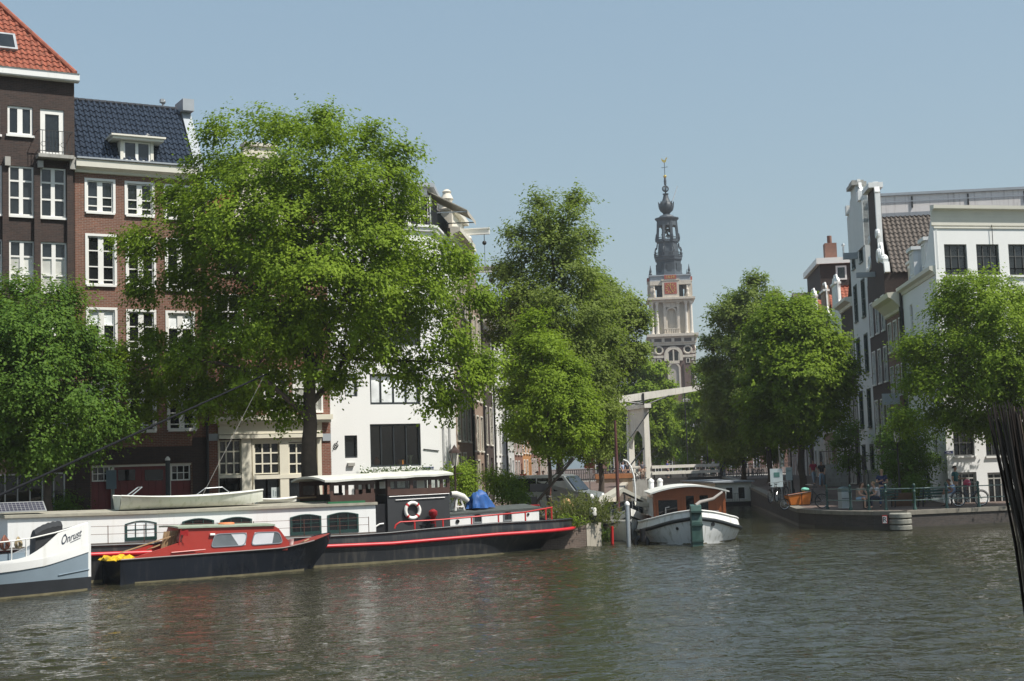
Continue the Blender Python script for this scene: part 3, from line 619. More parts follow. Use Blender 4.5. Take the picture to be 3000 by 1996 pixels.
b = MB(ph.faces[1]['M']); [b.bar((x, .02, ph.Hh-1.2), (x, -1.88, ph.Hh-1.22), .05) for x in (.15, 3.25)]; b.build('awning_arm', STEEL, ph.root)
# street name plate, wall tie, planter under the big window
BLUE = mat('sign_blue', (.012, .025, .12), .4, .05)
def text(name, body, m, parent, M, size, ext=.004, shear=0, sp=1.0, off=0.0):
    c = bpy.data.curves.new(name, 'FONT'); c.body = body; c.size = size; c.extrude = ext; c.align_x = 'CENTER'; c.align_y = 'CENTER'; c.shear = shear; c.space_character = sp; c.offset = off
    o = bpy.data.objects.new('tmp_text', c); COL.objects.link(o); dg = bpy.context.evaluated_depsgraph_get(); me = bpy.data.meshes.new_from_object(o.evaluated_get(dg)); bpy.data.objects.remove(o)
    me.materials.clear(); me.materials.append(m); o = bpy.data.objects.new(name, me); COL.objects.link(o); o.parent = parent; o.matrix_local = M; return o
FLAT = Matrix.Rotation(rad(90), 4, 'X')
def name_plate(h, r, label, face=0, words='GROENBURGWAL'):
    q = h.rect(*r, face=face); M = h.faces[face]['Mw']; P = M @ Vector(((q[0]+q[1])/2, -.02, (q[2]+q[3])/2)); rz = math.atan2(M[1][0], M[0][0])
    t = thing('street_sign', label, 'street sign', P, rz); w_, hh_ = (q[1]-q[0])/2, (q[3]-q[2])/2
    b = MB(); b.box(-w_, w_, -.012, .018, -hh_, hh_); b.build('plate', BLUE, t)
    b = MB()
    for a in ((-w_+.01, w_-.01, hh_-.018, hh_-.01), (-w_+.01, w_-.01, -hh_+.01, -hh_+.018)): b.box(a[0], a[1], -.0145, -.0125, a[2], a[3])
    b.build('border', W_TRIM, t); text('lettering', words, W_TRIM, t, Matrix.Translation((0, -.015, 0)) @ FLAT, .7*hh_*1.2, .002); return t
name_plate(h4, (1240, 1368, 1270, 1382), 'small blue street name plate on the white corner building by the planter')
b = MB(h4.faces[0]['M']); s, z = h4.loc(983, 1306)
b.torus((s, -.04, z), .1, .015, 14, 5); b.bar((s-.12, -.04, z-.16), (s+.1, -.04, z+.2), .03); b.bar((s-.02, -.04, z-.1), (s+.12, -.04, z+.02), .03); b.build('wall_tie', IRON, h4.root)
b = MB(h4.faces[0]['M']); s, z = h4.loc(1027, 1361); b.box(s-.16, s+.16, -.12, -.002, z-.07, z+.07); b.build('wall_lamp', STONE, h4.root)
b = MB(h4.faces[0]['M']); b.bar((h4.loc(1240, 1315)[0], -.03, h4.loc(1240, 1316)[1]), (h4.loc(1285, 1320)[0], -.03, h4.loc(1285, 1321)[1]), .03); b.build('cable', IRON, h4.root)
# ================================================================ houses along the left side of the canal
cx0 = FL.pt(sW1, 0, 0) + Vector((math.cos(rad(84.5)), math.sin(rad(84.5)), 0))*5.6
CF = Fr(cx0.x, cx0.y, 84.6)
specs = [ # length, height, wall material, trim, floors, windows, top, label
 (6.2, 14.2, BR_TAN, CREAM2, 4, 3, 'step', 'tan brick canal house with a cream attic and hoist beam beside the white building'),
 (5.6, 12.2, BR_TAN, CREAM2, 4, 3, 'bell', 'tan brick canal house with a scrolled cream bell gable'),
 (5.2, 10.8, BR_DARK, CREAM2, 3, 2, 'flat', 'dark narrow canal house with a black drainpipe beside the bell gabled one'),
 (7.0, 11.6, W_FACADE, W_TRIM, 4, 3, 'flat', 'white rendered canal house with a grey green door beyond the dark narrow one'),
 (6.0, 10.2, mat('pale_grey_render', (.55, .56, .55), .7, .06), W_TRIM, 3, 3, 'neck', 'pale grey canal house with a white neck gable and window shutters'),
 (6.5, 12.0, BR_RED, W_TRIM, 4, 3, 'flat', 'red brick canal house half hidden by the street trees on the left'),
 (7.5, 12.5, mat('ochre_render', (.42, .2, .07), .8, .1), W_TRIM, 4, 3, 'neck', 'ochre rendered canal house half hidden by the street trees'),
 (9, 13, BR_BROWN, W_TRIM, 4, 4, 'flat', 'wide brown brick canal house near the left end of the drawbridge'),
 (12, 13, BR_TAN, W_TRIM, 4, 5, 'flat', 'wide tan brick corner house beyond the drawbridge on the left'),
]
GST = mat('door_grey_green', (.16, .2, .19), .5, .1)
pos = 0.0
def row_house(F, s0, ln, ht, wm, tm, fl, nw, top, label, depth=9, roofm=None, gm=None, setback=0):
    h = House('canal_house', label, F, s0, s0+ln, Z0, Z0+ht, depth, wm)
    fh = ht/(fl+.35); ws = ln/nw
    for k in range(fl):
        for i in range(nw):
            x = ws*(i+.5); zz = .55+k*fh; wh = fh*(.68 if k else .8); ww = min(.56*ws, 1.1)
            if k == 0 and i == nw-1:
                h.hole((x-.5, x+.5, .1, wh+.4), px=False); b = MB(); b.box(x-.5, x+.5, .1, .16, .1, wh+.4); b.build('door', GST, h.root); continue
            h.win((x-ww/2, x+ww/2, zz, zz+wh), px=False, cols=(.5,), rows=(.5,), fm=tm, gm=gm or G_DARK, cas=.07, fw=.06, mw=.045, rec=.1)
    h.finish()
    if top in ('flat', 'step'): h.part('cornice', tm, lambda b: moulding(b, -.02, ln+.02, ht-.3, [(0, 0), (.1, .03), (.14, .25), (.45, .38), (.5, .4), (.52, .6), (0, .64)]))
    if top in ('bell', 'neck'):
        c = ln/2; w2 = 1.0; g = 2.6
        pts = [(0, ht), (ln, ht), (ln-.2, ht+.35), (c+w2+.75, ht+.55), (c+w2+.15, ht+1.2), (c+w2, ht+g-.4), (c+w2, ht+g), (c+.5, ht+g+.45), (c-.5, ht+g+.45), (c-w2, ht+g), (c-w2, ht+g-.4), (c-w2-.15, ht+1.2), (c-w2-.75, ht+.55), (.2, ht+.35)]
        h.part('gable', wm, lambda b: b.prism(pts, 0, .35))
        def f(b):
            for p, q in zip(pts[1:], pts[2:]+pts[:1]): b.bar((p[0], .16, p[1]+.04), (q[0], .16, q[1]+.04), .42, .1, up=(0, 1, 0))
            b.box(c-w2-.12, c+w2+.12, -.1, .4, ht+g-.08, ht+g+.08); b.ball((c, .15, ht+g+.56), .14, 8, 6)
        h.part('gable_coping', tm, f)
    if roofm is not False:
        rp = ht+2.4; Ls = math.hypot(ln/2, 2.4)
        for sd in (0, 1): tiles('roof', roofm or TILE_G, h.root, (0 if sd == 0 else ln, .4, ht-.05), (0, 1, 0), (ln/2 if sd == 0 else -ln/2, 0, 2.4), [(0, 0), (depth-.5, 0), (depth-.5, Ls), (0, Ls)], .3, .4)
    return h
canal = []
for i, (ln, ht, wm, tm, fl, nw, top, lab) in enumerate(specs):
    h = row_house(CF, pos, ln, ht, wm, tm, fl, nw, top, lab, roofm=(TILE_O if i in (4, 6) else None)); canal.append(h)
    if i < 4:
        def f(b): b.tube([(ln-.08, -.1, 0), (ln-.08, -.1, ht-.2)], .06, 6)
        h.part('drainpipe', IRON, f)
    pos += ln+.01
h = canal[0]
def hoist(h, x, z, L_=1.5, m=W_TRIM):
    o = h.part('hoist_beam', m, lambda b: [b.box(x-.11, x+.11, -L_, .1, z-.14, z+.14), b.box(x-.16, x+.16, -L_-.02, .0, z+.141, z+.2)])
    b = MB(); b.tube([(x, -L_+.3, z-.15), (x, -L_+.3, z-.5)], .02, 5); b.ball((x, -L_+.3, z-.6), .12, 8, 6); b.tube([(x, -L_+.3, z-.7), (x, -L_+.3, z-2.2)], .012, 5); b.build('pulley', IRON, o)
hoist(h, 4.6, h.Hh+.75)
# scrolled stone finials and attic box on that first house
def f(b):
    b.box(.5, 5.6, 0, .5, h.Hh+.34, h.Hh+1.3); b.box(.3, 5.8, -.25, .6, h.Hh+1.3, h.Hh+1.55)
h.part('attic', CREAM2, f)
def f(b):
    b.box(.22, .74, -.08, .45, h.Hh+.3, h.Hh+1.25); b.lathe([(.38, 0), (.42, .1), (.3, .16), (.26, .5), (.34, .62), (.2, .9), (.24, 1.0), (.1, 1.12)], 10, (.48, .18, h.Hh+1.2))
h.part('finial', PALE_STONE, f, smooth=40)
b = MB(); b.box(-2, 3.2, 2.2, 5, h.Hh+.5, h.Hh+2.6); b.box(-2.2, 3.4, 2, 5.2, h.Hh+2.6, h.Hh+2.75); b.build('stair_tower', LEAD, h.root)
for hh_ in canal[1:2]: hoist(hh_, hh_.W/2, hh_.Hh+1.3, 1.3)
# ================================================================ right bank
FR = Fr(20.35, 68.0, 13.5)
CANR = rad(85)
hw_ = House('white_house', 'white corner house with a broad cove cornice above the right quay', FR, 0, 9.5, Z0, FR.loc(2742, 662)[1], 9.0, W_FACADE, backang=85-13.5)
W3 = dict(fm=mat('grey_window_frame', (.10, .10, .095), .5, .1), cols=(.33, .67), fw=.06, mw=.035, rec=.14, smat=W_TRIM)
for u in range(2768, 3340, 94):
    k = (u-2768)/94; j = (66 if u < 2900 else 67)
    hw_.win((u, 716, u+j, 807), rows=(.62,), gm=G_SKY, **W3)
    hw_.win((u+4, 858, u+j+4, 975), rows=(.6,), gm=G_DARK, **W3)
    hw_.win((u+14, 1040, u+j+12, 1160), rows=(.6,), gm=G_DARK, **W3)
    hw_.win((u+25, 1240, u+j+20, 1336), rows=(.4, .72), gm=G_DARK, **W3)
    hw_.win((u+34, 1384, u+j+30, 1500), rows=(.85,), gm=G_DARK, fm=STONE, cols=(.35, .68), fw=.1, mw=.06, rec=.14, sill=False)
lw = hw_.faces[3]['w']   # left side, seen along the canal
for r in ((2641, 905, 2649, 985), (2667, 892, 2675, 985), (2646, 1052, 2654, 1140), (2671, 1052, 2679, 1142), (2650, 1250, 2657, 1330), (2735, 1285, 2746, 1330)):
    hw_.win(r, face=3, cols=(), rows=(.5,), fm=W_TRIM, gm=G_DARK, fw=.05, rec=.1, sill=True)
hw_.win((2714, 1388, 2726, 1470), face=3, cols=(), rows=(.75,), fm=DKGREEN, gm=G_DARK, fw=.1, rec=.1, sill=False)
# roof line along the side is lower than the false front
zs = hw_.loc(2716, 803, face=3)[1]
Hfull = hw_.Hh; hw_.Hh = zs
hw_.faces[0]['holes'], keep = [t for t in hw_.faces[0]['holes'] if t[3] < zs], hw_.faces[0]['holes']
hw_.faces[0]['holes'] = [(a, b_, c, min(d, zs), e) for a, b_, c, d, e in keep if c < zs]
hw_.finish()
up = [t for t in keep if t[3] > zs]
b = MB(); xs = sorted({0, hw_.W, *[q for t in up for q in t[:2]]}); zl = sorted({zs, Hfull, *[q for t in up for q in t[2:4] if q > zs]})
for i in range(len(xs)-1):
    for j in range(len(zl)-1):
        cx = (xs[i]+xs[i+1])/2; cz = (zl[j]+zl[j+1])/2
        if any(t[0] < cx < t[1] and t[2] < cz < t[3] for t in up): continue
        b.quad((xs[i], 0, zl[j]), (xs[i+1], 0, zl[j]), (xs[i+1], 0, zl[j+1]), (xs[i], 0, zl[j+1]))
for x0, x1, y0, y1, rc in up:
    y0 = max(y0, zs); b.quad((x0, 0, y0), (x0, 0, y1), (x0, .2, y1), (x0, .2, y0)); b.quad((x1, 0, y0), (x1, .2, y0), (x1, .2, y1), (x1, 0, y1)); b.quad((x0, 0, y1), (x1, 0, y1), (x1, .2, y1), (x0, .2, y1))
q_ = rad(71.5); b.add([(0, 0, zs), (0, 0, Hfull), (.35*math.cos(q_), .35*math.sin(q_), Hfull), (.35*math.cos(q_), .35*math.sin(q_), zs)], [(0, 1, 2, 3)])
b.add([(.1, .35, zs), (hw_.W, .35, zs), (hw_.W, .35, Hfull), (.1, .35, Hfull)], [(0, 1, 2, 3)])
b.build('upper_front', W_FACADE, hw_.root, fix=False)
zc = hw_.loc(2770, 601, dep=-.3)[1]; hc = zc-Hfull
cov = [(0, -.02), (.04, 0), (.06, .02)]+[(.06+.20*(1-math.cos(k/6*math.pi/2)), .02+(hc-.22)*math.sin(k/6*math.pi/2)) for k in range(1, 7)]+[(.30, hc-.2), (.34, hc-.16), (.36, hc), (0, hc+.02)]
def f(b):
    moulding(b, -.12, hw_.W, Hfull, cov)
hw_.part('cornice', CREAM2, f)
def f(b): b.prism([(lw-.02, zs), (lw-.02, Hfull+hc-.12), (lw-.35, Hfull+hc-.35), (lw-.7, Hfull+.1), (lw-1.3, zs+1.6), (lw-2.1, zs+.75), (lw-2.6, zs+.4), (lw-2.6, zs)], -.012, .16)
hw_.part('side_wing', W_FACADE, f, face=3)
hw_.part('frieze_line', CREAM2, lambda b: b.box(0, hw_.W, -.05, -.002, Hfull-.12, Hfull-.05))
# mansard behind, lead clad, with dormers to the canal side
f3 = hw_.faces[3]; Hs = zs
def f(b):
    b.prism([(0.02, Hs), (.7, Hs+1.6), (1.6, Hs+2.5), (4, Hs+2.9), (4, Hs)], .4, lw-.3, 'x') if False else None
    pr = [(0.0, Hs), (.35, Hs+.5), (.8, Hs+1.9), (1.7, Hs+2.5), (4, Hs+2.7), (4, Hs)]
    k = len(pr); vs = [(.2, y, z) for y, z in pr]+[(lw-.4-.335*y, y, z) for y, z in pr]
    b.add(vs, [(i, i+1, i+1+k, i+k) for i in range(k-1)]+[tuple(range(k)), tuple(reversed(range(k, 2*k)))])
hw_.part('mansard_roof', LEAD, f, face=3)
for x in (2.6, 5.8):
    d = hw_.part('dormer', W_WHITE, lambda b: [b.box(x-.55, x+.55, .12, 1.5, Hs+.35, Hs+1.75), b.box(x-.7, x+.7, -.02, 1.6, Hs+1.75, Hs+1.92)], face=3)
    window(hw_.root, f3['M'] @ Matrix.Translation((0, .1, 0)), x-.42, x+.42, Hs+.5, Hs+1.65, fm=W_TRIM, gm=G_DARK, cols=(.5,), rows=(), rec=.02, sill=False, name='dormer_window')
hw_.part('side_cornice', CREAM2, lambda b: moulding(b, -.1, lw-.05, Hs-.3, [(0, 0), (.06, .02), (.1, .15), (.28, .25), (.3, .42), (0, .46)]), face=3)
hw_.part('side_downpipe', IRON, lambda b: b.tube([(.12, -.1, 0), (.12, -.1, Hs)], .07, 6), face=3)
def f(b): s, z = hw_.loc(2902, 660); b.tube([(s, -.1, z), (s, -.1, z-1.4)], .018, 5)
hw_.part('flagpole_stub', IRON, f)
name_plate(hw_, (2767, 1321, 2791, 1331), 'small blue street name plate on the right white corner house', words='AMSTEL')
b = MB(f3['M']); s, z = hw_.loc(2755, 1347, face=3); b.box(s-.15, s+.15, -.1, -.002, z-.16, z+.16); b.build('letter_box', IRON, hw_.root)
# ---- houses along the right side of the canal (facing the water, seen edge on)
back = hw_.fr.pt(0, 0, 0)+Vector((math.cos(CANR), math.sin(CANR), 0))*9.0
ends = [back]
def rowR(idx, ln): 
    a = ends[-1]; c = a+Vector((math.cos(CANR), math.sin(CANR), 0))*ln; ends.append(c + Vector((math.cos(CANR), math.sin(CANR), 0))*.01)
    return Fr(c.x, c.y, 85-180)
GREY_R = mat('grey_green_render', (.60, .62, .60), .7, .08, .8)
PINKW = mat('whitewashed_brick', (.74, .70, .68), .85, .07, .6, .15, dirt=(.42, .38, .37))
def canal_front(h, wins_per, floors, fm=W_TRIM, fh0=.7, gm=G_DARK, ww=.95, thick=.1, tall=.72):
    w_ = h.W; fh = h.Hh/(floors+.3)
    for k in range(floors):
        for i in range(wins_per):
            x = w_*(i+.5)/wins_per; z = .5+k*fh
            h.win((x-ww/2, x+ww/2, z+.2, z+fh*tall), px=False, cols=(.5,), rows=(.5,), fm=fm, gm=gm, cas=.08, fw=.06, mw=.05, rec=.1)
# R1 brown brick with big cream cornice
F1 = rowR(0, 5.2); h = House('canal_house', 'brown brick canal house with a deep cream cornice beside the right white house', F1, 0, 5.2, Z0, 11.5, 8, BR_BROWN)
canal_front(h, 3, 4); h.finish(); R1 = h
h.part('cornice', CREAM, lambda b: moulding(b, -.02, h.W+.02, h.Hh-.6, [(0, 0), (.1, .05), (.15, .2), (.5, .6), (.75, .75), (.8, 1.0), (0, 1.05)]))
h.part('drainpipe', IRON, lambda b: b.tube([(h.W-.1, -.12, 0), (h.W-.1, -.12, h.Hh)], .07, 6))
h.part('roof_box', PALE_STONE, lambda b: [b.box(.8, 2.4, 1.2, 3.5, h.Hh-.3, h.Hh+2.4), b.box(3.0, 4.4, .9, 3.2, h.Hh-.3, h.Hh+1.9)])
h.part('roof_box_coping', W_TRIM, lambda b: [b.box(.7, 2.5, 1.1, 3.6, h.Hh+2.41, h.Hh+2.55), b.box(2.9, 4.5, .8, 3.3, h.Hh+1.91, h.Hh+2.05)])
# R2 dark brick, white neck gable, big tiled roof facing us
F2 = rowR(1, 6.2); h = House('canal_house', 'dark brick canal house with a tall white neck gable and brown tiled roof', F2, 0, 6.2, Z0, 13.6, 11, BR_DARK); R2 = h
canal_front(h, 3, 4); h.finish()
c = h.W/2; g = 6.0; ht = h.Hh; pk = h.loc(2560, 580)[1]
pk = ht+5.6
pts = [(0.1, ht), (h.W-.1, ht), (h.W-.25, ht+.6), (c+1.5, ht+.9), (c+1.15, ht+2), (c+1.1, pk-.6), (c+.9, pk-.1), (c-.9, pk-.1), (c-1.1, pk-.6), (c-1.15, ht+2), (c-1.5, ht+.9), (.25, ht+.6)]
h.part('gable', BR_DARK, lambda b: b.prism(pts, 0, .4))
def f(b):
    for p, q in zip(pts[1:], pts[2:]+pts[:1]): b.bar((p[0], .18, p[1]), (q[0], .18, q[1]), .6, .3, up=(0, 1, 0))
    b.box(c-1.25, c+1.25, -.3, .55, pk-.2, pk+.1)
    for s_ in (-1, 1):
        b.torus((c+s_*1.55, .05, ht+1.25), .32, .15, 14, 6); b.ball((c+s_*2.5, .15, ht+.95), .25, 8, 6); b.torus((c+s_*1.3, .05, ht+2.6), .2, .12, 12, 6)
h.part('gable_trim', W_WHITE, f)
zr = ht+3.65; Ls = math.hypot(c, zr-ht+.0)
t1 = tiles('roof', TILE_G, h.root, (h.W, .5, ht), (0, 1, 0), (-c, 0, zr-ht), [(0, 0), (10.3, 0), (10.3, Ls), (0, Ls)], .27, .38, .05, .05)
tiles('roof', TILE_G, h.root, (0, .5, ht), (0, 1, 0), (c, 0, zr-ht), [(0, 0), (10.3, 0), (10.3, Ls), (0, Ls)], .27, .38, .05, .05)
b = MB(); b.bar((h.W-.02, .2, ht+.1), (c, .2, zr), .1, .1); b.build('verge', W_TRIM, t1)
h.part('hoist_beam', LEAD, lambda b: b.box(c-.12, c+.12, -1.1, .1, ht+.2, ht+.5))
# R3 tall pale house, whose long whitewashed side wall rises over the tiled roof
F3 = rowR(2, 6.5); h = House('canal_house', 'tall pale canal house whose long whitewashed side wall rises over the tiled roof', F3, 0, 6.5, Z0, 19.2, 26, GREY_R); R3h = h
canal_front(h, 2, 5, fm=DKGREEN, ww=1.3)
h.finish(); ht = h.Hh
h.part('side_wall', PINKW, lambda b: b.box(h.W+.003, h.W+.06, .6, 26, 4, ht))
def f(b):
    b.box(h.W-.1, h.W+.2, .6, 26.1, ht, ht+.16); b.bar((h.W+.25, .6, ht-.42), (h.W+.25, 26, ht-.34), .05)
h.part('coping', LEAD, f)
for i in range(7): y = 3+i*3.4; h.part('wall_anchor', IRON, lambda b: b.bar((h.W+.1, y, ht-.1), (h.W+.1, y, ht-1.5 if i % 2 else ht-.8), .08))
def f(b):
    b.tube([(h.W+.2, 12.3, ht-3.5), (h.W+.2, 12.3, ht-.1)], .26, 8); b.tube([(h.W+.2, 12.9, ht-3.5), (h.W+.2, 12.9, ht+.02)], .1, 8)
h.part('flue_pipe', LEAD, f)
b = MB(); b.tube([(h.W-.3, 14, ht+.1), (h.W-.3, 14, ht+1.6)], .07, 6); b.ball((h.W-.3, 14, ht+1.9), .18, 8, 6); b.tube([(h.W-.3, 14, ht), (h.W-.3, 14, ht+.5)], .16, 8); b.build('vent_pipe', STEEL, h.root)
c = h.W/2
pts = [(0, ht-3), (h.W, ht-3), (h.W, ht-.2), (c+2.0, ht+.1), (c+1.6, ht+.5), (c+1.1, ht+.8), (c+1.0, ht+1.2), (c-1.0, ht+1.2), (c-1.1, ht+.8), (c-1.6, ht+.5), (c-2.0, ht+.1), (0, ht-.2)]
h.part('gable', GREY_R, lambda b: b.prism(pts, -.05, .5))
def f(b):
    for p, q in zip(pts[2:-1], pts[3:]): b.bar((p[0], .2, p[1]+.03), (q[0], .2, q[1]+.03), .75, .2, up=(0, 1, 0))
    for s_ in (-1, 1): b.torus((c+s_*1.75, .1, ht+.5), .2, .12, 14, 6); b.box(c+s_*2.6-.3, c+s_*2.6+.3, -.2, .6, ht-.1, ht+.5)
h.part('gable_trim', W_WHITE, f)
h.part('gable_cap', STONE, lambda b: [b.box(c-1.15, c+1.15, -.3, .65, ht+1.2, ht+1.42), b.box(c-.7, c+.7, -.2, .55, ht+1.42, ht+1.6)])
h.part('hoist_beam', LEAD, lambda b: b.box(c-.15, c+.15, -.9, .1, ht-3.4, ht-3.0))
# R4.. further houses
specsR = [(5.5, 12.6, BR_DARK, CREAM2, 3, 3, 'flat', 'dark brick canal house with a white cornice just beyond the tall pale one'),
          (6.0, 12.2, W_FACADE, W_TRIM, 4, 3, 'neck', 'pale canal house with a scrolled grey gable and orange roof tiles'),
          (6.5, 12.4, BR_TAN, W_TRIM, 3, 3, 'neck', 'tan brick canal house with a white edged gable behind the trees on the right'),
          (7.5, 12.8, W_FACADE, W_TRIM, 4, 3, 'neck', 'white canal house with orange tiles standing well back among the trees on the right'),
          (10, 14.4, BR_DARK, W_TRIM, 4, 4, 'flat', 'wide dark brick canal house with a brick penthouse and chimney on its roof'),
          (9, 15.4, BR_RED, W_TRIM, 4, 4, 'step', 'wide red brick house beyond the drawbridge on the right')]
for i, (ln, ht, wm, tm, fl, nw, top, lab) in enumerate(specsR):
    Fk = rowR(3+i, ln); h = row_house(Fk, 0, ln, ht, wm, tm, fl, nw, top, lab, roofm=(TILE_O if i in (1, 2, 3) else TILE_G))
    if i == 4:
        p_ = h.part('penthouse', BR_DARK, lambda b: b.box(.4, ln-.2, 1.3, 7, ht, ht+4.2)); h.part('penthouse_cornice', W_TRIM, lambda b: b.box(.1, ln+.1, 1.0, 7.3, ht+4.2, ht+4.7), parent=p_)
        def f(b): b.box(7.2, 8.3, 2, 3, ht+4.7, ht+6.2); b.tube([(7.7, 2.5, ht+6.2), (7.7, 2.5, ht+6.9)], .2, 8)
        h.part('chimney', BR_RED, f)
        b = MB(); b.tube([(4.5, 4.1, ht+4.7), (4.5, 4.1, ht+6.4)], .08, 6); b.ball((4.5, 4.1, ht+6.5), .16, 8, 6); b.build('vent_pipe', STEEL, h.root)
        b = MB(); b.box(ln-.196, ln-.14, 2.6, 3.5, ht+2.8, ht+4.0); q = b.build('small_window', W_TRIM, h.root); b = MB(); b.box(ln-.138, ln-.13, 2.75, 3.35, ht+2.95, ht+3.85); b.build('pane', G_SKY, q)
# ---- row of brick houses closing the far end of the canal
FE = Fr(14, 264, -3); x = 0
for i, (ln, ht, wm) in enumerate([(9, 13, BR_BROWN), (8, 12, BR_DARK), (9.5, 13.5, BR_BLACK), (9, 12.5, BR_BROWN), (10, 13, BR_DARK)]):
    row_house(FE, x, ln, ht, wm, W_TRIM, 3, 4, 'flat', ['far brown brick house at the canal end, first from the left', 'far dark brick house at the canal end, left of the church tower', 'far blackened house at the canal end, below the church tower', 'far brown brick house at the canal end, right of the church tower', 'far dark brick house at the canal end, last on the right'][i], roofm=None); x += ln+.01
# ================================================================ church tower
TY = 305.0
def tz(v): return at_y(1967, v, TY).z
ctr = at_y(1970, 1000, TY)
T = thing('church_tower', 'tall brick and stone church tower with a clock and a dark open lantern spire', 'church tower', (ctr.x-.1, TY, 0), rad(-4))
SL = mat('slate_blue_lead', (.055, .07, .085), .55, .25, 1.2); SLD = mat('slate_dark_lead', (.032, .042, .052), .55, .25, 1.2)
TBR = brick('tower_brick', (.17, .085, .065), (.13, .07, .058), (.2, .17, .15), 2.0); GOLD = mat('gilding', (.8, .55, .15), .3, .1, metal=1)
TST = mat('tower_sandstone', (.60, .54, .45), .8, .12, .8, .1, dirt=(.36, .32, .28))
def tp(name, m, fn, parent=None, smooth=None): b = MB(); fn(b); return b.build(name, m, parent or T, smooth)
def sq(b, hw, z0, z1, hw2=None):
    h2_ = hw2 or hw; b.add([(-hw, -hw, z0), (hw, -hw, z0), (hw, hw, z0), (-hw, hw, z0), (-h2_, -h2_, z1), (h2_, -h2_, z1), (h2_, h2_, z1), (-h2_, h2_, z1)],
                           [(0, 3, 2, 1), (4, 5, 6, 7), (0, 1, 5, 4), (1, 2, 6, 5), (2, 3, 7, 6), (3, 0, 4, 7)])
def four(b, fn):
    """repeat on the four sides"""
    for k in range(4):
        q = MB(Matrix.Rotation(k*math.pi/2, 4, 'Z')); fn(q); b.add(q.v, q.f)
HB = 4.55
zA, zB, zC, zD, zE, zF = tz(1400), tz(1017), tz(984), tz(879), tz(828), tz(806)
tp('brick_shaft', TBR, lambda b: sq(b, HB, -1, zB-.4))
# quoins
for sx in (-1, 1):
    for sy in (-1, 1):
        def f(b):
            z = 1.0
            while z < zB-1.2:
                w_ = .55 if int(z/.75) % 2 else .85; b.box(sx*HB-(w_ if sx > 0 else .05), sx*HB+(.05 if sx > 0 else w_), sy*HB-(w_ if sy > 0 else .05), sy*HB+(.05 if sy > 0 else w_), z, z+.5)
                z += .75
        tp('corner_quoins', TST, f)
def arch(b, cx, z0, zs, r0, r1, y0, y1, n=12):
    P = [(cx-r1, z0)]+[(cx-r1*math.cos(math.pi*i/n), zs+r1*math.sin(math.pi*i/n)) for i in range(n+1)]+[(cx+r1, z0)]
    Q = [(cx-r0, z0)]+[(cx-r0*math.cos(math.pi*i/n), zs+r0*math.sin(math.pi*i/n)) for i in range(n+1)]+[(cx+r0, z0)]
    k = len(P); vs = [(x, y0, z) for x, z in P]+[(x, y0, z) for x, z in Q]+[(x, y1, z) for x, z in P]+[(x, y1, z) for x, z in Q]
    b.add(vs, [(i, i+1, k+i+1, k+i) for i in range(k-1)]+[(2*k+i, i, i+1, 2*k+i+1)[::-1] for i in range(k-1)]+[(k+i, k+i+1, 3*k+i+1, 3*k+i) for i in range(k-1)]+[(0, k, 3*k, 2*k), (k-1, 2*k-1, 4*k-1, 3*k-1)])
def afill(b, cx, z0, zs, r, y0, n=12):
    P = [(cx-r, z0)]+[(cx-r*math.cos(math.pi*i/n), zs+r*math.sin(math.pi*i/n)) for i in range(n+1)]+[(cx+r, z0)]; b.add([(x, y0, z) for x, z in P], [tuple(range(len(P)))])
y = -HB
def f(b):
    def side(q):
        arch(q, 0, tz(1062), tz(1046), 1.25, 1.95, y-.25, y+.1); q.box(-1.2, 1.2, y-.3, y+.1, tz(1070), tz(1062))
        q.box(-.14, .14, y-.22, y, tz(1062), tz(1030)); q.box(-1.25, -1.0, y-.2, y, tz(1062), tz(1040)); q.box(1.0, 1.25, y-.2, y, tz(1062), tz(1040))
        arch(q, 0, tz(1145), tz(1085), 1.0, 1.35, y-.25, y+.1)
        for s_ in (-1, 1):
            q.torus((s_*3.0, y-.05, tz(1031)), .78, .2, 22, 6); q.box(s_*3.0-1.15, s_*3.0+1.15, y-.18, y+.1, tz(1053), tz(1046)); q.box(s_*3.0-.42, s_*3.0+.42, y-.12, y+.1, tz(1069), tz(1055))
    four(b, side)
tp('window_surrounds', TST, f)
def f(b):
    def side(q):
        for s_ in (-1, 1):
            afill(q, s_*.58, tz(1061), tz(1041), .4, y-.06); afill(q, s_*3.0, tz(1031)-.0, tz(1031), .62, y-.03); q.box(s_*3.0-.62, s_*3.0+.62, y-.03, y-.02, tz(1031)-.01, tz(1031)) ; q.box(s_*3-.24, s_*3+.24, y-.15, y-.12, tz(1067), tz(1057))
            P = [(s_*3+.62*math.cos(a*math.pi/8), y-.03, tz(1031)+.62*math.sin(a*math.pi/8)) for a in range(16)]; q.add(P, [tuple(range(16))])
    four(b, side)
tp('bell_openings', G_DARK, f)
def f(b):
    def side(q): afill(q, 0, tz(1145), tz(1085), 1.0, y-.02)
    four(b, side)
tp('niche', mat('pale_niche', (.42, .38, .33), .8, .1), f)
def f(b):
    def side(q):
        for x in (-2.55, 2.0, 4.0): q.box(x-.12, x+.12, y-.18, y+.1, 1, tz(1072))
    four(b, side)
tp('buttress_strips', BR_DARK, f)
# bracket frieze and the two big cornices
def f(b): sq(b, HB+.15, tz(1017), tz(1010)); sq(b, HB+.35, tz(1010), tz(1007)); sq(b, HB+.25, tz(997), tz(994)); sq(b, 5.4, zC-.55, zC); sq(b, 5.0, zC-.8, zC-.55)
tp('main_cornice', TST, f)
tp('frieze', mat('frieze_dark_stone', (.12, .10, .09), .8, .2), lambda b: sq(b, HB+.1, tz(1007), tz(997)))
def f(b):
    def side(q):
        for x in (-4.2, -2.05, 0, 2.05, 4.2): q.box(x-.3, x+.3, -HB-.45, -HB-.1, tz(1007), tz(996))
    four(b, side)
tp('brackets', TST, f)
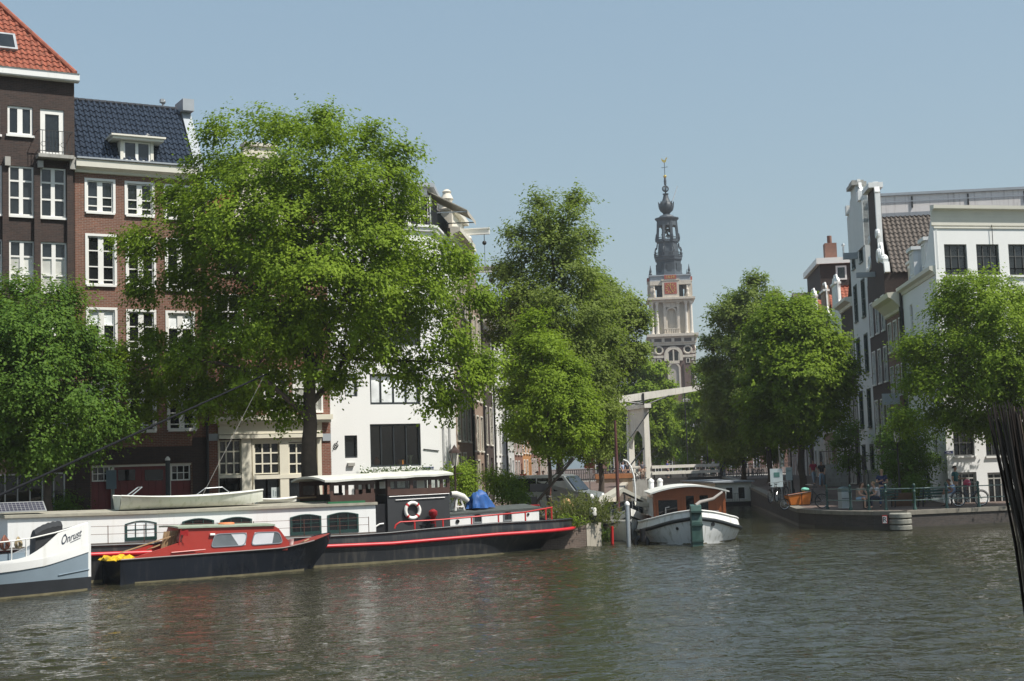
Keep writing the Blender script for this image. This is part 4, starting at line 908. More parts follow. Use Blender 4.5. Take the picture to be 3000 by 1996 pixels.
# column stage
tp('column_stage_core', TST, lambda b: sq(b, 3.3, zC, zD))
def f(b):
    def side(q):
        q.box(-1.7, -1.15, -4.15, -3.2, zC, zD-.9); q.box(1.15, 1.7, -4.15, -3.2, zC, zD-.9); q.box(-1.15, 1.15, -3.9, -3.2, zD-2.0, zD-.9)
        arch(q, 0, zC, zD-3.1, .85, 1.2, -3.95, -3.3)
        q.box(-1.9, 1.9, -4.5, -3.3, zC, zC+.15); q.box(-1.75, 1.75, -4.4, -4.2, zC+1.05, zC+1.2)
        for i in range(9): x = -1.5+i*.375; q.tube([(x, -4.3, zC+.15), (x, -4.3, zC+1.05)], .09, 6)
        for x in (-1.42, 1.42): q.box(x-.4, x+.4, -4.3, -3.2, zD-1.2, zD-.9)
    four(b, side)
tp('niche_frames', TST, f)
def f(b):
    for sx in (-1, 1):
        for sy in (-1, 1):
            for dx, dy in ((0, 0), (1.05, 0), (0, 1.05)):
                x = sx*(4.1-dx); yy = sy*(4.1-dy)
                b.lathe([(.42, 0), (.42, .3), (.33, .35), (.31, 3), (.27, zD-zC-1.5), (.36, zD-zC-1.35), (.44, zD-zC-1.0), (.44, zD-zC-.88)], 10, (x, yy, zC))
tp('columns', mat('pale_column_stone', (.68, .63, .55), .75, .08), f)
tp('upper_cornice', TST, lambda b: [sq(b, 4.5, zD-.9, zD-.4), sq(b, 5.05, zD-.4, zD), sq(b, 4.7, zD, zD+.12)])
# clock stage
SLO = tp('octagon_body', SLD, lambda b: b.lathe([(3.05, zD), (2.95, zF), (2.85, tz(790)), (2.75, tz(768))], 8, a0=math.pi/8), smooth=None)
def f(b):
    for sx in (-1, 1):
        for sy in (-1, 1):
            b.box(sx*3.75-.45, sx*3.75+.45, sy*3.75-.45, sy*3.75+.45, zD+.12, zE-.1)
    def side(q):
        q.box(-4.3, 4.3, -4.35, -3.5, zE-1.0, zE-.15)
    four(b, side)
tp('corner_piers', TST, f)
def f(b):
    for sx in (-1, 1):
        for sy in (-1, 1):
            b.lathe([(.3, 0), (.36, .5), (.25, 1.0), (.3, 1.5), (.12, 1.9), (.16, 2.1), (.05, 2.3)], 8, (sx*3.5, sy*4.5, zD+.12))
tp('statues', TST, f)
tp('parapet', LEAD, lambda b: [sq(b, 4.25, zE-.15, zE+.9), sq(b, 4.45, zE+.9, zE+1.15)])
def f(b):
    for sx in (-1, 1):
        for sy in (-1, 1): b.lathe([(.3, 0), (.3, .3), (.16, .5), (.26, .9), (.1, 1.6), (.04, 2.1)], 8, (sx*4.05, sy*4.05, zE+1.15))
tp('corner_finials', SLD, f)
yc = -4.6
zc0, zc1 = tz(869), tz(836)
def f(b):
    def side(q): q.box(-1.75, 1.75, yc-.05, -3.4, zD+.05, zE+.1); q.box(-1.9, 1.9, yc-.15, -3.4, zE-.12, zE+.15)
    four(b, side)
tp('clock_frames', TST, f)
CR = mat('clock_red', (.36, .08, .05), .55, .08)
ck = None
for k in range(4):
    Mk = Matrix.Rotation(k*math.pi/2, 4, 'Z'); b = MB(Mk); b.box(-1.28, 1.28, yc-.1, yc-.06, zc0, zc1); ck = b.build('clock_face', CR, T)
    b = MB(Mk); zc = (zc0+zc1)/2
    for i in range(12):
        a = i*math.pi/6; b.bar((.72*math.sin(a), yc-.12, zc+.72*math.cos(a)), (1.05*math.sin(a), yc-.12, zc+1.05*math.cos(a)), .17, .03, up=(0, 1, 0))
    b.build('numerals', GOLD, ck)
    b = MB(Mk); b.bar((0, yc-.15, zc), (-.15, yc-.15, zc+.62), .14, .03, up=(0, 1, 0)); b.bar((0, yc-.15, zc), (.48, yc-.15, zc-.85), .1, .03, up=(0, 1, 0)); b.build('hands', GOLD, ck)
    b = MB(Mk); b.box(-1.25, 1.25, yc-.2, -3.4, zE+.16, zE+1.0); dp = b.build('date_panel', CR, T)
    if k == 0: text('date', '1614', GOLD, dp, Matrix.Translation((0, yc-.215, zE+.58)) @ FLAT, .95, .01)
# upper octagon with flared foot and windows
tp('octagon_upper', SL, lambda b: b.lathe([(3.3, zE-.2), (3.0, zF+.2), (2.82, tz(790)), (2.74, tz(768)), (3.05, tz(763)), (3.1, tz(757))], 8, a0=math.pi/8))
def f(b):
    for k in range(8):
        q = MB(Matrix.Rotation(k*math.pi/4, 4, 'Z')); q.box(-.5, .5, -2.75, -2.62, tz(800), tz(776)); b.add(q.v, q.f)
op = tp('louvre_panels', SLD, f)
tp('gallery', SL, lambda b: b.lathe([(3.08, tz(757)), (3.2, tz(755)), (3.2, tz(753)), (2.4, tz(752.5))], 8, a0=math.pi/8))
def f(b):
    n = 40
    for i in range(n):
        a = 2*math.pi*i/n; b.tube([(2.98*math.cos(a), 2.98*math.sin(a), tz(754)), (2.98*math.cos(a), 2.98*math.sin(a), tz(743.5))], .06, 5)
    b.lathe([(2.9, tz(744)), (3.08, tz(744)), (3.08, tz(742.5)), (2.9, tz(742.5))], 16, cap=False)
tp('gallery_railing', SLD, f)
tp('middle_drum', SL, lambda b: b.lathe([(2.35, tz(753)), (2.3, tz(735)), (2.15, tz(712)), (2.5, tz(711)), (2.5, tz(708)), (1.6, tz(707.5))], 8, a0=math.pi/8))
def f(b):
    for k in range(8):
        a = k*math.pi/4+math.pi/8; Mz = Matrix.Rotation(a, 4, 'Z')
        pts = [Mz @ Vector((r_, 0, z)) for r_, z in ((2.9, tz(742)), (3.05, tz(736)), (2.9, tz(730)), (2.55, tz(726)), (2.45, tz(715)))]; b.tube(pts, .13, 6)
tp('scroll_brackets', SLD, f)
# open lantern of eight arched posts
zl0, zl1 = tz(708), tz(651)
def f(b):
    for k in range(8):
        a = k*math.pi/4+math.pi/8; a2 = a+math.pi/4; r0, r1 = 2.35, 2.05
        p0 = Vector((r0*math.cos(a), r0*math.sin(a), zl0)); p1 = Vector((r1*math.cos(a), r1*math.sin(a), zl1)); b.bar(p0, p1, .5, .5)
        q0 = Vector((r0*math.cos(a2), r0*math.sin(a2), zl0)); q1 = Vector((r1*math.cos(a2), r1*math.sin(a2), zl1))
        for i in range(6):
            f0 = i/6; f1 = (i+1)/6
            A = p0.lerp(p1, .72+.16*math.sin(math.pi*f0)).lerp(q0.lerp(q1, .72+.16*math.sin(math.pi*f0)), f0); B = p0.lerp(p1, .72+.16*math.sin(math.pi*f1)).lerp(q0.lerp(q1, .72+.16*math.sin(math.pi*f1)), f1); b.bar(A, B, .28, .34)
        b.bar(p0+Vector((0, 0, .8)), q0+Vector((0, 0, .8)), .1, .12); b.bar(p0+Vector((0, 0, .2)), q0+Vector((0, 0, .2)), .3, .25)
        for i in range(1, 5): c_ = p0.lerp(q0, i/5); b.bar(c_, c_+Vector((0, 0, .8)), .07)
        b.lathe([(.16, 0), (.22, .6), (.05, 1.5)], 6, (p0.x*1.12, p0.y*1.12, zl0+.1))
tp('lantern_arches', SL, f)
def f(b):
    for i in range(10): a = i*.7; r_ = .3+.8*((i*7) % 5)/5; b.lathe([(.45, 0), (.38, .25), (.28, .45), (.2, .6), (.02, .65)], 8, (r_*math.cos(a*2), r_*math.sin(a*2), zl0+.9+.27*i))
tp('carillon_bells', mat('bell_bronze', (.10, .11, .09), .5, .2, metal=.7), f)
tp('lantern_cornice', SL, lambda b: b.lathe([(2.2, tz(663)), (2.15, tz(650)), (2.3, tz(646)), (2.55, tz(643)), (2.6, tz(640)), (1.7, tz(637)), (1.5, tz(633)), (.85, tz(629.5)), (.7, tz(627)), (.75, tz(625))], 16))
def R(v0, *pr): return [(r_, tz(v)) for r_, v in pr]
tp('onion_bulb', SLD, lambda b: b.lathe(R(0, (.7, 627), (.85, 624), (1.35, 618), (1.6, 610), (1.62, 604), (1.5, 597), (1.15, 593), (.85, 588), (.62, 580), (.5, 572), (.48, 571), (.62, 570), (.66, 567.5), (.3, 567)), 16), smooth=40)
def f(b):
    for k in range(8): a = k*math.pi/4; b.bar((1.55*math.cos(a), 1.55*math.sin(a), tz(606)), (1.6*math.cos(a), 1.6*math.sin(a), tz(592)), .28, .2)
tp('bulb_crown', SLD, f)
def f(b):
    zc = tz(553)
    for k in range(6):
        a = k*math.pi/6; b.torus((0, 0, zc), .68, .07, 22, 5, Matrix.Rotation(a, 3, 'Z'))
    b.tube([(0, 0, tz(567)), (0, 0, tz(538))], .16, 8); b.lathe([(.16, tz(541)), (.3, tz(540)), (.25, tz(534)), (.3, tz(533)), (.2, tz(521))], 8)
tp('openwork_sphere', SLD, f)
tp('gilded_ball', GOLD, lambda b: b.ball((0, 0, tz(517)), .36, 12, 8), smooth=60)
def f(b):
    b.tube([(0, 0, tz(517)), (0, 0, tz(474))], .07, 6); b.bar((-.7, 0, tz(491)), (.7, 0, tz(489)), .09); b.bar((0, -.5, tz(490)), (0, .5, tz(490)), .08)
tp('cross', IRON, f)
b = MB(); z = tz(472); b.prism([(-.55, z+.1), (-.7, z+.7), (-.35, z+.35), (.15, z+.2), (.4, z+.75), (.6, z+.8), (.7, z+.6), (.5, z+.45), (.35, z-.2), (0, z-.35), (-.3, z-.2)], -.06, .06); b.build('weathercock', GOLD, T)
tp('flagpole', mat('white_pole', (.8, .8, .78), .4, .03), lambda b: b.tube([(1.35, -.6, tz(592)), (2.55, -.9, tz(549))], [.1, .06], 6))
# ================================================================ boats
def interp(x, P): return float(np.interp(x, [p[0] for p in P], [p[1] for p in P]))
def shell(ss, fb, lo, up, n=6, both=True, close=True):
    """plating between two height curves; fb(s, z) = half breadth"""
    b = MB()
    for sd in ((-1, 1) if both else (-1,)):
        vs = []
        for s in ss:
            a, c = lo(s), up(s)
            for j in range(n+1): z = a+(c-a)*j/n; vs.append((s, sd*fb(s, z), z))
        k = n+1; b.add(vs, [((i*k+j), ((i+1)*k+j), ((i+1)*k+j+1), (i*k+j+1)) for i in range(len(ss)-1) for j in range(n)])
    return b
def deck(ss, fb, zf, inset=.0):
    b = MB(); vs = []
    for s in ss: z = zf(s); w_ = max(fb(s, z)-inset, .01); vs += [(s, -w_, z), (s, w_, z)]
    return b.add(vs, [(2*i, 2*i+2, 2*i+3, 2*i+1) for i in range(len(ss)-1)])
def strake(name, m, parent, ss, fb, zf, r=.06, both=True, flat=1.0):
    b = MB()
    for sd in ((-1, 1) if both else (-1,)): b.tube([(s, sd*(fb(s, zf(s))+.02), zf(s)) for s in ss], r, 8)
    return b.build(name, m, parent, 50)
def arched(s0, s1, z0, z1, rise, n=8):
    return [(s0, z0), (s1, z0), (s1, z1)]+[(s1+(s0-s1)*i/n, z1+rise*math.sin(math.pi*i/n)) for i in range(1, n)]+[(s0, z1)]
def ring(b, P, t, y0, y1):
    c = (sum(p[0] for p in P)/len(P), sum(p[1] for p in P)/len(P)); k = len(P)
    w_ = max(p[0] for p in P)-min(p[0] for p in P); h_ = max(p[1] for p in P)-min(p[1] for p in P)
    Q = [(c[0]+(p[0]-c[0])*(1-2*t/w_), c[1]+(p[1]-c[1])*(1-2*t/h_)) for p in P]
    vs = [(x, y0, z) for x, z in P]+[(x, y0, z) for x, z in Q]+[(x, y1, z) for x, z in P]+[(x, y1, z) for x, z in Q]
    b.add(vs, [(i, (i+1) % k, k+(i+1) % k, k+i) for i in range(k)]+[(i, 2*k+i, 2*k+(i+1) % k, (i+1) % k) for i in range(k)]+[(k+i, k+(i+1) % k, 3*k+(i+1) % k, 3*k+i) for i in range(k)])
    return Q
def boat_window(parent, M, P, fm, gm, t=.05, cross=None, proud=.03):
    b = MB(M); Q = ring(b, P, t, -proud, .01)
    x0 = min(p[0] for p in P); x1 = max(p[0] for p in P); z0 = min(p[1] for p in P); z1 = max(p[1] for p in P)
    for c in (cross or []): x = x0+(x1-x0)*c; b.box(x-.015, x+.015, -proud*.8, 0, z0+t, z1-t*1.2)
    if cross: z = z0+(z1-z0)*.55; b.box(x0+t, x1-t, -proud*.7, -.001, z-.012, z+.012)
    o = b.build('window', fm, parent)
    b = MB(M); b.add([(x, -.006, z) for x, z in Q], [tuple(range(len(Q)))]); b.build('pane', gm, o, fix=False); return o
HULL_BK = mat('black_hull', (.022, .024, .028), .38, .35, .8, dirt=(.085, .078, .068)); HULL_BL = mat('blue_black_hull', (.011, .014, .021), .22, .4, .6, dirt=(.035, .036, .04))
STRIPE = mat('red_stripe', (.55, .02, .03), .4, .15); BOOT = mat('waterline_scum', (.16, .14, .08), .9, .4, 3)
DECKM = mat('grey_brown_deck', (.12, .10, .085), .8, .3, 3); ROOFW = mat('roof_edge_wood', (.33, .31, .25), .8, .3, 4); ROOFT = mat('dark_deck_paint', (.06, .07, .065), .8, .3, 3)
ROPE = mat('rope', (.35, .28, .17), .9, .2, 12)
# ---- the long barge
BF = Fr(-6.885, 49.343, 29.2); o_ = BF.pt(0, 2.1, 0)
B = thing('barge', 'long black hulled houseboat barge with white cabin and a red stripe along its side', 'barge', o_, BF.a)
tipS = BF.loc(1664, 1543, 2.1)[0]; wlS = BF.loc(1578, 1622, 2.1)[0]; bowS = -14.5
shP = [BF.loc(u, v) for u, v in ((262, 1600), (700, 1585), (1103, 1566), (1293, 1547), (1450, 1534))]+[(tipS-.5, BF.loc(1625, 1521, 1.5)[1]), (tipS, BF.loc(1660, 1537, 2.1)[1])]
stP = [BF.loc(u, v) for u, v in ((262, 1625), (700, 1609), (940, 1602), (1150, 1593), (1450, 1567))]+[(tipS, BF.loc(1664, 1544, 2.1)[1])]
def bd(s):
    if s > tipS-3.2: q = (s-(tipS-3.2))/3.2; return 2.1*math.sqrt(max(1-q**2.2, .0004))
    if s < bowS+3: q = (bowS+3-s)/3; return 2.1*math.sqrt(max(1-q**2, .001))
    return 2.1
def bwl(s):
    if s > wlS-4.5: q = min((s-(wlS-4.5))/4.5, 1); return 2.02*math.sqrt(max(1-q**1.8, .0004))
    return min(bd(s), 2.02)
def fb(s, z):
    zt = interp(s, stP); q = min(max((z+.0)/max(zt, .1), 0), 1.0); return bwl(s)+(bd(s)-bwl(s))*q**1.3 - (max(z-zt, 0)*.12)
def zlow(s): return -.35 if s < wlS-.05 else -.35+(interp(s, stP)+.3)*min((s-wlS+.05)/(tipS-wlS), 1)**.7
ss = list(np.linspace(bowS, wlS-4.5, 16))+list(np.linspace(wlS-4.3, tipS, 26))
shell(ss, fb, zlow, lambda s: interp(s, shP), 8).build('hull', HULL_BK, B, 40)
sl = [s for s in ss if s < wlS-.1]
shell(sl, lambda s, z: fb(s, z)+.012, lambda s: -.05, lambda s: .07, 1).build('waterline_band', BOOT, B)
strake('rubbing_strake', STRIPE, B, ss, fb, lambda s: interp(s, stP), .068)
strake('rail_cap', HULL_BK, B, ss, fb, lambda s: interp(s, shP), .04)
deck(ss, fb, lambda s: interp(s, shP)-.12).build('deck', DECKM, B, fix=False)
b = MB(); b.prism([(wlS-.3, -.4), (wlS+1.2, -.4), (wlS+1.25, .25), (wlS-.1, .4)], -.06, .06); b.build('rudder', HULL_BK, B)
y0 = -1.52; MC = Matrix.Translation((0, y0, 0))
cabL, cabR = BF.loc(22, 1560, .6)[0], BF.loc(1101, 1520, .58)[0]
topP = [BF.loc(u, v, .58) for u, v in ((22, 1519), (400, 1507), (750, 1493), (1101, 1479))]
botz = lambda s: interp(s, shP)-.14
def trunk(sa, sb, tp_, hwid, bot=botz, n=8, mir=True):
    b = MB(); ss_ = np.linspace(sa, sb, n); vs = []
    for s in ss_: vs += [(s, -hwid, bot(s)), (s, -hwid, tp_(s)), (s, hwid, tp_(s)), (s, hwid, bot(s))]
    return b.add(vs, [(4*i+j, 4*i+4+j, 4*i+4+(j+1) % 4, 4*i+(j+1) % 4) for i in range(n-1) for j in range(3)]+[(0, 1, 2, 3), (4*n-1, 4*n-2, 4*n-3, 4*n-4)])
ctop = lambda s: interp(s, topP)
cab = trunk(cabL, cabR, ctop, 1.52).build('cabin', W_WHITE, B)
b = MB(); n = 10; vs = []
for s in np.linspace(cabL-.1, cabR+.05, n): z = ctop(s); vs += [(s, -1.6, z+.002), (s, -1.6, z+.09), (s, 0, z+.16), (s, 1.6, z+.09), (s, 1.6, z+.002)]
b.add(vs, [(5*i+j, 5*i+5+j, 5*i+5+(j+1) % 5, 5*i+(j+1) % 5) for i in range(n-1) for j in range(5)]+[(0, 1, 2, 3, 4), tuple(range(5*n-1, 5*n-6, -1))]); b.build('cabin_roof', ROOFW, cab)
shell(np.linspace(cabL, cabR, 8), lambda s, z: 1.535, lambda s: botz(s), lambda s: botz(s)+.2, 1).build('cabin_plinth', DECKM, cab)
for i, r in enumerate(((366, 1528, 459, 1583), (534, 1521, 627, 1578), (646, 1517, 738, 1573), (850, 1509, 941, 1567), (959, 1503, 1050, 1561))):
    um = (r[0]+r[2])/2; s0 = BF.loc(r[0], (r[1]+r[3])/2, .58)[0]; s1 = BF.loc(r[2], (r[1]+r[3])/2, .58)[0]; z1 = BF.loc(um, r[1], .58)[1]; z0 = BF.loc(um, r[3], .58)[1]
    boat_window(B, MC, arched(s0, s1, z0, z1-.06, .09), DKGREEN, G_BLIND if i == 0 else G_DARK, .07, (.33, .66))
# walkway stanchions and wires
b = MB()
for u in (319, 425, 534, 640, 747, 895, 1000, 1085):
    s = BF.loc(u, 1590)[0]; z = interp(s, shP); b.tube([(s, -2.0, z-.1), (s, -2.0, z+.62)], .014, 5)
for hz in (.35, .6): b.tube([(BF.loc(u, 1590)[0], -2.0, interp(BF.loc(u, 1590)[0], shP)+hz) for u in (262, 534, 747, 1085)], .007, 4)
b.build('walkway_railing', mat('rusty_iron', (.11, .05, .035), .8, .3, 6), B)
# wheelhouse
wl, wr = BF.loc(1136, 1500, .6)[0], BF.loc(1318, 1500, .6)[0]; al, ar = BF.loc(967, 1440, .6)[0], BF.loc(1098, 1440, .6)[0]
zr_ = lambda s: interp(s, [BF.loc(955, 1412, .6), BF.loc(1320, 1391, .6)])
zwb = lambda s: interp(s, [(wl, BF.loc(1150, 1452, .6)[1]), (wr, BF.loc(1310, 1444, .6)[1])])
BRWN = mat('dark_brown_varnish', (.075, .04, .03), .4, .3, 3); DKGREY = mat('dark_grey_panel', (.035, .037, .04), .5, .15)
lowm = trunk(wl, wr, zwb, 1.5, n=2).build('wheelhouse_base', DKGREY, B)
b = MB()
for sd in (-1, 1):
    for s in (wl, wl+(wr-wl)*.36, wl+(wr-wl)*.66, wl+(wr-wl)*.85, wr-.1): b.box(s, s+.12, sd*1.49-.03, sd*1.49+.03, zwb(s), zr_(s))
    b.box(wl, wr, sd*1.49-.035, sd*1.49+.035, zwb(wl)-.0, zwb(wl)+.22)
    b.box(wl, wr, sd*1.49-.034, sd*1.49+.034, zr_(wl)-.12, zr_(wl)+.04)
for y in (-1.4, -.5, .4, 1.3): b.box(wr-.06, wr, y-.05, y+.05, zwb(wr), zr_(wr)); b.box(wl, wl+.06, y-.05, y+.05, zwb(wl), zr_(wl))
wh = b.build('wheelhouse_frame', BRWN, B)
b = MB(); [b.quad((wl, sd*1.49, zwb(wl)+.2), (wr, sd*1.49, zwb(wr)+.2), (wr, sd*1.49, zr_(wr)-.05), (wl, sd*1.49, zr_(wl)-.05)) for sd in (-1, 1)]; b.build('wheelhouse_panes', clear_glass('smoky_pane', (.55, .6, .58)), wh, fix=False)
b = MB()
for k_, (sa, sb) in enumerate(((wl+.05, wr-.02), (wl+.3, wr-.2))): b.tube([(sa, -1.53, zwb(sa)-.04-.13*k_), (sb, -1.53, zwb(sb)-.03-.13*k_)], .014, 6)
b.build('handrail', mat('dull_aluminium', (.5, .5, .5), .5, .05, metal=.3), lowm)
# aft shelter: posts, dark dado, green coaming
b = MB()
for sd in (-1, 1):
    for s in (al+.05, al+.62, al+1.0, ar-.42, ar-.1): b.box(s-.05, s+.07, sd*1.48-.03, sd*1.48+.03, ctop(s), zr_(s))
    b.box(al, ar, sd*1.48-.034, sd*1.48+.034, ctop(al)+.15, ctop(al)+.38); b.box(al, ar, sd*1.48-.033, sd*1.48+.033, zr_(al)-.15, zr_(al)+.02)
    b.box(ar-.5, ar, sd*1.48-.032, sd*1.48+.032, ctop(ar), ctop(ar)+.42)
b.build('shelter_frame', BRWN, wh)
for sd in (-1, 1): b = MB(); b.box(al-.1, ar-.4, sd*1.5-.06, sd*1.5+.06, ctop(al)+.02, ctop(al)+.16); b.build('shelter_coaming', mat('green_paint', (.02, .13, .055), .5, .15), wh)
b = MB(); n = 7; rows_ = []; rl, rr = BF.loc(951, 1410, .45)[0], BF.loc(1327, 1390, .45)[0]; vs = []
sg_ = np.linspace(rl, rr, 14)
for s in sg_:
    for j in range(n): q = -1+2*j/(n-1); vs.append((s, q*1.68, zr_(s)+.05+.16*(1-q*q)+.012*math.sin(s*5+j)))
k = len(vs); vs += [(x, y, z-.07) for x, y, z in vs]
fs = [(i*n+j, (i+1)*n+j, (i+1)*n+j+1, i*n+j+1) for i in range(13) for j in range(n-1)]; fs += [tuple(x+k for x in reversed(f)) for f in fs]
fs += [(i*n, i*n+k, (i+1)*n+k, (i+1)*n) for i in range(13)]+[(i*n+n-1, (i+1)*n+n-1, (i+1)*n+n-1+k, i*n+n-1+k) for i in range(13)]+[(j, j+1, j+1+k, j+k) for j in range(n-1)]+[(13*n+j, 13*n+j+k, 13*n+j+1+k, 13*n+j+1) for j in range(n-1)]
b.add(vs, fs); b.build('wheelhouse_roof', mat('weathered_white_roof', (.62, .62, .56), .7, .18, 3), B, 50)
b = MB(); [b.box(BF.loc(1104, 1500, .6)[0], wl-.03, -1.40, 1.4, botz(wl), zr_(wl)-.9)]; b.build('companionway', BLACK, B)
b = MB(); s = BF.loc(1110, 1510, .6)[0]; b.tube([(s-.1, -1.42, 1.25), (s+.05, -1.44, 1.33), (s+.2, -1.44, 1.34)], .03, 6); b.build('door_handle', W_TRIM, B)
# life ring hung on the wheelhouse
s, z = BF.loc(1208, 1496, .55); t = thing('life_ring', 'white life ring with red bands hung on the dark wheelhouse wall', 'life ring', BF.pt(s, .53, z), BF.a)
b = MB(); b.torus((0, 0, 0), .275, .065, 36, 10); b.build('ring', mat('ring_white', (.8, .79, .74), .5, .04), t, 60)
for k in range(4):
    b = MB(); Mq = Matrix.Rotation(math.pi/4+k*math.pi/2, 3, 'Y'); vs = []
    for i in range(4):
        a = -.13+.26*i/3
        for j in range(10): q = 2*math.pi*j/10; vs.append(Mq @ Vector(((.275+.07*math.cos(q))*math.cos(a), .07*math.sin(q), (.275+.07*math.cos(q))*math.sin(a))))
    b.add(vs, [(i*10+j, (i+1)*10+j, (i+1)*10+(j+1) % 10, i*10+(j+1) % 10) for i in range(3) for j in range(10)]); b.build('band', RED, t, 60)
# foredeck cabin
a0, a1 = BF.loc(1292, 1528, .8)[0], BF.loc(1579, 1507, .8)[0]; tP2 = [BF.loc(1292, 1513, .8), BF.loc(1579, 1491, .8)]
ac = trunk(a0, a1, lambda s: interp(s, tP2), 1.3, n=3).build('fore_cabin', W_WHITE, B)
b = MB(); vs = []
for s in np.linspace(a0-.25, a1+.1, 5): z = interp(s, tP2); vs += [(s, -1.36, z), (s, -1.36, z+.06), (s, 0, z+.18), (s, 1.36, z+.06), (s, 1.36, z)]
b.add(vs, [(5*i+j, 5*i+5+j, 5*i+5+(j+1) % 5, 5*i+(j+1) % 5) for i in range(4) for j in range(5)]+[(0, 1, 2, 3, 4), (24, 23, 22, 21, 20)]); b.build('fore_cabin_roof', ROOFT, ac)
M2 = Matrix.Translation((0, -1.3, 0))
for r in ((1386, 1510, 1411, 1534), (1474, 1503, 1499, 1528)):
    q = (BF.loc(r[0], r[1], .8)[0], BF.loc(r[2], r[1], .8)[0], BF.loc(r[0], r[3], .8)[1], BF.loc(r[0], r[1], .8)[1]); boat_window(B, M2, arched(*q[:3], q[3], .05), STEEL, G_SKY, .035)
for u, v, r_ in ((1340, 1528, .075), (1547, 1507, .05)):
    s, z = BF.loc(u, v, .8); P = [(s+r_*math.cos(i*math.pi/8), z+r_*math.sin(i*math.pi/8)) for i in range(16)]; boat_window(B, M2, P, IRON, G_DARK, .02)
# red pipe rail
RP_ = [BF.loc(u, v, .1) for u, v in ((1156, 1549), (1160, 1538), (1172, 1530), (1293, 1523), (1383, 1515), (1460, 1508), (1539, 1501), (1626, 1487))]
b = MB(); b.tube([(s, -2.0 if s < tipS-2.6 else -bd(s)+.12, z) for s, z in RP_], .032, 6)
for u in (1214, 1297, 1381, 1460, 1539, 1604, 1624):
    s, z = BF.loc(u, 1510, .1); yy = -2.0 if s < tipS-2.6 else -bd(s)+.12; b.tube([(s, yy, interp(s, shP)-.05), (s, yy, interp(s, RP_))], .03, 6)
pts = [(s, (bd(s)-.15), interp(s, shP)+.5) for s in np.linspace(tipS-2.6, tipS-.6, 6)]; b.tube(pts, .03, 6)
for s in (tipS-2.4, tipS-1.5, tipS-.7): b.tube([(s, bd(s)-.15, interp(s, shP)-.1), (s, bd(s)-.15, interp(s, shP)+.5)], .03, 6)
b.build('red_rail', RED, B, 60)
b = MB(); s = BF.loc(1267, 1510, .4)[0]; z = interp(s, shP)-.1
b.lathe([(.1, 0), (.1, .5), (.16, .55), (.16, .7), (.05, .78)], 10, (s, -1.75, z)); b.build('deck_vent', mat('dark_red_paint', (.25, .01, .015), .45, .1), B, 50)
for u in (1236, 1264):
    b = MB(); s = BF.loc(u, 1535, .3)[0]; b.lathe([(.09, 0), (.08, .22), (.12, .24), (.12, .28)], 10, (s, -1.85, interp(s, shP)-.12)); b.build('bollard', BLACK, B, 50)
# lowered mast with its stay
m0 = BF.pt(BF.loc(-90, 1492, 1.5)[0], 1.5, BF.loc(-90, 1492, 1.5)[1]); sT, zT = BF.loc(782, 1096, 1.5); inv = B.matrix_basis.inverted() if False else Matrix.Rotation(-BF.a, 4, 'Z') @ Matrix.Translation(-o_)
p0 = inv @ m0; p1 = inv @ BF.pt(sT, 1.5, zT)
ms = MB(); ms.tube([p0, p0.lerp(p1, .5), p0.lerp(p1, .97), p1], [.046, .04, .03, .02], 8); ms.build('lowered_mast', mat('dark_grey_spar', (.018, .019, .022), .9, .2, spec=.1), B, 50)
sB, zB_ = BF.loc(572, 1488, 1.0); p2 = inv @ BF.pt(sB, 1.0, zB_-.05); b = MB(); b.tube([p1-Vector((.1, 0, .05)), p2], .009, 5); b.ball(p2, .05, 6, 5); b.build('stay_rope', mat('grey_cable', (.22, .21, .19), .6, .1), B)
# things lying on the barge
def on_barge(u, v, dep): s, z = BF.loc(u, v, dep); return s, z
s, z = BF.loc(60, 1512, 1.2); zc = ctop(s)+.15
t = thing('solar_panel', 'dark solar panel in an aluminium frame lying on the barge roof', 'solar panel', BF.pt(BF.loc(62, 1515, .9)[0], .75, zc), BF.a)
b = MB(Matrix.Rotation(rad(28), 4, 'X')); b.box(-.75, .75, -.02, .62, .03, .06); b.build('frame', mat('aluminium', (.6, .61, .6), .4, .08, metal=.7), t)
m, tt, bb = nt('solar_cells'); co = objco(tt); br = tt.nodes.new('ShaderNodeTexBrick'); br.offset = 0; L(tt, co, br.inputs[0]); br.inputs['Scale'].default_value = 1; br.inputs['Brick Width'].default_value = .12; br.inputs['Row Height'].default_value = .12; br.inputs['Mortar Size'].default_value = .006
br.inputs['Color1'].default_value = (.05, .05, .07, 1); br.inputs['Color2'].default_value = (.045, .045, .065, 1); br.inputs['Mortar'].default_value = (.3, .3, .3, 1); L(tt, br.outputs[0], bb.inputs[0]); bb.inputs['Roughness'].default_value = .2
b = MB(Matrix.Rotation(rad(28), 4, 'X')); b.box(-.71, .71, .015, .58, .061, .066); b.build('cells', m, t)
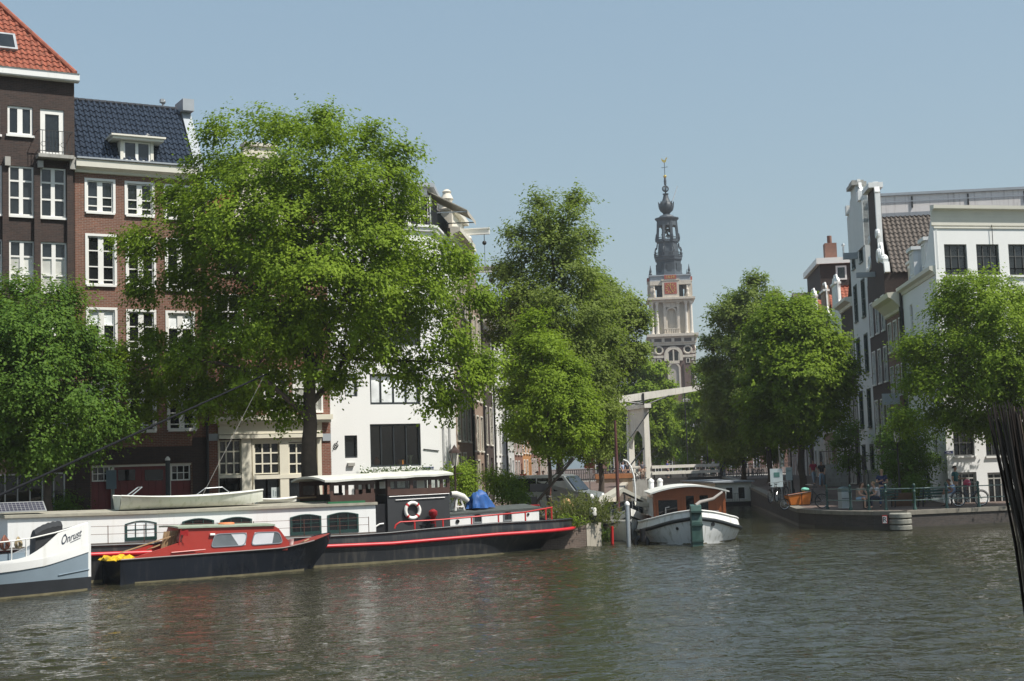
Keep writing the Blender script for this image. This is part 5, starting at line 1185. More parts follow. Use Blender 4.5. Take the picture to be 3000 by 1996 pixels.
def dinghy(name, label, u0, u1, v, dep, L_, beam, dp, m, inner, rz=0, roll=0):
    s, _ = BF.loc((u0+u1)/2, v, dep); t = thing(name, label, 'dinghy', BF.pt(s, dep, ctop(s)+.16), BF.a+rz); 
    ss_ = np.linspace(-L_/2, L_/2, 13)
    def hb(s, z): q = (s+L_/2)/L_; w_ = beam/2*min(1, (1-q)**.55*1.25 if q > .35 else 1-.25*(1-q/.35)**2); return w_*(.55+.45*min(max(z/dp, 0), 1)**.6)
    shr = lambda s: dp*(1+.28*((s/L_*2))**2+(.12*max(s/L_, 0)))
    lo = lambda s: .0+.7*dp*max((s/L_*2)-.55, 0)**1.3
    h = shell(ss_, hb, lo, shr, 5)
    k = -L_/2; h.add([(k, -hb(k, lo(k)), lo(k)), (k, hb(k, lo(k)), lo(k)), (k, hb(k, shr(k)), shr(k)), (k, -hb(k, shr(k)), shr(k))], [(0, 1, 2, 3)])
    d_ = deck(ss_, hb, lo); h.add(d_.v, d_.f); o = h.build('hull', m, t, 40)
    strake('gunwale', inner, t, ss_, hb, shr, .028); dk_ = deck(ss_, hb, lambda s: shr(s)-.05, .02); dk_.build('deck_cover', inner, t, fix=False)
    return t, shr
GRUB = mat('mossy_white_gelcoat', (.66, .67, .58), .5, .15, 2, dirt=(.38, .42, .28))
t, shr = dinghy('dinghy', 'large white dinghy resting on the barge roof, green with algae', 358, 766, 1480, 1.3, 5.0, 1.5, .36, GRUB, mat('white_gunwale', (.7, .7, .65), .5, .08))
b = MB(); b.tube([(-2.1, -.3, .45), (-1.75, -.3, .72), (-1.72, .3, .72), (-2.1, .3, .45)], .02, 6); b.build('stern_hoop', STEEL, t)
b = MB(); b.tube([(.2, .1, .4), (.5, .1, .6), (1.1, .1, .62), (1.45, .1, .35)], .015, 5); b.build('oar_lock', STEEL, t)
t, _ = dinghy('dinghy', 'small white upturned looking dinghy behind the larger one on the barge roof', 757, 862, 1470, 2.3, 1.5, .75, .14, mat('clean_white_gelcoat', (.74, .74, .7), .4, .05), W_TRIM)
t['label'] = 'small flat white dinghy beside the bow of the larger one on the barge'
b = MB(); s, _ = BF.loc(830, 1462, 2.6); b.tube([(-1.1, 0, 0), (1.3, 0, .02)], .035, 6); b.tube([(-1.2, .2, 0), (1.2, .15, .02)], .03, 6); o = b.build('wooden_spar', WOODT, None, 50); o.location = BF.pt(s, 2.75, ctop(s)+.28); o.rotation_euler = (0, 0, BF.a); tag(o, 'pair of pale wooden spars lying by the tree trunk on the barge roof', 'spar')
# blue tarpaulin over the capstan, white hose drum beside it
b = MB(); n = 40; prof = [(.02, .60), (.25, .61), (.42, .60), (.50, .55), (.53, .40), (.56, .22), (.62, .06), (.66, .0)]; vs = []
for k_, (r_, z) in enumerate(prof):
    for j in range(n):
        a = 2*math.pi*j/n; sq_ = 1/max(abs(math.cos(a)), abs(math.sin(a)))**.6; k = sq_*(1+(.13*math.sin(7*a+z*5)+.07*math.sin(13*a-z*8))*(1-z*.9)); zz = z*(1+.16*math.sin(a*2+.6)+.1*math.cos(a))+.03*math.sin(5*a+k_)
        vs.append((.78*r_*math.cos(a)*k, .6*r_*math.sin(a)*k, max(zz*.85+.04*math.sin(3*a+k_*2.0)*(k_ < 4), 0)))
b.add(vs, [(i*n+j, (i+1)*n+j, (i+1)*n+(j+1) % n, i*n+(j+1) % n) for i in range(len(prof)-1) for j in range(n)]+[tuple(range(n))]); o = b.build('tarpaulin', mat('blue_tarp', (.02, .09, .29), .55, .4, 4), None, 40)
s, z = BF.loc(1409, 1489, 1.4); o.location = BF.pt(s, 1.6, interp(s, tP2)+.16); o.rotation_euler = (0, 0, BF.a+.3); tag(o, 'crumpled blue tarpaulin covering gear on the barge roof', 'tarpaulin')
s, z = BF.loc(1350, 1470, 1.0); t = thing('anchor_winch', 'white painted anchor winch with a stand beside the blue tarpaulin', 'winch', BF.pt(s, 1.2, interp(s, tP2)+.14), BF.a)
b = MB(); b.bar((-.18, -.1, 0), (-.05, 0, .5), .05); b.bar((.2, -.1, 0), (.08, 0, .5), .05); b.bar((-.18, .25, 0), (-.05, .15, .5), .05); b.bar((-.15, -.08, .15), (.17, -.08, .15), .04); b.build('stand', W_TRIM, t)
b = MB(); b.tube([(-.3, 0, .62), (-.1, 0, .6), (.2, 0, .5), (.4, 0, .34)], [.1, .13, .12, .08], 10); b.build('drum', mat('dull_white', (.6, .59, .54), .6, .1), t, 60)

# ---- red cabin boat
pA = at_z(375, 1713, 0); pB = at_z(894, 1675, 0); RF = Fr(pA.x, pA.y, math.degrees(math.atan2(pB.y-pA.y, pB.x-pA.x))); o2 = RF.pt(0, 1.0, 0)
Rb = thing('cabin_boat', 'small motor boat with a red cabin and blue black hull moored against the barge', 'motor boat', o2, RF.a)
rT = RF.loc(968, 1560, 1.0)[0]; rW = RF.loc(898, 1674, 1.0)[0]; r0 = RF.loc(354, 1641)[0]
rsh = [RF.loc(354, 1641), RF.loc(588, 1624), RF.loc(834, 1606)]+[(RF.loc(905, 1585, .6)[0], RF.loc(905, 1585, .6)[1]), (rT, RF.loc(970, 1559, 1.0)[1])]
def rbd(s): q = (s-r0)/(rT-r0); return .98*(1 if q < .45 else math.sqrt(max(1-((q-.45)/.55)**2.3, .0006)))
def rbw(s): q = max(s, 0)/rW; return .9*(1 if q < .35 else math.sqrt(max(1-((q-.35)/.65)**1.9, .0004))) if q < 1 else .02
def rfb(s, z): zt = interp(s, rsh); q = min(max(z/zt, 0), 1); return rbw(s)+(rbd(s)-rbw(s))*q
ssr = list(np.linspace(r0, rT, 34))
def rlo(s): return -.3 if 0 <= s <= rW else ((-.3 if s > rW else -.3)+(interp(s, rsh)+.2)*(min(max((s-rW)/(rT-rW), 0), 1)**.8 if s > rW else (s/r0)*.25))
h = shell(ssr, rfb, rlo, lambda s: interp(s, rsh), 7)
z0_, z1_ = -.3, interp(r0, rsh); h.add([(0.02, -rfb(0, -.3), -.3), (.02, rfb(0, -.3), -.3), (r0, rfb(r0, z1_), z1_), (r0, -rfb(r0, z1_), z1_)], [(0, 1, 2, 3)])
h.build('hull', HULL_BL, Rb, 35)
slr = [s for s in ssr if 0.05 < s < rW-.05]; shell(slr, lambda s, z: rfb(s, z)+.012, lambda s: -.04, lambda s: .055, 1).build('waterline_band', BOOT, Rb)
deck(ssr, rfb, lambda s: interp(s, rsh)-.03, .02).build('deck', mat('red_deck', (.27, .045, .035), .5, .2), Rb, fix=False)
strake('gunwale', mat('grey_gunwale', (.20, .17, .16), .5, .2), Rb, [s for s in ssr if s < rT-.9], rfb, lambda s: interp(s, rsh)+.0, .022)
REDC = mat('red_cabin_paint', (.36, .038, .028), .4, .1, 1.5)
def rp(u, v, dep=.14): return RF.loc(u, v, dep)
P = [rp(*q) for q in ((392, 1634), (531, 1588), (544, 1553), (546, 1545), (800, 1539), (817, 1549), (849, 1592), (842, 1612), (588, 1630))]
b = MB(); b.prism(P[1:8]+[P[8]], -.86, .86); b.prism([P[0], P[1], P[8]], -.9, -.82); b.prism([P[0], P[1], P[8]], .82, .9); cb = b.build('cabin', REDC, Rb)
RGRN = mat('pale_green_roof_edge', (.30, .35, .27), .6, .25, 4)
b = MB(); a_, c_ = rp(520, 1546), rp(804, 1538); vs = []
for i in range(9):
    s = a_[0]+(c_[0]-a_[0])*i/8; z = a_[1]+(c_[1]-a_[1])*i/8
    for j in range(5): q = -1+j/2; vs.append((s, q*.92, z+.03*(1-q*q)+.02))
k = len(vs); vs += [(x, y, z-.05) for x, y, z in vs]; fs = [(i*5+j, i*5+5+j, i*5+6+j, i*5+1+j) for i in range(8) for j in range(4)]
b.add(vs, fs+[tuple(x+k for x in reversed(f)) for f in fs]+[(i*5, i*5+k, i*5+5+k, i*5+5) for i in range(8)]+[(i*5+4, i*5+9, i*5+9+k, i*5+4+k) for i in range(8)]+[(j, j+1, j+1+k, j+k) for j in range(4)]+[(40+j, 40+j+k, 41+j+k, 41+j) for j in range(4)]); b.build('cabin_roof', RGRN, cb, 50)
MR = Matrix.Translation((0, -.862, 0)); FRM = mat('grey_window_rubber', (.22, .24, .27), .6, .1)
def rounded(P, r=.3):
    out = []; k = len(P)
    for i in range(k):
        p = Vector(P[i]); a = Vector(P[i-1]); c = Vector(P[(i+1) % k]); p0 = p.lerp(a, min(.45, r*.35/(p-a).length)); p1 = p.lerp(c, min(.45, r*.35/(p-c).length))
        for t_ in (0, .33, .67, 1): out.append(tuple(p0.lerp(p, t_).lerp(p.lerp(p1, t_), t_)))
    return out
CURT = mat('curtain_cloth', (.62, .63, .66), .9, .08, 4)
PALE_P = glass('reflecting_pane', (.10, .115, .125), .05, 1.8)
for P_, cu in (((( 616, 1605), (718, 1599), (725, 1560), (629, 1564)), ((676, 1564), (722, 1561), (719, 1597), (700, 1600))), (((734, 1599), (830, 1592), (818, 1557), (745, 1559)), ((738, 1598), (797, 1594), (803, 1560), (746, 1560)))):
    o = boat_window(Rb, MR, rounded([rp(*q) for q in P_], .4), FRM, PALE_P, .028, proud=.02)
    b = MB(MR); b.add([(x, -.009, z) for x, z in [rp(*q) for q in cu]], [(0, 1, 2, 3)]); b.build('curtain', CURT, o, fix=False)
b = MB(); A, Bq = P[5], P[6]; d = Vector((Bq[0]-A[0], 0, Bq[1]-A[1])); nn = Vector((-d.z, 0, d.x)).normalized()*.012
for y in ((-.76, -.05), (.05, .76)): q0 = Vector((A[0], 0, A[1])); b.add([q0+d*.1+nn+Vector((0, y[0], 0)), q0+d*.85+nn+Vector((0, y[0], 0)), q0+d*.85+nn+Vector((0, y[1], 0)), q0+d*.1+nn+Vector((0, y[1], 0))], [(0, 1, 2, 3)])
b.build('windscreen', G_DARK, cb, fix=False)
b = MB(); c = RF.loc(614, 1567, .14); b.tube([(c[0], -.9, c[1]), (c[0]+.16, -.9, c[1]-.005)], .04, 8); b.build('side_lamp', W_TRIM, Rb)
s_, z_ = rp(600, 1610); b = MB(); b.tube([(rp(500, 1624)[0], -.93, rp(500, 1624)[1]+.05), (rp(600, 1613)[0], -.93, rp(600, 1613)[1]+.03)], .018, 6); b.build('grab_rail', mat('pale_red_rail', (.45, .1, .08), .4), Rb)
# clutter on the red boat: boards, oars, tarpaulin, ring, bucket
def plank_pile(name, label, cat, pts, w_, h_, m): 
    b = MB()
    for p, q in pts: b.bar(p, q, w_, h_)
    o = b.build(name, m, None); return tag(o, label, cat)
def rw(u, v, dep): s, z = RF.loc(u, v, dep); return RF.pt(s, dep, z)
plank_pile('board', 'brown wooden boards stacked upright at the back of the red cabin', 'boards', [(rw(475+9*i, 1614-3*i, .5+.04*i), rw(484+9*i, 1558-1*i, .6+.04*i)) for i in range(6)], .1, .02, WOODT)
for k, (q0, q1) in enumerate((((352, 1620, .4), (519, 1566, .5)), ((430, 1612, .6), (530, 1571, .8)))): plank_pile('boat_pole', ['long thin boat pole sloping from the yellow tarpaulin to the red cabin', 'shorter boat pole resting on the boards behind the red cabin'][k], 'pole', [(rw(*q0), rw(*q1))], .035, .035, WOODT)
b = MB(); nx, ny = 14, 7; vs = []
for i in range(nx):
    for j in range(ny): x = -.45+i*.075; y = -.55+j*.16; vs.append((x, y, .06+.05*math.sin(i*1.3+j*.9)+.035*math.sin(i*2.9-j*2.1)+(-.05 if i in (0, nx-1) or j in (0, ny-1) else 0)))
k = len(vs); vs += [(x, y, -.02) for x, y, z in vs]; fs = [(i*ny+j, (i+1)*ny+j, (i+1)*ny+j+1, i*ny+j+1) for i in range(nx-1) for j in range(ny-1)]
per = [i*ny for i in range(nx)]+[(nx-1)*ny+j for j in range(1, ny)]+[i*ny+ny-1 for i in range(nx-2, -1, -1)]+[j for j in range(ny-2, 0, -1)]
b.add(vs, fs+[(per[i], per[(i+1) % len(per)], per[(i+1) % len(per)]+k, per[i]+k) for i in range(len(per))]); o = b.build('tarpaulin', mat('yellow_tarp', (.75, .48, .015), .5, .15, 4), None, 45)
s, z = RF.loc(336, 1634, .6); o.location = RF.pt(s+.08, .75, z1_+.0); o.rotation_euler = (0, 0, RF.a); tag(o, 'crumpled yellow tarpaulin on the stern of the red cabin boat', 'tarpaulin')
s, z = RF.loc(663, 1540, .8); b = MB(); b.torus((0, 0, 0), .22, .05, 24, 8, Matrix.Rotation(rad(90), 3, 'X')); o = b.build('life_ring', mat('orange_white_ring', (.62, .2, .08), .5, .5, 1.6), None, 60); o.location = RF.pt(s, .8, z+.05); tag(o, 'faded orange life ring lying flat on the red boat roof', 'life ring')
b = MB(); b.lathe([(.09, 0), (.12, .18), (.13, .19), (.11, .19), (.085, .02)], 12); o = b.build('bucket', W_TRIM, None, 40); s, z = RF.loc(851, 1590, .8); o.location = RF.pt(s, .8, interp(s, rsh)-.02); tag(o, 'white bucket on the foredeck of the red cabin boat', 'bucket')
b = MB(); b.prism([(0, 0), (.25, -.06), (.24, .14), (.02, .1)], -.01, .01); b.bar((-.05, 0, -.3), (.02, 0, .16), .02); o = b.build('pennant', RED, None); s, z = RF.loc(532, 1566, .1); o.location = RF.pt(s-.05, .06, z); tag(o, 'small red and white pennant at the back of the red cabin', 'flag')
b = MB(); b.tube([rw(892, 1586, .5), rw(880, 1592, .6), rw(905, 1580, .9)], .02, 5); b.tube([rw(960, 1565, 1.0)+Vector((0, 0, -.05)), BF.pt(BF.loc(905, 1650, 0)[0], -.03, .55)], .012, 4); o = b.build('mooring_rope', ROPE, None); tag(o, 'pale mooring rope from the red boat bow to the barge', 'rope')

# ---- white boat with grey hull at the left edge
pS = at_z(261, 1728, 0); OF = Fr(pS.x, pS.y, 28.4)
O_ = thing('motor_cruiser', 'white boat with grey hull and its name on the bow at the left edge', 'boat', pS, OF.a)
def ob(s): q = min(-s/4.2, 1); return 1.75*(1-(1-q)**1.9)
def ol(u, v):
    dep = 0
    for _ in range(6): s, z = OF.loc(u, v, dep); dep = -ob(min(s, 0))
    return min(s, 0), z
so = [0]+[-.06*i**1.45 for i in range(1, 24)]
curve = lambda *pp: sorted([ol(*p) for p in pp])
cTop = curve((259, 1531), (213, 1548), (168, 1563), (155, 1576), (140, 1592), (111, 1613), (77, 1633), (40, 1641), (0, 1646)); cBand = curve((260, 1617), (134, 1658), (60, 1671), (0, 1679)); cBoot = curve((260, 1690), (130, 1702), (0, 1714)); cSt = curve((260, 1668), (190, 1682), (120, 1697))
ofb = lambda s, z: max(ob(s)*(.86+.14*min(max(z, 0), 1.0)), .012)
ev = lambda C: (lambda s: interp(s, C))
GREYH = mat('slate_grey_hull', (.21, .265, .31), .35, .12, 1); BLKB = mat('black_boot_top', (.02, .022, .026), .5, .3)
shell(so, ofb, lambda s: -.3, ev(cBoot), 2).build('boot_top', BLKB, O_, 50)
shell(so, ofb, ev(cBoot), ev(cBand), 4).build('hull', GREYH, O_, 50)
shell(so, lambda s, z: ofb(s, z)+.03, ev(cBand), lambda s: ev(cBand)(s)+.22, 2).build('rubbing_strake', W_WHITE, O_, 50)
shell(so, lambda s, z: ofb(s, z)+.004, lambda s: ev(cBand)(s)+.2, ev(cTop), 4).build('bulwark', W_WHITE, O_, 50)
b = MB()
for sd in (-1, 1): vs = []; [vs.extend([(s, sd*(ofb(s, 1)+.004), ev(cTop)(s)), (s, sd*(max(ofb(s, 1)-.05, 0)), ev(cTop)(s))]) for s in so]; b.add(vs, [(2*i, 2*i+2, 2*i+3, 2*i+1) for i in range(len(so)-1)])
b.build('bulwark_cap', W_WHITE, O_, fix=False)
b = MB(); b.bar((.012, 0, ev(cBoot)(0)), (.012, 0, ev(cTop)(0)+.03), .05, .09); b.build('stem_post', W_WHITE, O_); b = MB(); b.bar((.012, 0, -.4), (.012, 0, ev(cBoot)(0)-.002), .05, .09); b.build('stem_foot', BLKB, O_)
shell([s for s in so if s < -.02], lambda s, z: ofb(s, z)+.008, lambda s: -.04, lambda s: .05, 1).build('waterline_band', BOOT, O_)
strake('knuckle_line', GREYH, O_, [s for s in so if s > -1.2], ofb, ev(cSt), .014)
deck(so, ofb, lambda s: ev(cBand)(s)+.18, .02).build('deck', LEAD, O_, fix=False)
rl_ = curve((257, 1532), (166, 1560), (90, 1578), (0, 1590)); b = MB(); b.tube([(s, -ofb(s, 1)+.03, ev(rl_)(s)) for s in np.linspace(0, -4, 12)], .022, 6); 
for u in (34, 77): s, z = ol(u, 1600); b.tube([(s, -ofb(s, 1)+.03, ev(cTop)(s)), (s, -ofb(s, 1)+.03, ev(rl_)(s))], .02, 6)
b.build('pipe_rail', W_TRIM, O_, 60)
s0, z0 = ol(4, 1650); s1, _ = ol(75, 1636); b = MB(); b.add([(s0-.8, -ofb(s0, 1)+.05, z0-.05), (s1, -ofb(s1, 1)+.05, z0-.0), (s1, -ofb(s1, 1)+.05, z0+.25), (s0-.8, -ofb(s0, 1)+.05, z0+.2)], [(0, 1, 2, 3)]); b.build('deck_locker', GREYH, O_)
# dark cover under the rail
a_, z_ = ol(146, 1575); b = MB(); n = 12; vs = []
for j in range(7):
    q = j/6; 
    for i in range(n): f_ = i/(n-1); s = a_-.42+.84*f_; vs.append((s, -ofb(s, 1)+.07+q*.9, .75+(1.2+.07*math.sin(math.pi*f_)+.22*(f_-.5))*math.sin(math.pi*min(.3+q*.5, 1))**.5+.012*math.sin(i*3+j)))
k = len(vs); vs += [(x, y+.1, .95) for x, y, z in vs]; fs = [(j*n+i, j*n+i+1, j*n+n+i+1, j*n+n+i) for j in range(6) for i in range(n-1)]
fs += [(i, i+k, i+1+k, i+1) for i in range(n-1)]+[(6*n+i, 6*n+i+1, 6*n+i+1+k, 6*n+i+k) for i in range(n-1)]+[(j*n, j*n+n, j*n+n+k, j*n+k) for j in range(6)]+[(j*n+n-1, j*n+n-1+k, j*n+2*n-1+k, j*n+2*n-1) for j in range(6)]
b.add(vs, fs); b.build('dark_cover', mat('charcoal_canvas', (.025, .027, .03), .8, .3, 5), O_, 50)
for u, v, r_, lab in ((18, 1598, .2, 'coil of reddish rope on the deck of the white boat at the left edge'), (58, 1597, .15, 'hank of tan rope hung on the rail of the white boat')):
    s, z = ol(u, v); b = MB()
    for k in range(5): b.torus((0, .02*k, .015*k), r_*(.6+.1*k), .025, 18, 5, Matrix.Rotation(.3*k, 3, 'Z'))
    o = b.build('rope_coil', ROPE if r_ < .18 else mat('red_brown_rope', (.22, .09, .06), .9, .3, 9), None, 60); o.location = OF.pt(s, -ofb(s, 1)+.2, z); o.rotation_euler = (0, 0, OF.a); tag(o, lab, 'rope')
# hand lettered name, bent to the bow plating
s, z = ol(210, 1577); s2, _ = ol(240, 1560); s1, _ = ol(180, 1595)
c = bpy.data.curves.new('lettering', 'FONT'); c.body = 'Onrust'; c.size = .30; c.shear = .35; c.align_x = 'CENTER'; c.extrude = .0; c.offset = .006
o = bpy.data.objects.new('tmp', c); COL.objects.link(o); dg = bpy.context.evaluated_depsgraph_get(); me = bpy.data.meshes.new_from_object(o.evaluated_get(dg)); bpy.data.objects.remove(o)
import bmesh
bm = bmesh.new(); bm.from_mesh(me); bmesh.ops.triangulate(bm, faces=bm.faces); bmesh.ops.subdivide_edges(bm, edges=[e for e in bm.edges if e.calc_length() > .05], cuts=2)
xs_ = [v.co.x for v in bm.verts]; xa, xb = min(xs_), max(xs_)
def plate(s, z): return Vector((s, -(ofb(s, z)+.011), z))
for v in bm.verts:
    f_ = (v.co.x-xa)/(xb-xa); s = s1+(s2-s1)*f_; zz = z-.06+.22*(f_-.5)+v.co.y*(1.25 if f_ < .22 else 1.0); v.co = plate(s, zz)
wv_ = []
for i in range(13): f_ = i/12; s = s1+(s2-s1)*(.42+.5*f_); zz = z-.1+.22*(f_*.5-.08)-.02; wv_.append((s, zz))
bm.to_mesh(me); bm.free(); me.materials.clear(); INK = mat('ink_paint', (.06, .07, .09), .5, .1); me.materials.append(INK)
o = bpy.data.objects.new('lettering', me); COL.objects.link(o); o.parent = O_
b = MB(); b.add([plate(s, zz+d) for s, zz in wv_ for d in (0, .022)], [(2*i, 2*i+2, 2*i+3, 2*i+1) for i in range(12)]); b.build('underline', INK, O_, fix=False)

# ---- wooden cabined Dutch barge, stern to us
DF = Fr(6.75, 55.0, 88); D = thing('dutch_barge', 'white Dutch barge with varnished wooden cabin and green rudder, seen from the stern', 'barge', DF.o, DF.a)
HW2 = mat('weathered_white_hull', (.82, .82, .79), .45, .12, 1, dirt=(.42, .42, .36)); HW3 = mat('pale_grey_white_hull', (.76, .77, .76), .5, .12, 1, dirt=(.34, .34, .28))
def db(s): q = min(max(s, 0)/3.4, 1); v = 2.05*(1-(1-q)**2.6); return v if s < 9 else 2.05*math.sqrt(max(1-((s-9)/3)**2, .001))
def dbw(s): q = min(max(s-.25, 0)/4.0, 1); v = 1.9*(1-(1-q)**2.4); return v if s < 8.5 else 1.9*math.sqrt(max(1-((s-8.5)/3)**2, .001))
dsh = lambda s: interp(s, [(0, 1.34), (.6, 1.22), (1.4, 1.02), (2.6, .86), (5, .78), (9, .9), (12, 1.5)])
dst = lambda s: interp(s, [(0, 1.0), (.6, .86), (1.4, .62), (2.6, .45), (5, .4), (9, .5), (12, 1.0)])
def dfb(s, z): q = min(max(z/dst(s), 0), 1); return max(.03, dbw(s)+(db(s)-dbw(s))*q**.8-max(z-dst(s), 0)*.25)
sd_ = [.0, .04, .12, .25, .4, .6, .85, 1.15, 1.5, 2, 2.6, 3.4, 4.5, 6, 8, 9.5, 10.5, 11.3, 11.8, 11.98]
shell(sd_, dfb, lambda s: -.3, dst, 5).build('hull', HW3, D, 40)
shell(sd_, dfb, dst, dsh, 3).build('bulwark', HW2, D, 40)
strake('rubbing_strake', DKBLUE, D, sd_, dfb, lambda s: dst(s)+.02, .075); strake('rail_cap', W_TRIM, D, sd_, dfb, dsh, .035)
shell(sd_[2:], lambda s, z: dfb(s, z)+.012, lambda s: -.05, lambda s: .06, 1).build('waterline_band', BOOT, D)
deck(sd_, dfb, lambda s: dsh(s)-.1).build('deck', DECKM, D, fix=False)
b = MB(); b.prism([(-.75, -.4), (.02, -.4), (.02, 1.5), (-.1, 1.55), (-.5, 1.5), (-.7, .9)], -.2, .2); rdr = b.build('rudder', mat('worn_green_rudder', (.035, .085, .07), .5, .35, 3, dirt=(.1, .12, .1)), D)
b = MB()
for z in (.15, .75, 1.25): b.box(-.76, .03, -.215, .215, z, z+.07)
b.build('rudder_straps', mat('rudder_strap_green', (.025, .06, .05), .5, .2), rdr)
b = MB(); b.tube([(-.3, 0, 1.5), (.0, -.2, 1.62), (.4, -.75, 1.72), (.9, -1.15, 1.95)], [.07, .07, .06, .05], 8); b.build('tiller', mat('grey_wood', (.25, .23, .21), .7, .2, 4), rdr, 50)
for yy, r_, z in ((-.95, .085, .75), (.75, .06, .62)):
    s = 1.0; b = MB(); nrm = Vector((-.8, yy/abs(yy)*.6, 0)); p = Vector((.55, math.copysign(dfb(.55, z), yy), z)); b.tube([p-nrm*.05, p+nrm*.03], r_, 12); b.build('hawse_hole', BLACK, D)
VARN = mat('orange_varnish', (.27, .078, .024), .35, .25, 3)
xa_, xb_ = 2.3, 6.5; zb_ = .72; ze = 1.92; cw = 1.43
def roofz(y): return ze+.24*(1-(y/1.5)**2)
P = [(-cw, zb_), (cw, zb_), (cw, ze)]+[(cw-2*cw*i/10, roofz(cw-2*cw*i/10)) for i in range(1, 10)]+[(-cw, ze)]
b = MB(); b.prism(P, xa_, xb_, 'x'); cabn = b.build('cabin', VARN, D)
b = MB(); R_o = [(y, roofz(y)+.02) for y in np.linspace(-1.56, 1.56, 13)]; b.prism(R_o+[(y, z+.06) for y, z in reversed(R_o)], xa_-.35, xb_+.2, 'x'); b.build('cabin_roof', mat('pale_roof_canvas', (.6, .6, .56), .7, .1), cabn)
MD = Matrix(((0, 1, 0, xa_), (-1, 0, 0, 0), (0, 0, 1, 0), (0, 0, 0, 1)))   # stern wall: along = -y (left to right from behind)
for r in ((-1.05, -.4, 1.02, 1.72), (-.2, .16, .85, 1.85), (.32, .68, .95, 1.85)):
    pass
def stern_win(x0, x1, z0, z1):
    # local x to the right as seen from behind = -y
    P_ = [(x0, z0), (x1, z0), (x1, z1), (x0, z1)]; boat_window(D, MD, P_, VARN, G_DARK, .06, proud=.04)
for r in ((-1.3, -.42, .98, 1.74), (-.2, .24, .76, 1.88), (.34, .8, .76, 1.9)): stern_win(*r)
b = MB(MD)
for x in (-1.38, -.36, -.24, .29, .84, 1.1, 1.36): b.box(x-.045, x+.045, -.03, -.001, zb_, ze-.02)
b.box(-1.4, 1.4, -.028, -.001, ze-.1, ze-.02); b.build('wall_battens', VARN, cabn)
ML = Matrix(((-1, 0, 0, xb_), (0, -1, 0, cw), (0, 0, 1, 0), (0, 0, 0, 1)))
for i in range(4): x = .3+i*.95; boat_window(D, ML, [(x, 1.0), (x+.65, 1.0), (x+.65, 1.75), (x, 1.75)], W_TRIM, G_NET, .05)
MR2 = Matrix(((1, 0, 0, 0), (0, 1, 0, -cw), (0, 0, 1, 0), (0, 0, 0, 1)))
for i in range(4): x = xa_+.3+i*.95; boat_window(D, MR2, [(x, 1.0), (x+.65, 1.0), (x+.65, 1.75), (x, 1.75)], W_TRIM, G_DARK, .05)
b = MB(); b.tube([(1.6, 1.0, 1.0), (1.6, 1.0, 1.4), (1.6, .85, 1.42)], .02, 5); b.tube([(1.9, -.9, .9), (1.9, -.9, 1.2), (1.9, -1.1, 1.2)], .02, 5); b.build('deck_cleat', STEEL, D)
b = MB(); b.tube([(1.4, 1.95, .12), (1.4, 1.95, .62)], [.1, .12], 10); b.torus((1.5, 2.0, .05), .24, .1, 20, 8, Matrix.Rotation(rad(90), 3, 'Z')); b.build('fender', BLACK, D, 50)
# mooring poles
for u, v0, v1, y, m_, lab in ((1907, 1406, 1600, 62, W_WHITE, 'white wooden mooring pole just left of the varnished cabin roof'), (1933, 1405, 1600, 63, W_WHITE, 'white wooden mooring pole rising behind the varnished cabin roof'), (1837, 1473, 1600, 55.5, STEEL, 'grey steel mooring pole left of the Dutch barge'), (491, 1342, 1560, 56.5, mat('dark_pile', (.04, .045, .05), .7, .2), 'dark round mooring pile with a white cap in front of the garage door')):
    p = at_y(u, v0, y); b = MB(); r_ = .12 if m_ is W_WHITE else .09; top = p.z; t = thing('mooring_pole', lab, 'mooring pole', (p.x, y, -.5))
    b.lathe([(r_, 0), (r_, top+.45), (r_*.8, top+.5)], 12); b.build('pile', m_, t, 50)
    b = MB(); b.lathe([(r_*1.12, top+.4), (r_*1.12, top+.47), (r_*.4, top+.55), (.01, top+.56)], 12); b.build('cap', W_TRIM, t, 50)
# ---- small white yacht behind it, under covers
VF = Fr(4.62, 59.2, 92); V = thing('covered_yacht', 'white sailing boat with brown mast and cream covers behind the brick pier', 'sailing boat', VF.o, VF.a)
vb = lambda s: 1.15*(1-(1-min(max(s, 0)/3.0, 1))**2) if s < 5 else 1.15*math.sqrt(max(1-((s-5)/4)**2, .001))
vsh = lambda s: interp(s, [(0, 1.35), (1, 1.05), (3, .85), (6, .8), (9, 1.0)]); vfb = lambda s, z: max(.02, vb(s)*(.7+.3*min(max(z/.8, 0), 1)))
sv = [.0, .1, .25, .45, .7, 1, 1.4, 2, 3, 4, 5, 6, 7, 8, 8.7, 8.98]
shell(sv, vfb, lambda s: -.3, vsh, 6).build('hull', HW2, V, 45); deck(sv, vfb, lambda s: vsh(s)-.06).build('deck', LEAD, V, fix=False); strake('rubbing_strake', DKBLUE, V, sv, vfb, lambda s: vsh(s)-.35, .04)
b = MB()
for s in np.linspace(.2, 4.5, 10): b.tube([(s, vfb(s, 1)-.03, vsh(s)), (s, vfb(s, 1)-.03, vsh(s)+.4)], .014, 5); b.tube([(s, -vfb(s, 1)+.03, vsh(s)), (s, -vfb(s, 1)+.03, vsh(s)+.4)], .014, 5)
for sg in (-1, 1):
    for hh_ in (.2, .4): b.tube([(s, sg*(vfb(s, 1)-.03), vsh(s)+hh_) for s in np.linspace(.2, 4.5, 8)], .01, 4)
b.build('guard_rail', STEEL, V)
b = MB(); mx_ = 1.3; b.tube([(mx_, .35, .9), (mx_, .35, 3.2), (mx_, .35, 5.0)], [.075, .07, .05], 8); b.build('mast', mat('red_brown_spar', (.10, .035, .03), .5, .2), V, 50)
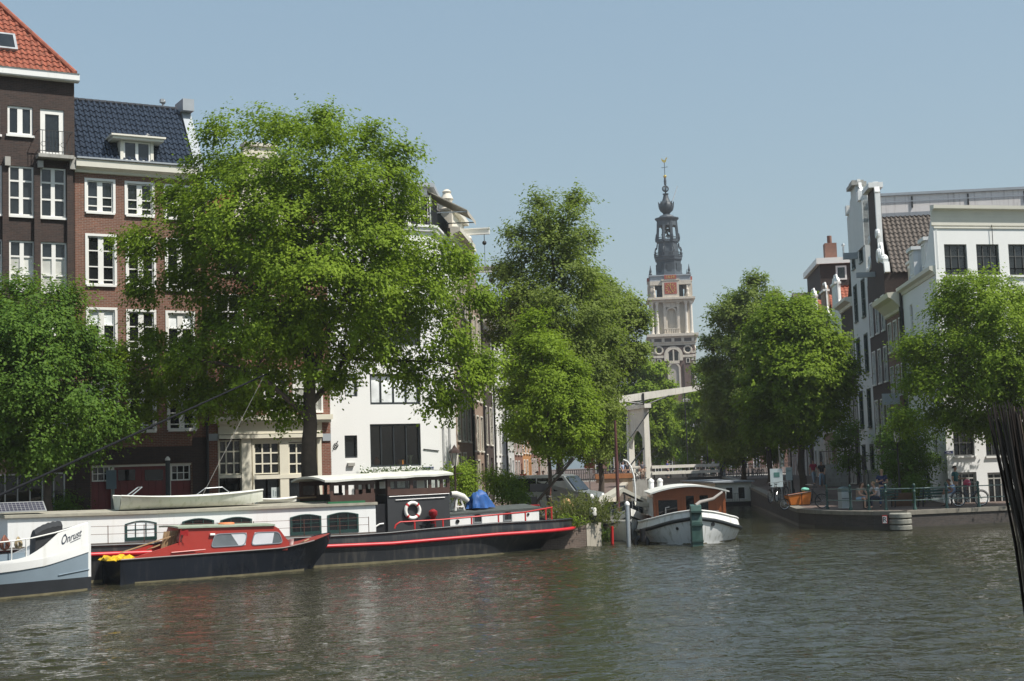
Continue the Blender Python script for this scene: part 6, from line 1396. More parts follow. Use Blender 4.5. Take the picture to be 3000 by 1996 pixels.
b = MB(); b.prism([(-1.0, 1.0), (-1.0, 1.6), (0, 2.15), (1.0, 1.6), (1.0, 1.0), (.85, 1.0), (.85, 1.55), (0, 1.98), (-.85, 1.55), (-.85, 1.0)], 2.2, 5.2, 'x'); b.build('cream_canopy', mat('cream_canvas', (.58, .55, .46), .9, .1), V)
b = MB(); b.box(2.6, 5.0, -.8, .8, .8, 1.5); b.build('cabin', DKBLUE, V)
b = MB(); n = 10
vs = []
for i in range(n):
    f_ = i/(n-1); x = .3; 
    for j in range(7): a = math.pi*j/6; sag = -.16*math.sin(math.pi*f_); vs.append((1.1+.28*math.cos(a), -.35-1.25*f_, 1.62+.12*f_+sag-.2*math.sin(a)))
b.add(vs, [(i*7+j, i*7+7+j, i*7+8+j, i*7+1+j) for i in range(n-1) for j in range(6)]); b.build('furled_sail', mat('sail_cloth', (.6, .58, .5), .9, .08), V, 60)
Vi = V.matrix_basis.inverted() if False else Matrix.Rotation(-VF.a, 4, 'Z') @ Matrix.Translation(-VF.o); b = MB(); b.tube([Vi @ at_y(u_, v_, 60.6) for u_, v_ in ((1862, 1470), (1861, 1430), (1857, 1395), (1849, 1368), (1838, 1352), (1826, 1347))], .03, 8); b.build('curved_davit', W_WHITE, V, 60)
b = MB(); p0 = at_y(1765, 1525, 57.2); p1 = at_y(1850, 1526, 57.2); b.bar(p0, p1, .3, .05); o = b.build('gangplank', mat('silver_plank', (.4, .39, .36), .7, .15, 4), None); tag(o, 'narrow grey gangplank from the brick pier to the moored boats', 'gangplank')
b = MB(); p = at_y(1792, 1556, 57.8); b.tube([(p.x, p.y, -.5), (p.x+.02, p.y, .7)], .06, 8); o = b.build('marker_post', RED, None); tag(o, 'red marker post standing in the water by the brick pier', 'post')
# ---- houseboat
p = at_z(2105, 1485, 0); q = at_z(2229, 1484, 0); wd = q.x-p.x; NF = Fr(p.x, 100.3, 4)
Hb = thing('houseboat', 'small white clapboard houseboat with two windows beyond the Dutch barge', 'houseboat', NF.o, NF.a)
zt = at_y(2170, 1413, 100.3).z
b = MB(); b.box(-.1, wd+.1, -.15, 12, -.3, .28); b.build('pontoon', BLACK, Hb)
m, tt, bb = nt('clapboard_white'); wvv = tt.nodes.new('ShaderNodeTexWave'); wvv.bands_direction = 'Z'; wvv.wave_profile = 'SAW'; wvv.inputs['Scale'].default_value = 2.2; L(tt, objco(tt), wvv.inputs[0]); bb.inputs[0].default_value = (.80, .79, .72, 1); bump(tt, bb, wvv.outputs['Fac'], .5, .03); bb.inputs['Roughness'].default_value = .7
b = MB(); b.box(0, wd, 0, 11.8, .28, zt); b.build('cabin', m, Hb)
b = MB(); b.box(-.2, wd+.2, -.25, 12, zt, zt+.1); b.build('roof', LEAD, Hb)
for u in (2139, 2181):
    x = (u-2105)/(2229-2105)*wd; window(Hb, Matrix.Translation((0, -.13, 0)), x, x+.55, .42, 1.3, fm=W_TRIM, gm=G_SKY, cols=(), rows=(), fw=.05, rec=.1, sill=False)
b = MB()
for k in range(5): x = (2160-2105)/(2229-2105)*wd+k*.12; b.bar((x, -.3, .3), (x, -.3, .85), .015)
b.bar((1.2, -.3, .85), (1.9, -.3, .85), .02); b.build('small_railing', IRON, Hb)
# ================================================================ drawbridge
GF = Fr(12.75, 140, 17); ZD = 1.58; Bz = GF.o + Vector((0, 0, 0))
G = thing('drawbridge', 'white wooden drawbridge with a balance beam and arched portal over the canal', 'drawbridge', (12.75, 140, 0), GF.a)
WB = mat('bridge_white_paint', (.72, .69, .61), .55, .08, 1.2, dirt=(.5, .47, .4)); DWN = 4.2
zt_ = GF.loc(1889, 1186)[1]
for y in (0, DWN):
    b = MB(); b.add([(x*w_, y+yy*w_, z) for w_, z in ((.34, -.5), (.30, ZD+2), (.25, zt_)) for x, yy in ((-1, -1), (1, -1), (1, 1), (-1, 1))], [(3, 2, 1, 0), (8, 9, 10, 11)]+[(k*4+j, k*4+(j+1) % 4, k*4+4+(j+1) % 4, k*4+4+j) for k in range(2) for j in range(4)]); b.build('post', WB, G)
# arched panel between the posts
zp0 = GF.loc(1860, 1262, 2)[1]; zp1 = zt_-.35; P = []
b = MB(); n = 14; ya, yb = .26, DWN-.26
zspr = zp0-1.9
top = [(ya+(yb-ya)*i/n, zp1) for i in range(n+1)]; low = [(ya+(yb-ya)*i/n, zspr+(zp0-zspr)*math.sin(math.pi*i/n)**.6) for i in range(n+1)]
vs = [(-.1, y, z) for y, z in top]+[(-.1, y, z) for y, z in low]+[(.1, y, z) for y, z in top]+[(.1, y, z) for y, z in low]; k = n+1
b.add(vs, [(i, i+1, k+i+1, k+i) for i in range(n)]+[(2*k+i, 3*k+i, 3*k+i+1, 2*k+i+1) for i in range(n)]+[(k+i, k+i+1, 3*k+i+1, 3*k+i) for i in range(n)]+[(i, 2*k+i, 2*k+i+1, i+1) for i in range(n)]); b.build('portal_panel', WB, G, fix=True)
b = MB(); b.box(-.35, .35, -.75, DWN+.75, zp1+.01, zp1+.42); b.build('lintel', WB, G)
s0, z0 = GF.loc(1792, 1175); s1, z1 = GF.loc(2079, 1132)
for y in (-.32, DWN+.32):
    b = MB(); vs = []
    for s, z, h_ in ((s0, z0, .33), (0, z0+(z1-z0)*(-s0)/(s1-s0), .36), (s1, z1, .24)): vs += [(s, y-.16, z-h_), (s, y+.16, z-h_), (s, y+.16, z+h_), (s, y-.16, z+h_)]
    b.add(vs, [(3, 2, 1, 0), (8, 9, 10, 11)]+[(k*4+j, k*4+(j+1) % 4, k*4+4+(j+1) % 4, k*4+4+j) for k in range(2) for j in range(4)]); bm_ = b.build('balance_beam', WB, G)
    b = MB(); zc = z0+(z1-z0)*(-s0)/(s1-s0)
    pts = [(s0*.55, y, zc-.9), (-.6, y, zc-.95), (0, y, zc-.75), (.9, y, zc-.9), (2.6, y, zc+.0)]; b.tube([(s0*.7, y-.2, zc-.55), (0, y-.2, zc-.85), (2.4, y-.2, zc-.02)], .08, 6); b.tube([(-.35, y-.22, zc-.75), (-.35, y-.22, zc+.25)], .1, 6); b.tube([(s0*.75, y-.2, zc-.6), (s0*.6, y-.2, zc-2.2)], .05, 6); b.build('iron_truss', IRON, bm_, 50)
    b = MB(); b.tube([(s1-.75, y, z1-.2), (s1-.7, y, ZD+1.2)], .05, 6); b.tube([(s1-.75, y, z1-.35), (s1-.75, y, z1+.28)], .12, 8); b.build('lifting_rod', IRON, bm_)
b = MB(); b.box(s0-.15, s0+1.3, -.5, DWN+.5, z0-.5, z0+.36); b.build('counterweight', WB, G)
b = MB(); b.tube([(.35, -.3, zt_-.6), (s0+.6, -.3, 4.3), (s0+.4, -.3, 2.6)], .05, 6); b.tube([(-.3, 0, 4.6), (-1.8, 0, 2.9)], .07, 6); b.build('brace', IRON, G)
sR_ = GF.loc(2110, 1390)[0]
b = MB(); b.box(-.2, sR_, -.4, DWN+.5, ZD-.38, ZD); b.box(-.2, sR_, -.5, -.4, ZD-.5, ZD+.05); b.build('deck', mat('dark_deck_timber', (.03, .028, .026), .8, .3), G)
for y in (-.35, DWN+.4):
    for zz in (1366, 1384):
        b = MB(); b.box(.3, sR_-.1, y-.09, y+.09, GF.loc(2000, zz)[1]-.14, GF.loc(2000, zz)[1]+.14); b.build('handrail', WB, G)
    b = MB()
    for i in range(5): x = .6+i*(sR_-.8)/4; b.box(x-.05, x+.05, y+.1, y+.2, ZD, GF.loc(2000, 1366)[1]+.1)
    b.build('rail_posts', IRON, G)
for x0, x1 in ((-9, -.3), (sR_+.02, sR_+9)):
    b = MB(); b.box(x0, x1, -.6, DWN+.6, -1, ZD); b.build('abutment', STONE, G)
    b = MB()
    for y in (-.5, DWN+.5):
        n = int((x1-x0)/.22)
        for i in range(n): x = x0+(x1-x0)*i/n; b.bar((x, y, ZD), (x, y, ZD+1.1), .035)
        for z in (ZD+.15, ZD+1.1): b.bar((x0, y, z), (x1, y, z), .06)
    b.build('iron_railing', IRON, G)
b = MB(); b.box(sR_-.25, sR_+.35, -.6, 0, ZD-.6, ZD+1.5); b.build('end_post', IRON, G)
p = at_y(1748, 1392, 124); q = at_y(1852, 1388, 124)
Wt = thing('retaining_wall', 'tan plastered wall with an orange brown timber coping left of the drawbridge', 'wall', (p.x, 124, 0))
b = MB(); b.box(0, q.x-p.x, 0, 1.2, .2, p.z-.35); b.build('plaster', mat('tan_plaster', (.40, .32, .23), .8, .15, 2, dirt=(.28, .2, .13)), Wt)
b = MB(); b.box(-.1, q.x-p.x+.1, -.1, 1.3, p.z-.345, p.z+.05); b.build('timber_coping', mat('orange_brown_timber', (.40, .17, .07), .6, .2, 3), Wt)
# ================================================================ trees
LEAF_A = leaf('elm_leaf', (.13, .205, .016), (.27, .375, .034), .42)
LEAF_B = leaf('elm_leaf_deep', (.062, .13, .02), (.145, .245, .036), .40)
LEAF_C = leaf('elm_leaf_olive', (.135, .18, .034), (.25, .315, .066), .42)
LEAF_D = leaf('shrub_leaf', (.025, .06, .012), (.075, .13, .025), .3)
D2S = 3000/2357
class Noise3:
    def __init__(s, seed, k=1.0): r = np.random.RandomState(seed); s.K = r.normal(0, 1, (12, 3))*k; s.p = r.uniform(0, 6.28, 12)
    def __call__(s, P): return np.sin(P @ s.K.T + s.p).sum(1)/3.46
def pdist(X, Z, P):
    inside = np.zeros(len(X), bool); d = np.full(len(X), 1e9); j = len(P)-1
    for i in range(len(P)):
        x0, z0 = P[j]; x1, z1 = P[i]
        c = ((z1 > Z) != (z0 > Z)) & (X < (x0-x1)*(Z-z1)/((z0-z1) if z0 != z1 else 1e-9)+x1); inside ^= c
        t_ = np.clip(((X-x0)*(x1-x0)+(Z-z0)*(z1-z0))/((x1-x0)**2+(z1-z0)**2+1e-12), 0, 1); d = np.minimum(d, np.hypot(X-x0-t_*(x1-x0), Z-z0-t_*(z1-z0))); j = i
    return inside, d
def unit(a): return a/np.maximum(np.linalg.norm(a, axis=1, keepdims=True), 1e-9)
def leaves_mesh(name, m, parent, C, Dr, Nr, ln, wd, tone):
    n = len(C); Dr = unit(Dr - Nr*(Dr*Nr).sum(1, keepdims=True)); S = np.cross(Nr, Dr); ln = ln[:, None]; wd = wd[:, None]
    V = np.empty((n, 4, 3)); V[:, 0] = C-Dr*ln*.5; V[:, 1] = C+S*wd*.5-Nr*wd*.12+Dr*ln*.06; V[:, 2] = C+Dr*ln*.5; V[:, 3] = C-S*wd*.5-Nr*wd*.12+Dr*ln*.06
    me = bpy.data.meshes.new(name); me.vertices.add(4*n); me.loops.add(4*n); me.polygons.add(n)
    me.vertices.foreach_set('co', V.ravel()); me.loops.foreach_set('vertex_index', np.arange(4*n)); me.polygons.foreach_set('loop_start', np.arange(0, 4*n, 4))
    at = me.attributes.new('tone', 'FLOAT', 'FACE'); at.data.foreach_set('value', np.clip(tone, 0, 1)); me.materials.append(m); me.update(calc_edges=True)
    o = bpy.data.objects.new(name, me); COL.objects.link(o); o.parent = parent; return o
def sprays(R_, P, center, per=12, length=(.35, .85), leaf_l=.13, droop=.35, up=.6, cc=None):
    """leafy twigs at points P growing away from the crown's axis"""
    n = len(P); out = P-center; out[:, 2] *= .6; out = unit(out)
    if cc is not None: out = unit(out*.55+(P-cc)*1.5)
    tw = unit(out*.8+R_.normal(0, .55, (n, 3))+np.array([0, 0, -droop*.4])); L_ = R_.uniform(*length, n)
    k = np.arange(per)/per; C = P[:, None, :]+tw[:, None, :]*(k[None, :, None]*L_[:, None, None])
    C[:, :, 2] -= droop*(k[None, :]**2)*L_[:, None]*.7
    C = C.reshape(-1, 3)+R_.normal(0, .055+leaf_l*.25, (n*per, 3))
    O2 = np.repeat(out, per, 0); T2 = np.repeat(tw, per, 0)
    Nr = unit(np.array([0, 0, up])+O2*.75+R_.normal(0, .36, (n*per, 3))); Dr = T2+R_.normal(0, .6, (n*per, 3))+np.array([0, 0, -.35])
    return C, Dr, Nr
def tree(label, poly, depth, base, limbs, mt, thick=3.5, clumps=200, tw=18, per=12, cr=.5, leaf_l=.135, seed=1, disp=True, gap=-.55, group=None, cat='tree', name='tree', nb=.5, trunk_r=.25, droop=.35, yoff=0.0, limb_r=.5, zmin=None, lobe_r=1.2):
    """crown outline (photo pixels) set at its own distance and filled out in depth; trunk and limbs grown to the leaf clumps"""
    k = D2S if disp else 1.0; R_ = np.random.RandomState(seed)
    W = [at_y(u*k, v*k, depth) for u, v in poly]; P = [(p.x, p.z) for p in W]
    X0, X1 = min(p[0] for p in P), max(p[0] for p in P); Z0_, Z1 = min(p[1] for p in P), max(p[1] for p in P)
    # lobes: flattened masses spread evenly through the outline's volume, leaves mostly on their outer and upper sides
    X = R_.uniform(X0, X1, 9000); Z = R_.uniform(Z0_, Z1, 9000); ins, d = pdist(X, Z, P); ok = ins & (d > .18); X, Z, d = X[ok], Z[ok], d[ok]
    hgt = np.minimum(.3+d*1.0, thick); yy = hgt*np.sign(R_.uniform(-1, 1, len(X)))*R_.uniform(0, 1, len(X))**.55; cand = np.stack([X, depth+yoff+yy, Z], 1)
    lobes = clumps//9; sel = [0]; dist = np.linalg.norm(cand-cand[0], axis=1)
    for _ in range(lobes-1):
        j = int(np.argmax(dist*R_.uniform(.72, 1, len(dist)))); sel.append(j); dist = np.minimum(dist, np.linalg.norm(cand-cand[j], axis=1))
    LC = cand[sel]; LR = np.clip(d[sel]+.2, .38, lobe_r)*R_.uniform(.75, 1.1, lobes); cmid = np.array([LC[:, 0].mean(), depth+yoff, np.percentile(LC[:, 2], 40)])
    per_l = 9; lc = np.repeat(LC, per_l, 0); lr = np.repeat(LR, per_l); clumps = lobes*per_l
    dirs = unit(R_.normal(0, 1, (clumps, 3))+np.array([0, 0, .45])+unit(lc-cmid)*.45); pts = lc+dirs*(lr*R_.uniform(.35, 1, clumps)**.6)[:, None]*np.array([1, 1, .62]); hub = lc
    cen = np.array([np.mean(pts[:, 0]), depth+yoff, np.percentile(pts[:, 2], 35)])
    bp_ = at_y(base[0]*k, base[1]*k, depth); root = thing(name, label, cat, (bp_.x, depth, zmin if zmin is not None else street_z(depth)), 0, group); off = np.array(root.location)
    # trunk and limbs
    b = MB(); nodes = []
    zb = root.location.z
    for li, (line, r0, r1) in enumerate(limbs):
        L3 = [at_y(u*k, v*k, depth)+Vector((0, dy, 0)) for u, v, dy in line]
        if li == 0: L3[0].z = zb-.2
        dense = []
        for a, c in zip(L3[:-1], L3[1:]):
            m_ = max(2, int((c-a).length/.6)); dense += [a.lerp(c, i/m_) for i in range(m_)]
        dense.append(L3[-1]); nn = len(dense)
        rs = [r0+(r1-r0)*(i/(nn-1))**.8 for i in range(nn)]
        if li == 0: rs[0] *= 1.35
        wob = [p+Vector((R_.normal(0, .04), R_.normal(0, .05), 0))*(1 if 0 < i else 0) for i, p in enumerate(dense)]
        b.tube([p-root.location for p in wob], rs, 9); nodes += [(np.array(p), r) for p, r in zip(wob[nn//3 if li == 0 else 0:], rs[nn//3 if li == 0 else 0:])]
    NP = [p for p, r in nodes]; NR = [r for p, r in nodes]
    order = np.argsort(np.linalg.norm(pts-np.mean(NP, 0), axis=1))
    for i in order:
        if R_.rand() > nb: continue
        p = pts[i]; A = np.array(NP); dd = np.linalg.norm(A-p, axis=1)+np.maximum(A[:, 2]-p[2], 0)*.8; j = int(np.argmin(dd)); a = A[j]
        if dd[j] < .3: continue
        r0 = min(NR[j]*.6, .028+.022*dd[j]); mid = (a+p)/2+np.array([0, 0, .12*dd[j]])+R_.normal(0, .06*dd[j], 3)
        q1 = a*.5+mid*.5+R_.normal(0, .02, 3); q2 = mid*.5+p*.5
        b.tube([Vector(a-off), Vector(q1-off), Vector(mid-off), Vector(q2-off), Vector(p-off)], [r0, r0*.85, r0*.7, r0*.5, r0*.3], 5, cap=False)
        for q in (q1, mid, q2, p): NP.append(q); NR.append(r0*.6)
    b.build('trunk', BARK, root, 60)
    T_ = np.repeat(pts, tw, 0)+R_.normal(0, cr, (clumps*tw, 3))*np.array([1, 1, .72])
    C, Dr, Nr = sprays(R_, T_, cen, per, leaf_l=leaf_l, droop=droop, cc=np.repeat(hub*.75+pts*.25, tw, 0))
    ct = np.repeat(R_.normal(.5, .16, clumps), tw*per); tone = ct+R_.normal(0, .2, len(C))
    ll = R_.uniform(.75, 1.2, len(C))*leaf_l
    leaves_mesh('crown', mt, root, C-off, Dr, Nr, ll, ll*.62, tone); return root
T2P = [(450,370),(455,330),(480,310),(520,285),(560,300),(600,275),(640,266),(680,275),(730,263),(770,270),(810,264),(840,285),(880,305),(910,330),(940,350),(960,380),(988,398),(980,420),(950,412),(965,450),(950,485),(985,520),(1010,540),(1040,560),(1070,590),(1085,640),(1112,670),(1100,710),(1060,722),(1030,735),(1075,790),(1110,810),(1138,850),(1125,890),(1090,920),(1060,960),(1030,945),(1010,960),(985,900),(960,860),(920,872),(880,850),(830,860),(790,870),(750,880),(740,900),(690,880),(660,900),(680,950),(640,960),(600,970),(560,960),(520,970),(500,985),(470,950),(440,940),(400,960),(350,970),(310,985),(290,950),(270,900),(265,850),(255,800),(290,780),(330,760),(400,770),(440,750),(480,720),(400,692),(350,690),(310,680),(300,640),(310,600),(290,570),(330,540),(350,510),(390,480),(400,450),(430,420)]
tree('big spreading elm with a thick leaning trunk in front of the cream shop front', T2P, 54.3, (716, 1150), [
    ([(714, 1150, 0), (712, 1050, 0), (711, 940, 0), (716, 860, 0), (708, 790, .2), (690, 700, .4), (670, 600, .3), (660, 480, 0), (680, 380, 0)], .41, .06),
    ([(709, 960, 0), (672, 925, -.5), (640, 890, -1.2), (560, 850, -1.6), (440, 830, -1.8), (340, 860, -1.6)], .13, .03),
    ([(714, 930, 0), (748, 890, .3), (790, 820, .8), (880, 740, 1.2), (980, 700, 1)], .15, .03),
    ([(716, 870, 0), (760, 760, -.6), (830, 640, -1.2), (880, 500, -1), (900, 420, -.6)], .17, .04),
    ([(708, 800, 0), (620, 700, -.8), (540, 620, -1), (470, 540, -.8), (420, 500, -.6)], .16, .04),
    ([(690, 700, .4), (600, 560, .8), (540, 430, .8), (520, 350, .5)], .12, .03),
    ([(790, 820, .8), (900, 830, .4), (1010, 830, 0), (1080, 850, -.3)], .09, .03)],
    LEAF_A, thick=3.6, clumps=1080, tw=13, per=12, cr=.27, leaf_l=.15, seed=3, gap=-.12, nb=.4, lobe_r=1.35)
T1P = [(-150,700),(-80,660),(0,690),(40,655),(75,648),(110,670),(150,665),(180,700),(200,750),(225,790),(240,850),(255,900),(268,960),(260,1000),(220,1022),(180,1035),(150,1060),(110,1070),(70,1055),(30,1050),(0,1060),(-100,1050),(-160,900)]
tree('dense mid green elm at the left edge in front of the black brick house', T1P, 51.0, (113, 1160), [
    ([(113, 1160, 0), (112, 1060, 0), (110, 960, 0), (100, 850, 0), (95, 760, 0)], .17, .05), ([(111, 980, 0), (170, 900, -.4), (215, 850, -.5)], .08, .03), ([(110, 970, 0), (50, 880, .4), (-20, 800, .4)], .09, .03), ([(112, 1000, 0), (60, 980, -.6), (-40, 960, -.6)], .07, .03)],
    LEAF_B, thick=2.5, clumps=500, tw=14, per=12, cr=.27, leaf_l=.14, seed=5, gap=-.25, nb=.5)
T3P = [(1240,438),(1262,465),(1290,472),(1330,452),(1335,490),(1355,520),(1362,560),(1355,610),(1370,640),(1395,700),(1400,800),(1405,900),(1400,1000),(1340,1040),(1260,1050),(1235,1020),(1190,990),(1180,940),(1170,900),(1180,840),(1150,800),(1128,740),(1140,700),(1118,660),(1150,640),(1160,600),(1185,590),(1178,550),(1210,520),(1230,480)]
tree('tallest olive green elm at the canal mouth, left of the church tower', T3P, 74, (1290, 1140), [
    ([(1290, 1140, 0), (1290, 1000, 0), (1285, 850, 0), (1280, 700, 0), (1270, 560, 0), (1262, 490, 0)], .24, .04), ([(1288, 950, 0), (1230, 850, -.4), (1170, 720, -.5)], .1, .03), ([(1287, 900, 0), (1330, 760, .4), (1345, 620, .4)], .1, .03)],
    LEAF_C, thick=2.6, clumps=640, tw=13, per=11, cr=.28, leaf_l=.165, seed=8, gap=-.45, nb=.5, droop=-.1)
T4P = [(1200,742),(1230,728),(1270,745),(1290,800),(1330,860),(1350,920),(1352,1000),(1310,1040),(1285,1030),(1260,1052),(1230,1020),(1190,990),(1178,935),(1195,900),(1188,850)]
tree('young bright green elm on the quay in front of the tallest elm', T4P, 66.5, (1262, 1140), [
    ([(1262, 1140, 0), (1262, 1040, 0), (1260, 940, 0), (1250, 850, 0), (1240, 770, 0)], .12, .03), ([(1260, 960, 0), (1310, 900, -.3)], .05, .02), ([(1261, 990, 0), (1215, 920, .3)], .05, .02)],
    LEAF_A, thick=1.5, clumps=260, tw=14, per=12, cr=.24, leaf_l=.145, seed=12, gap=-.4, nb=.5)
GL = 'street trees lining the left side of the canal'
T5P = [(1340,700),(1370,640),(1400,648),(1430,670),(1460,690),(1472,720),(1488,742),(1466,780),(1470,812),(1440,840),(1410,880),(1402,950),(1405,1030),(1390,1050),(1350,1040),(1330,950),(1330,800)]
tree('olive green street tree right behind the tallest elm', T5P, 92, (1382, 1130), [([(1382, 1130, 0), (1384, 1000, 0), (1392, 850, 0), (1405, 720, 0)], .2, .05), ([(1390, 870, 0), (1445, 790, 0)], .08, .03)],
     LEAF_C, thick=2.6, clumps=380, tw=13, per=10, cr=.3, leaf_l=.2, seed=15, gap=-.7, group=GL)
T6P = [(1475,800),(1500,815),(1520,850),(1545,900),(1548,940),(1540,1040),(1480,1050),(1430,1045),(1420,950),(1440,860)]
tree('bright green street tree behind the portal of the drawbridge', T6P, 158, (1480, 1120), [([(1480, 1120, 0), (1480, 1000, 0), (1485, 880, 0)], .2, .06)],
     LEAF_A, thick=2.5, clumps=340, tw=13, per=10, cr=.4, leaf_l=.3, seed=18, gap=-.9, group=GL)
T7P = [(1520,900),(1545,920),(1570,970),(1578,1030),(1550,1062),(1500,1060),(1495,960)]
tree('small deep green street tree seen through the drawbridge portal', T7P, 190, (1535, 1100), [([(1535, 1100, 0), (1535, 1000, 0), (1537, 940, 0)], .2, .06)],
     LEAF_B, thick=2.5, clumps=120, tw=11, per=9, cr=.4, leaf_l=.3, seed=19, gap=-.9, group=GL)
GR_ = 'street trees lining the right side of the canal'
R1P = [(1745,760),(1770,700),(1800,720),(1840,690),(1870,720),(1900,760),(1930,800),(1948,860),(1940,912),(1930,960),(1890,970),(1870,1000),(1830,1010),(1780,1000),(1740,1010),(1725,940),(1735,840)]
tree('nearest dark trunked street tree right of the canal, beside the placards', R1P, 80, (1846, 1110), [([(1846, 1110, 0), (1844, 1000, 0), (1840, 900, 0), (1835, 780, 0)], .24, .05), ([(1842, 960, 0), (1890, 860, 0)], .1, .03), ([(1842, 980, 0), (1780, 880, 0)], .1, .03)],
     LEAF_A, thick=3, clumps=470, tw=14, per=11, cr=.32, leaf_l=.2, seed=21, gap=-.7, group=GR_)
R2P = [(1648,735),(1662,678),(1680,690),(1700,660),(1730,643),(1770,655),(1790,690),(1800,780),(1795,900),(1790,1000),(1740,1020),(1690,1030),(1640,1000),(1625,900),(1632,820)]
tree('tallest street tree right of the canal, closest to the church tower', R2P, 106, (1772, 1100), [([(1772, 1100, 0), (1770, 1000, 0), (1740, 850, 0), (1725, 700, 0)], .24, .05), ([(1770, 960, 0), (1700, 850, 0)], .1, .03)],
     LEAF_C, thick=3, clumps=430, tw=14, per=10, cr=.34, leaf_l=.23, seed=23, gap=-.7, group=GR_)
R3P = [(1620,840),(1640,850),(1680,870),(1700,930),(1700,1040),(1640,1060),(1578,1065),(1560,1010),(1568,930),(1600,900),(1605,860)]
tree('deep green street tree behind the right end of the drawbridge', R3P, 150, (1640, 1095), [([(1640, 1095, 0), (1638, 1000, 0), (1640, 900, 0)], .24, .06)],
     LEAF_A, thick=3, clumps=280, tw=13, per=10, cr=.42, leaf_l=.28, seed=25, gap=-.9, group=GR_)
R4P = [(1660,900),(1740,880),(1800,900),(1810,1000),(1780,1050),(1700,1060),(1650,1050)]
tree('low shaded street tree between the two taller ones right of the canal', R4P, 118, (1712, 1110), [([(1712, 1110, 0), (1712, 1000, 0), (1715, 920, 0)], .22, .06)],
     LEAF_A, thick=3, clumps=250, tw=13, per=10, cr=.38, leaf_l=.24, seed=27, gap=-.9, group=GR_)
C1P = [(2160,690),(2180,660),(2220,643),(2260,636),(2310,645),(2340,680),(2380,700),(2440,740),(2470,900),(2430,990),(2357,1005),(2290,995),(2230,972),(2190,988),(2160,970),(2140,1002),(2120,990),(2080,982),(2068,950),(2095,920),(2100,870),(2120,850),(2088,810),(2110,780),(2140,760),(2150,720)]
tree('round crowned elm on the right quay in front of the white corner house', C1P, 63.6, (2345, 1160), [([(2345, 1160, 0), (2342, 1050, 0), (2335, 960, 0), (2310, 850, 0), (2270, 740, 0)], .2, .05), ([(2338, 980, 0), (2240, 900, -.5), (2150, 870, -.8)], .1, .03), ([(2335, 960, 0), (2400, 850, 0)], .1, .03), ([(2320, 900, 0), (2200, 790, .5)], .08, .03)],
     LEAF_A, thick=2.6, clumps=500, tw=14, per=12, cr=.26, leaf_l=.145, seed=32, gap=-.35, nb=.6)
# ---- shrubs and climbers
def shrub(label, poly, depth, mt=LEAF_D, thick=1.0, clumps=40, tw=14, per=9, cr=.22, leaf_l=.12, seed=1, name='shrub', cat='shrub', zmin=None, gap=-.9, yoff=0, droop=.2):
    us = [p[0] for p in poly]; vb_ = max(p[1] for p in poly); um = (min(us)+max(us))/2
    return tree(label, poly, depth, (um, vb_+5), [([(um, vb_+5, yoff), (um, vb_-15, yoff), (um+3, (vb_+min(p[1] for p in poly))/2, yoff)], .05, .02)], mt, thick=thick, clumps=max(clumps, 27), tw=tw, per=per, cr=cr, lobe_r=.45, leaf_l=leaf_l, seed=seed, disp=False, gap=gap, cat=cat, name=name, zmin=zmin, yoff=yoff, droop=droop, nb=.6)
shrub('tall leafy climber covering the foot of the house beside the right white house', [(2615,1270),(2640,1225),(2672,1230),(2694,1290),(2706,1360),(2704,1425),(2680,1440),(2640,1438),(2610,1400),(2605,1330)], 68.6, LEAF_B, .8, 90, 15, 10, .26, .13, 41, 'climbing_plant', 'climber')
shrub('round bright green bush in a planter at the foot of the tan canal house', [(1440,1400),(1465,1378),(1490,1385),(1505,1420),(1500,1450),(1470,1462),(1440,1450)], 68, LEAF_A, .5, 34, 14, 10, .18, .12, 42)
shrub('dark leafy bush beside the round bright green bush', [(1478,1425),(1510,1415),(1530,1440),(1532,1475),(1490,1480),(1475,1460)], 67, LEAF_B, .5, 28, 14, 10, .18, .11, 43)
shrub('small dark bush in front of the black house behind the barge roof', [(160,1480),(175,1462),(200,1458),(222,1475),(225,1510),(165,1512)], 57.5, LEAF_B, .5, 22, 14, 9, .16, .1, 44)
shrub('green bush behind the wheelhouse of the barge', [(1335,1388),(1352,1372),(1370,1390),(1372,1440),(1350,1455),(1330,1440)], 64, LEAF_A, .5, 26, 14, 10, .18, .11, 45)
shrub('leafy shrub at the door of the grey canal house on the right', [(2470,1260),(2495,1255),(2512,1300),(2510,1370),(2480,1375),(2462,1320)], 90, LEAF_B, .6, 34, 12, 9, .28, .17, 46)
